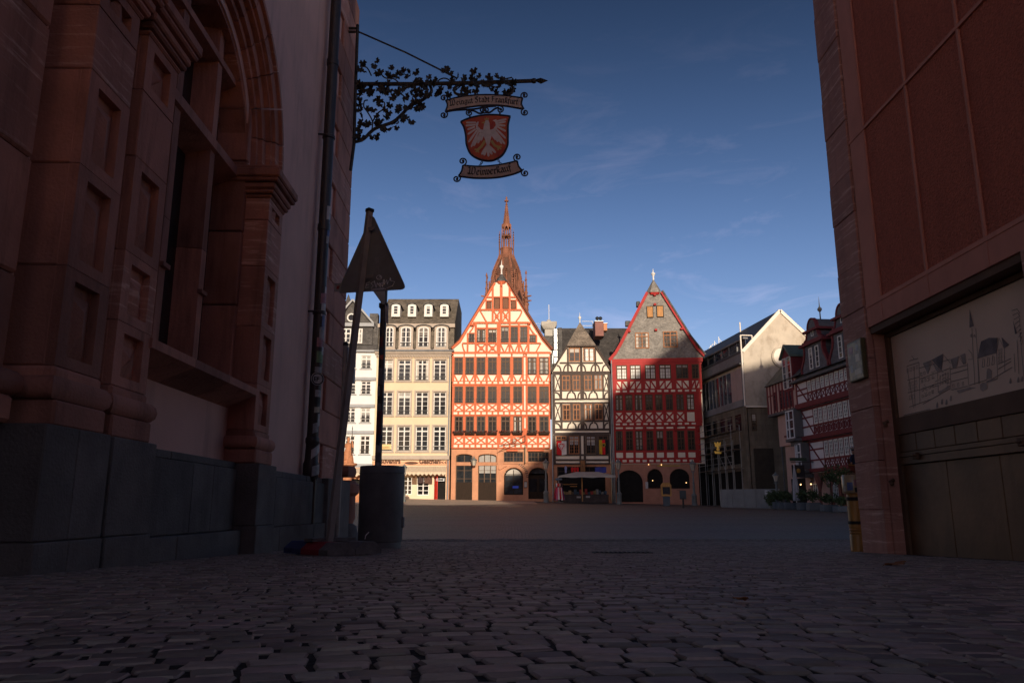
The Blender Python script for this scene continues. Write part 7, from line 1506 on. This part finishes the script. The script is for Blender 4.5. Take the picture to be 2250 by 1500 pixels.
# plate: yawed so that its right corner is nearer
B1, B2 = at(886, 633, 7.42), at(735, 642, 8.02); hz_ = (B1 - B2).normalized(); cen = (B1 + B2) / 2; upv = (tp - bp).normalized(); apx_ = at(812, 468, 7.70)
pn = (B1 - B2).cross(apx_ - B2).normalized()
if pn.y < 0: pn = -pn
def roundtri(A, B, C, r):
    out_ = []
    for P, Q, S_ in ((A, C, B), (B, A, C), (C, B, A)):
        a = (Q - P).normalized(); b = (S_ - P).normalized()
        for t in range(6): u = t / 5; out_.append(P + (a * (1 - u) ** 2 + b * u ** 2) * r)
    return out_
tri = roundtri(B2, B1, apx_, .075); ofs = pn * .045
pl = MB().prismv([L3(p + ofs) for p in tri], pn * .006).build('warning_plate', SBACK, TS)
MB().prismv([L3(p + ofs) for p in roundtri(B2, B1, apx_, .075)], pn * -.02) if False else None
rp_ = [L3(p + ofs - pn * .006) for p in tri]; MB().tube(rp_ + [rp_[0]], .006, 4, False).build('plate_flange', SBACK, pl)
for f in (.18, .80):
    c = L3(cen + (apx_ - cen) * f + ofs * .35); MB().prismv([c - hz_ * .06 - upv * .02, c + hz_ * .06 - upv * .02, c + hz_ * .06 + upv * .02, c - hz_ * .06 + upv * .02], -pn * .004).build('post_clamp', POSTM, TS)
def onplate(u, v):
    r = ray(u, v); P0 = B2 + ofs; return r * (P0.dot(pn) / r.dot(pn))
ZX = Zm(680, 440, 4.6875)
def plate_poly(pts, m, nm, lift=.0035):
    q = [L3(onplate(*ZX(*p)) - pn * lift) for p in pts]; MB().prismv(q, pn * .002).build(nm, m, pl)
plate_poly([(262, 858), (325, 852), (318, 942), (252, 944)], STK['white'], 'sticker'); plate_poly([(285, 882), (318, 880), (314, 915), (280, 917)], STK['red'], 'sticker_print', .0045); plate_poly([(678, 590), (710, 584), (722, 745), (692, 755)], STK['grey'], 'sticker')
GRF = mat('pale_graffiti', (.85, .85, .87), rough=.7, bump=0)
for st in ([(585, 855), (620, 845)], [(590, 850), (580, 905), (610, 895)], [(590, 875), (612, 870)], [(660, 840), (635, 855), (660, 880), (640, 905)], [(670, 830), (690, 900), (700, 850), (735, 895), (725, 850), (755, 890), (765, 815)], [(700, 865), (770, 850)], [(775, 815), (770, 870), (800, 820), (805, 865), (835, 800), (840, 830)], [(840, 830), (880, 840), (860, 880), (800, 905)], [(640, 920), (770, 905)], [(640, 930), (790, 912)],
           [(720 + 26 * math.cos(t * .6), 795 + 22 * math.sin(t * .6)) for t in range(12)], [(715, 800), (730, 785), (735, 800)]):
    q = [L3(onplate(*ZX(*p)) - pn * .004) for p in st]; MB().tube(q, .0042, 4).build('graffiti_stroke', GRF, pl)
# foot plates
fc = at(720, 1219, 7.35); fc.z = gz(fc.x, fc.y); la = Vector((-.72, .69, 0)); wa = Vector((.69, .72, 0))
def foot(o0, ln_, wd, m_list):
    base_ = L3(fc + wa * o0); h = .115; segs = len(m_list)
    for i, m_ in enumerate(m_list):
        a = base_ + la * (ln_ * i / segs + .002); b = base_ + la * (ln_ * (i + 1) / segs - .002); Z = Vector((0, 0, 1))
        pf = [a, a + wa * wd, a + wa * wd + Z * .05, a + wa * (wd * .72) + Z * h, a + wa * (wd * .28) + Z * h, a + Z * .05]
        MB().prismv(pf, b - a).build('foot_block', m_, TS)
FB_, FR_ = mat('foot_blue', (.05, .065, .16), rough=.8, var=.3, bump=.2), mat('foot_red', (.30, .035, .045), rough=.8, var=.3, bump=.2)
foot(0, .78, .30, [RUB, FR_, FR_, FB_, FB_]); foot(.31, .78, .30, [RUB, RUB, RUB, RUB])
MB().prismv([L3(fc + wa * .05 + la * .35 + Vector((0, 0, .116))), L3(fc + wa * .55 + la * .35 + Vector((0, 0, .116))), L3(fc + wa * .55 + la * .5 + Vector((0, 0, .116))), L3(fc + wa * .05 + la * .5 + Vector((0, 0, .116)))], (0, 0, .03)).build('foot_plate', RUB, TS)
# ================================================================== LITTER BIN AND POSTS
BIN = mat('bin_dark_grey', (.135, .138, .148), rough=.55, var=.25, scale=3, bump=.12, bscale=30, spec=.4, dirt=.3)
bc = at(838, 1100, 10.9); gb = gz(bc.x, bc.y); BN = thing('litter_bin', 'large dark grey cylindrical litter bin with flat lid in the alley mouth', 'bin', (bc.x, bc.y, gb))
rb = (at(889, 1100, 10.9).x - at(788, 1100, 10.9).x) / 2 * .99; hb = at(838, 1024, 10.9).z - gb
k = MB().lathe([(rb * .90, .0), (rb * .90, .085), (rb * .93, .09)], 32).build('bin_foot', BIN, BN, True)
MB().lathe([(rb * .94, .09), (rb * .955, .10), (rb * .985, hb - .12), (rb * .985, hb - .10)], 40).build('bin_body', BIN, BN, True)
MB().lathe([(rb * 1.01, hb - .10), (rb * 1.015, hb - .095), (rb * .985, hb - .085), (rb * .985, hb - .02), (rb * .96, hb), (rb * .3, hb + .01)], 40).build('bin_lid', BIN, BN, True)
MB().cbox(rb * .9, rb * 1.02, -.06, .06, .27, .42, .01).build('lock_box', BIN, BN); MB().tube([(-.15, -rb * .98, .13), (-.14, -rb * .985, .18), (-.10, -rb * .985, .22)], .006, 5).build('pale_scratch', GRF, BN)
# sticker post behind the bin
p0 = at(828, 1100, 11.9); g0 = gz(p0.x, p0.y); zt_ = at(843, 640, 11.9).z - g0
SP = thing('sticker_post', 'tall round post covered in old stickers behind the litter bin', 'post', (p0.x, p0.y, g0)); MB().tube([(0, 0, -.05), (0, 0, zt_)], .052, 12).build('post', PIPE, SP, True); MB().lathe([(.055, 0), (.05, .02), (.01, .03)], 12, (0, 0, zt_)).build('post_cap', IRON, SP)
rr = random.Random(21); z = .95
DST = [STK['grey'], STK['red'], STK['black'], mat('sticker_darkred', (.14, .04, .05), bump=0), mat('sticker_dust', (.16, .15, .16), var=.4, scale=30, bump=0), mat('sticker_navy', (.05, .06, .10), bump=0)]
while z < zt_ - .7:
    h = rr.uniform(.05, .16); a = rr.uniform(190, 250); patch(SP, 0, 0, .0535 + rr.uniform(0, .002), a, a + rr.uniform(50, 110), z, z + h, rr.choice(DST), tilt=rr.uniform(-.02, .02)); z += h * rr.uniform(.8, 1.25)
for (u0, v0, u1, v1, u2, v2, u3, v3, nm) in ((820, 640, 846, 638, 846, 668, 840, 668, 'tilted_plate'), (846, 668, 853, 676, 853, 714, 846, 705, 'side_plate')):
    q = [at(u, v, 11.8) - Vector((p0.x, p0.y, g0)) for u, v in ((u0, v0), (u1, v1), (u2, v2), (u3, v3))]; MB().prismv(q, (0, .012, 0)).build(nm, SBACK if nm == 'tilted_plate' else STK['grey'], SP)
MB().cbox(-.07, .07, -.06, .06, zt_ - .28, zt_ - .2, .01).build('post_clamp', IRON, SP)
# thin post by the wall corner with two small plates
p0 = at(743, 1115, 12.0); g0 = gz(p0.x, p0.y); zt_ = at(748, 757, 12.0).z - g0
NP = thing('narrow_sign_post', 'narrow grey post with two small plates beside the wall corner', 'post', (p0.x, p0.y, g0)); MB().tube([(0, 0, -.1), (0, 0, zt_)], .035, 10).build('post', POSTM, NP, True); MB().lathe([(.042, 0), (.042, .05), (.01, .07)], 10, (0, 0, zt_ - .02)).build('post_cap', IRON, NP)
for z0, z1 in ((zt_ - .32, zt_ - .04), (zt_ - .58, zt_ - .34)): MB().prismv([(.04, -.03, z0), (.11, .28, z0), (.11, .28, z1), (.04, -.03, z1)], (.006, -.001, 0)).build('sign_plate', STK['grey'], NP)
# ================================================================== GOLDEN POST, SAILOR, LEAF
p0 = at(1888, 1213, 9.0); p0.z = gz(p0.x, p0.y); GP = thing('golden_turned_post', 'golden turned wooden post with black bands and picture box beside the pillar', 'post', p0)
GWD = mat('gold_brown_wood', (.42, .22, .06), rough=.4, var=.35, scale=3, bump=.2, stretch=(6, 6, .6), spec=.4); hp = at(1888, 1083, 9.0).z - p0.z
prof = [(.085, 0), (.085, .17), (.078, .19), (.088, .205), (.078, .22), (.088, .235), (.078, .25), (.085, .27), (.085, .30)]; prof2 = [(.083, .335), (.083, .56)]; prof3 = [(.083, .60), (.083, .63), (.076, .64), (.084, .655), (.076, .67), (.083, .69), (.083, hp)]
MB().lathe(prof, 18).build('turned_base', GWD, GP, True); MB().lathe([(.089, .30), (.092, .31), (.092, .325), (.089, .335)], 18).build('black_band', BLK, GP, True); MB().lathe([(p, min(z, .56)) for p, z in prof2], 18).build('turned_shaft', GWD, GP, True); MB().lathe([(.089, .56), (.092, .57), (.092, .59), (.089, .60)], 18).build('black_band', BLK, GP, True)
MB().lathe([(r_, min(z, hp)) for r_, z in prof3], 18).build('turned_top', GWD, GP, True)
ht = at(1888, 1043, 9.0).z - p0.z; bx = MB().lathe([(.118, hp), (.122, hp + .01), (.122, ht - .02), (.11, ht)], 24, sx=1.0).build('picture_box', mat('varnished_box', (.36, .27, .15), rough=.3, var=.3, scale=6, bump=.03, spec=.6), GP, True)
for a, b_, z0, z1, c in ((215, 245, .03, .12, 'blue'), (250, 280, .08, .15, 'pink'), (252, 272, .01, .06, 'black'), (190, 210, .02, .08, 'cream')): patch(bx, 0, 0, .1235, a, b_, hp + z0, hp + z1, STK[c], name='picture')
# sailor figure on a carved boat, hung on the far side of the corner
p0 = at(1893, 1020, 9.25); SF = thing('sailor_boat_figure', 'small carved boat with sailor in white cap jutting from the building corner', 'figure', p0)
BRD = mat('boat_redbrown', (.20, .055, .035), rough=.5, var=.2); NAV = mat('sailor_navy', (.03, .04, .09), rough=.8); SKN = mat('carved_skin', (.42, .25, .18), rough=.7)
k = MB(); vs = []; NS = 8
for i in range(NS + 1):
    t = i / NS; x = -.155 + .32 * t; wd = .10 * math.sin(math.pi * min(1, t * .62 + .06)); zb_ = -.20 + .16 * (1 - t) ** 2.2; zt_ = .02 + .05 * (1 - t) ** 2
    for (yy, zz) in ((-wd, zt_), (-wd * .8, (zt_ + zb_) / 2), (0, zb_), (wd * .8, (zt_ + zb_) / 2), (wd, zt_)): vs.append((x, yy, zz))
k.add(vs, [(i * 5 + j, i * 5 + j + 1, i * 5 + j + 6, i * 5 + j + 5) for i in range(NS) for j in range(4)] + [(i * 5, i * 5 + 5, i * 5 + 9, i * 5 + 4) for i in range(NS)]); k.build('boat_hull', BRD, SF, True); MB().tube([(-.16, 0, .0), (-.05, -.105, -.02), (.15, -.11, -.04)], .006, 5).build('boat_rail', GWD, SF)
body = MB(); body.lathe([(.05, -.02), (.055, .03), (.05, .07), (.022, .095), (.02, .10)], 12, (-.085, -.03, .02)).tube([(-.12, -.05, .10), (-.15, -.07, .06), (-.15, -.08, .02)], [.02, .017, .014], 7).tube([(-.05, -.05, .10), (-.03, -.09, .06), (-.07, -.11, .04)], [.02, .017, .014], 7); body.build('sailor_body', NAV, SF, True)
hd_ = MB().ball((-.085, -.035, .15), .036, 10, 8, 1.15).ball((-.095, -.07, .15), .008, 6, 4).ball((-.152, -.08, .012), .013, 6, 4).ball((-.07, -.112, .035), .013, 6, 4).build('sailor_head', SKN, SF, True)
MB().lathe([(.034, 0), (.05, .014), (.052, .028), (.03, .036)], 12, (-.09, -.035, .172)).build('white_cap', WPAINT, SF, True); MB().lathe([(.036, -.006), (.037, .01)], 12, (-.088, -.036, .166)).build('cap_band', NAV, SF)
MB().tube([(.16, 0, -.05), (.30, .05, -.05)], .02, 6).build('wall_arm', WIRON, SF)
lp = at(1970, 1238, 7.6); 
def ground_leaf(label, u, v, s_, col):
    r = ray(u, v); d = 2.0
    while r.z / r.y * d > gz(r.x / r.y * d, d) + .006 and d < 30: d += .01
    p = r * (d / r.y); o = leaf_obj = bpy.data.objects.new('fallen_leaf', LEAFM.copy()); link(o); o.location = (p.x, p.y, p.z + .012); o.scale = (s_, s_, s_); o.rotation_euler = (R(80), .2, random.uniform(0, 6)); o.data.materials.clear(); o.data.materials.append(col)
    tag(o, label, 'leaf', 'fallen leaves on the cobbles')
LEAFM = LM[0]; DRY = mat('dry_leaf', (.26, .10, .03), rough=.8, var=.3, scale=10)
ground_leaf('dry brown leaf on the cobbles before the brass shutter', 1968, 1239, .085, DRY); ground_leaf('small brown leaf lying mid-alley on the cobbles', 1632, 1320, .028, DRY); ground_leaf('tiny yellow leaf among the left foreground cobbles', 120, 1396, .02, mat('yellow_leaf', (.4, .26, .05))); ground_leaf('pale scrap by the sign foot on the cobbles', 640, 1224, .03, STK['white'])
# ================================================================== SMALL THINGS ON THE SQUARE
# fountain with statue
d_ = 60.0; p0 = at(762, 1060, d_); FT = thing('fountain_statue', 'red sandstone fountain figure with spear on a carved pedestal before the white house', 'statue', (p0.x, d_, gz(p0.x, d_)))
zb_ = at(762, 1017, d_).z - gz(p0.x, d_); zt_ = at(762, 962, d_).z - gz(p0.x, d_); H = zt_ - zb_; STT = mat('fountain_sandstone', (.46, .20, .10), rough=.85, var=.25, scale=3, bump=.3)
MB().lathe([(.6, 0), (.6, .4), (.4, .6), (.36, zb_ - .75), (.48, zb_ - .55), (.44, zb_ - .3), (.74, zb_ - .16), (.74, zb_ - .04), (.6, zb_)], 12).build('pedestal', STT, FT, True); MB().lathe([(1.9, -.1), (1.9, .75), (1.75, .8), (1.7, .3)], 8).build('basin', STT, FT)
k = MB(); k.lathe([(.44, zb_), (.40, zb_ + H * .2), (.32, zb_ + H * .36), (.25, zb_ + H * .5), (.22, zb_ + H * .58), (.30, zb_ + H * .68), (.28, zb_ + H * .76), (.12, zb_ + H * .81), (.09, zb_ + H * .84)], 14, sy=.75)
for i in range(9): a = R(40 * i); k.tube([(.42 * math.cos(a), .32 * math.sin(a), zb_ + .02), (.33 * math.cos(a + .2), .25 * math.sin(a + .2), zb_ + H * .3), (.24 * math.cos(a + .3), .18 * math.sin(a + .3), zb_ + H * .52)], [.07, .05, .02], 6)
k.ball((0, -.03, zb_ + H * .90), H * .062, 10, 8, 1.2); k.tube([(.27, 0, zb_ + H * .75), (.38, -.1, zb_ + H * .64), (.34, -.2, zb_ + H * .80), (.30, -.2, zb_ + H * .88)], [.09, .075, .06, .05], 7); k.tube([(-.27, 0, zb_ + H * .75), (-.38, 0, zb_ + H * .58), (-.30, -.2, zb_ + H * .48)], [.09, .075, .05], 7); k.build('figure', STT, FT, True)
MB().lathe([(.13, zb_ + H * .92), (.13, zb_ + H * .98), (.03, zb_ + H * 1.04)], 10, (0, -.02, 0)).build('helmet', STT, FT, True); MB().tube([(.30, -.22, zb_ + H * .3), (.30, -.22, zb_ + H * 1.35)], .025, 6).lathe([(.05, 0), (.03, .08), (.005, .25)], 6, (.30, -.22, zb_ + H * 1.35)).build('spear', WIRON, FT); MB().lathe([(.3, 0), (.3, .06), (.1, .1)], 12, (-.3, -.2, zb_ + .25)).build('shield', STT, FT)
# market parasol, stall, racks
ZK = Zm(1195, 990, 12.0); dK = 69.0; FK = Face((-20, dK), (20, dK), 0)
def K(x, y): q_ = FK(ZK, x, y); return (q_[0] - 20, q_[1])
def Kg(x): return gz(K(x, 1350)[0], dK)
CANV = mat('grey_canvas', (.42, .40, .36), rough=.9, var=.1, scale=2, bump=.2); c0, c1, cl, cr = K(700, 560), K(1680, 570), K(380, 655), K(1830, 690); zl_ = K(1000, 735)[1]
xc_ = (cl[0] + cr[0]) / 2; PR = thing('market_parasol', 'large flat grey market parasol over the souvenir stall', 'parasol', (xc_, dK, Kg(1000))); zg = Kg(1000)
hw = (cr[0] - cl[0]) / 2; zt_, ze_ = c0[1] - zg, (cl[1] + cr[1]) / 2 - zg
MB().add([(-hw, -1.6, ze_), (hw, -1.6, ze_), (hw, 1.2, ze_), (-hw, 1.2, ze_), (-hw * .35, -.4, zt_), (hw * .45, -.4, zt_), (-hw, -1.6, ze_ - .03), (hw, -1.6, ze_ - .03), (hw, 1.2, ze_ - .03), (-hw, 1.2, ze_ - .03)], [(0, 1, 5, 4), (1, 2, 5), (2, 3, 4, 5), (3, 0, 4), (6, 7, 8, 9)]).build('canopy', CANV, PR)
k = MB(); zv = zl_ - zg
for (a, b) in (((-hw, -1.6), (hw, -1.6)), ((hw, -1.6), (hw, 1.2)), ((-hw, 1.2), (-hw, -1.6))):
    n = 10
    for i in range(n):
        p, q = (a[0] + (b[0] - a[0]) * i / n, a[1] + (b[1] - a[1]) * i / n), (a[0] + (b[0] - a[0]) * (i + 1) / n, a[1] + (b[1] - a[1]) * (i + 1) / n); dz1 = .03 * math.sin(i * 1.9)
        k.add([(*p, ze_), (*q, ze_), (*q, zv + .05 + .03 * math.sin((i + 1) * 1.9)), (*p, zv + .05 + dz1)], [(0, 1, 2, 3)])
k.build('valance', CANV, PR); MB().tube([(-.35, -.2, 0), (-.35, -.2, zt_)], .05, 8).build('pole', GWD, PR, True); MB().cbox(-.75, .05, -.6, .2, 0, .12, .02).build('base_plate', IRON, PR)
for sx in (-1, 1): MB().tube([(-.35, -.2, zt_ - .4), (sx * hw * .9, -1.4, ze_)], .02, 5).build('canopy_arm', GWD, PR)
st = thing('souvenir_stall', 'dark souvenir stall counter with goods under the grey parasol', 'stall', (xc_, dK + .6, zg)); MB().cbox(-hw * .85, hw * .85, 0, .8, .0, .75, .03).build('counter', mat('dark_counter', (.05, .04, .04), var=.4), st)
rk = random.Random(4)
for i in range(16):
    x = -hw * .8 + i * hw * .1; c = rk.choice([(.10, .08, .06), (.22, .16, .08), (.05, .08, .12), (.3, .2, .1), (.18, .18, .18), (.25, .04, .04)]); m_ = mat('goods_%d' % i, c, var=.4, scale=9); hh = rk.uniform(.15, .5)
    MB().cbox(x, x + hw * .085, rk.uniform(.0, .2), .7, .76, .76 + hh, .02).build('boxed_goods', m_, st)
for x0, x1, y in ((525, 690, 880), (700, 890, 870), (700, 880, 930)): a, b = K(x0, y), K(x1, y); MB().box(a[0] - xc_, b[0] - xc_, -.25, .0, a[1] - zg - .03, a[1] - zg + .02).build('display_shelf', GWD, st)
for x0, y in ((880, 1215), (1125, 1205)): a, b = K(x0, y - 20), K(x0 + 110, y + 25); MB().box(a[0] - xc_, b[0] - xc_, -.03, .0, b[1] - zg, a[1] - zg).build('price_card', STK['grey'], st)
def hung(label, x0, x1, y0, y1, cols, d=70.4, name='hanging_shirts', cat='clothing'):
    F_ = Face((-20, d), (20, d), 0); a, b = F_(ZK, x0, y1), F_(ZK, x1, y0); t = thing(name, label, cat, (a[0] - 20, d, a[1])); n = len(cols); w_ = (b[0] - a[0]) / n; h = b[1] - a[1]
    for i, m_ in enumerate(cols):
        MB().prism([(w_ * i + w_ * .15, 0), (w_ * (i + 1) - w_ * .15, 0), (w_ * (i + 1) - w_ * .12, h * .6), (w_ * (i + 1), h * .55), (w_ * (i + 1) - w_ * .02, h * .8), (w_ * (i + .65), h), (w_ * (i + .35), h), (w_ * i + w_ * .02, h * .8), (w_ * i, h * .55), (w_ * i + w_ * .12, h * .6)], -.04, .04).build('shirt', m_, t)
    MB().tube([(0, 0, h), (b[0] - a[0], 0, h)], .015, 5).build('hanging_rail', IRON, t)
SBLUE = mat('cloth_blue', (.06, .07, .30), rough=.9); SRD = mat('cloth_red', (.50, .02, .02), rough=.9)
hung('two red shirts hanging above the parasol', 715, 925, 430, 560, (SRD, SRD, SRD)); hung('pale blue shirt hanging left above the parasol', 545, 610, 400, 580, (mat('cloth_pale_blue', (.25, .27, .45), rough=.9),), name='hanging_shirt')
a, b = K(1385, 560), K(1690, 410); t = thing('blue_banner', 'blue cloth banner hanging at right above the parasol', 'banner', (a[0], 70.2, a[1])); k = MB(); vs = [(i / 8 * (b[0] - a[0]), .05 * math.sin(i * 1.6), z) for z in (0, b[1] - a[1]) for i in range(9)]; k.add(vs, [(i, i + 1, i + 10, i + 9) for i in range(8)]); k.build('cloth', SBLUE, t, True); MB().tube([(0, 0, b[1] - a[1]), (b[0] - a[0], 0, b[1] - a[1])], .02, 5).build('rod', IRON, t)
# scarf rack
a = K(375, 1390); rk_ = thing('scarf_rack', 'rotating rack of red and white scarves standing left of the parasol', 'rack', (a[0], 67.6, gz(a[0], 67.6))); z1 = FK(ZK, 350, 740)[1] - gz(a[0], 67.6)
MB().tube([(0, 0, .05), (0, 0, z1)], .03, 8).build('rack_pole', GALV, rk_); k = MB()
for i in range(5): an = R(72 * i); k.tube([(0, 0, .12), (.38 * math.cos(an), .38 * math.sin(an), .05)], .025, 5)
k.build('rack_feet', GALV, rk_)
sc_c = [SRD, FWHT, SRD, mat('cloth_purple', (.18, .04, .22), rough=.9), SRD, mat('cloth_pink', (.5, .12, .2), rough=.9), FWHT]
for i in range(18):
    an = R(20 * i + 5); r1, r2 = .26, .42 + .05 * math.sin(i * 2.3); m_ = sc_c[i % 7]; tg = Vector((-math.sin(an), math.cos(an), 0)) * .065; p = Vector((r1 * math.cos(an), r1 * math.sin(an), z1 * .63)); q = Vector((r2 * math.cos(an), r2 * math.sin(an), .22 + .05 * (i % 3))); nn = Vector((math.cos(an), math.sin(an), .2)) * .025
    MB().add([p - tg, p + tg, q + tg * 1.3, q - tg * 1.3, p - tg + nn, p + tg + nn, q + tg * 1.3 + nn, q - tg * 1.3 + nn], [(0, 1, 2, 3), (7, 6, 5, 4), (0, 4, 5, 1), (1, 5, 6, 2), (2, 6, 7, 3), (3, 7, 4, 0)]).build('scarf', m_, rk_)
for i in range(10):
    an = R(36 * i); MB().cbox(.22 * math.cos(an) - .08, .22 * math.cos(an) + .08, .22 * math.sin(an) - .08, .22 * math.sin(an) + .08, z1 * .66, z1 * .66 + .28, .03).build('knitted_hat', [mat('hat_pattern', (.5, .25, .2), var=.6, scale=20), FBLK, FWHT, SRD][i % 4], rk_)
MB().lathe([(.1, z1 * .9), (.3, z1 * .93), (.28, z1), (.05, z1 + .05)], 10).build('rack_top', mat('cloth_greyblue', (.12, .16, .2), var=.4, scale=8), rk_, True)
# information pillar and small board before the red house
p0 = at(1465, 1113, 62); p0.z = gz(p0.x, p0.y); z1 = at(1465, 1060, 62).z - p0.z; kx = (at(1476, 1090, 62).x - at(1454, 1090, 62).x); IP = thing('information_pillar', 'information pillar with timber-framed screen before the red house', 'kiosk', p0)
MB().cbox(-kx * .33, kx * .33, -.12, .12, 0, z1 * .42, .02).build('pillar_foot', mat('pillar_slate', (.08, .10, .12)), IP); MB().holed([(-kx / 2, z1 * .42), (kx / 2, z1 * .42), (kx / 2, z1 * .9), (kx * .3, z1), (-kx * .3, z1), (-kx / 2, z1 * .9)], [[(-kx * .38, z1 * .5), (kx * .38, z1 * .5), (kx * .38, z1 * .82), (-kx * .38, z1 * .82)]], -.14, .14).build('timber_frame', GWD, IP); MB().box(-kx * .39, kx * .39, -.06, .06, z1 * .49, z1 * .83).build('screen', mat('dark_screen', (.03, .035, .045), rough=.2, var=.4, scale=10), IP)
p0 = at(1502, 1120, 55); p0.z = gz(p0.x, p0.y); z1 = at(1502, 1077, 55).z - p0.z; kx = at(1509, 1090, 55).x - at(1495, 1090, 55).x; SBd = thing('small_notice_board', 'small dark notice board on a post in the open square', 'sign', p0)
MB().tube([(0, 0, 0), (0, 0, z1 * .6)], .07, 8).build('post', IRON, SBd); MB().cbox(-kx / 2, kx / 2, -.04, .04, z1 * .5, z1, .02).build('board', mat('board_dark', (.05, .06, .065), var=.3), SBd); MB().tube([(-kx / 2, 0, z1 + .02), (-kx * .9, 0, z1 + .05)], .015, 5).build('board_arm', IRON, SBd)
# greenery, closed parasol and planters by the right-hand houses
LEAVES = mat('hedge_leaf', (.05, .075, .03), rough=.7, var=.5, scale=3, bump=0, objvar=.25, island=1); PLB = mat('planter_blue_grey', (.10, .12, .14), rough=.7, var=.15)
def plant(label, u, v, d, w_, h, pot, group='potted plants before the restaurant', ball=False, name='potted_shrub'):
    p = at(u, v, d); p.z = gz(p.x, p.y); t = thing(name, label, 'plant', p, 0, group); r_ = random.Random(int(u * 7 + v)); ph = h * (.35 if pot else .05)
    if pot:
        MB().cbox(-w_ * .4, w_ * .4, -w_ * .35, w_ * .35, 0, ph, .03).build('planter', PLB, t)
        for i in range(4): MB().box(-w_ * .41, w_ * .41, -w_ * .36, -w_ * .34, ph * (.15 + .2 * i), ph * (.25 + .2 * i)).build('planter_slat', PLB, t)
    if ball: MB().tube([(0, 0, 0), (0, 0, h * .6)], .03, 6).build('stem', DARKW, t)
    k = MB(); vs = []; fs = []
    for i in range(420):
        while True:
            q = Vector((r_.uniform(-1, 1), r_.uniform(-1, 1), r_.uniform(-1, 1)))
            if q.length < 1: break
        q = q * (.75 + .25 * math.sin(q.x * 7 + q.z * 5)); c = Vector((q.x * w_ * .55, q.y * w_ * .5, (h * .72 + q.z * h * .28) if ball else (ph + (h - ph) * (.5 + q.z * .52))))
        a = Vector((r_.uniform(-1, 1), r_.uniform(-1, 1), r_.uniform(-1, 1))).normalized() * .075; b = a.cross(Vector((r_.uniform(-1, 1), r_.uniform(-1, 1), r_.uniform(-1, 1)))).normalized() * .045
        n0 = len(vs); vs += [c - a, c + b, c + a, c - b]; fs.append((n0, n0 + 1, n0 + 2, n0 + 3))
    k.add(vs, fs); k.build('foliage', LEAVES, t)['kind'] = 'stuff'
for lab, u, v, d, w_, h, pot, bl_ in (('low dark shrub at the left end by the hoarding', 1694, 1112, 56, .9, 1.3, 0, 0), ('dark shrub beside the lamp post near the hoarding', 1706, 1112, 56, .9, 1.4, 1, 0), ('bushy shrub under the closed white parasol', 1720, 1112, 55.5, 1.0, 1.4, 1, 0), ('shrub in planter left of the blue-grey tubs', 1735, 1113, 55, 1.0, 1.3, 1, 0), ('shrub in ribbed blue-grey tub below the left lit lamp', 1767, 1114, 53, 1.0, 1.45, 1, 0), ('shrub in ribbed blue-grey tub below the right lit lamp', 1788, 1115, 52, 1.0, 1.45, 1, 0), ('ball-clipped tree before the first stone arch', 1829, 1114, 50, 1.3, 3.0, 0, 1), ('ball-clipped tree before the second stone arch', 1855, 1115, 49, 1.3, 3.0, 0, 1), ('low shrub by the foot of the first arch', 1822, 1116, 49, 1.1, 1.2, 1, 0), ('low shrub by the golden post', 1850, 1117, 48, 1.1, 1.0, 1, 0)):
    plant(lab, u, v, d, w_, h, pot, ball=bool(bl_), name='clipped_tree' if bl_ else 'potted_shrub')
p0 = at(1751, 1110, 54.5); p0.z = gz(p0.x, p0.y); z1 = at(1745, 1022, 54.5).z - p0.z; CP = thing('closed_parasol', 'closed pale parasol standing before the pink house', 'parasol', p0); k = MB(); pr = [(.05, z1 * .22), (.24, z1 * .2), (.2, z1 * .55), (.1, z1 * .85), (.03, z1)]; vs = []
for r_, z in pr:
    for i in range(14): a = R(360 * i / 14); rr_ = r_ * (1 if i % 2 else .72); vs.append((rr_ * math.cos(a), rr_ * math.sin(a), z))
k.add(vs, [(j * 14 + i, j * 14 + (i + 1) % 14, (j + 1) * 14 + (i + 1) % 14, (j + 1) * 14 + i) for j in range(4) for i in range(14)]); k.build('folded_cloth', mat('pale_cloth', (.33, .33, .35), rough=.9), CP); MB().tube([(0, 0, 0), (0, 0, z1 * 1.03)], .035, 8).build('pole', WPAINT, CP)
lamp_at('slim street lamp standing before the hoarding and pink house', 1709, 1112, 57, 1027, .8)
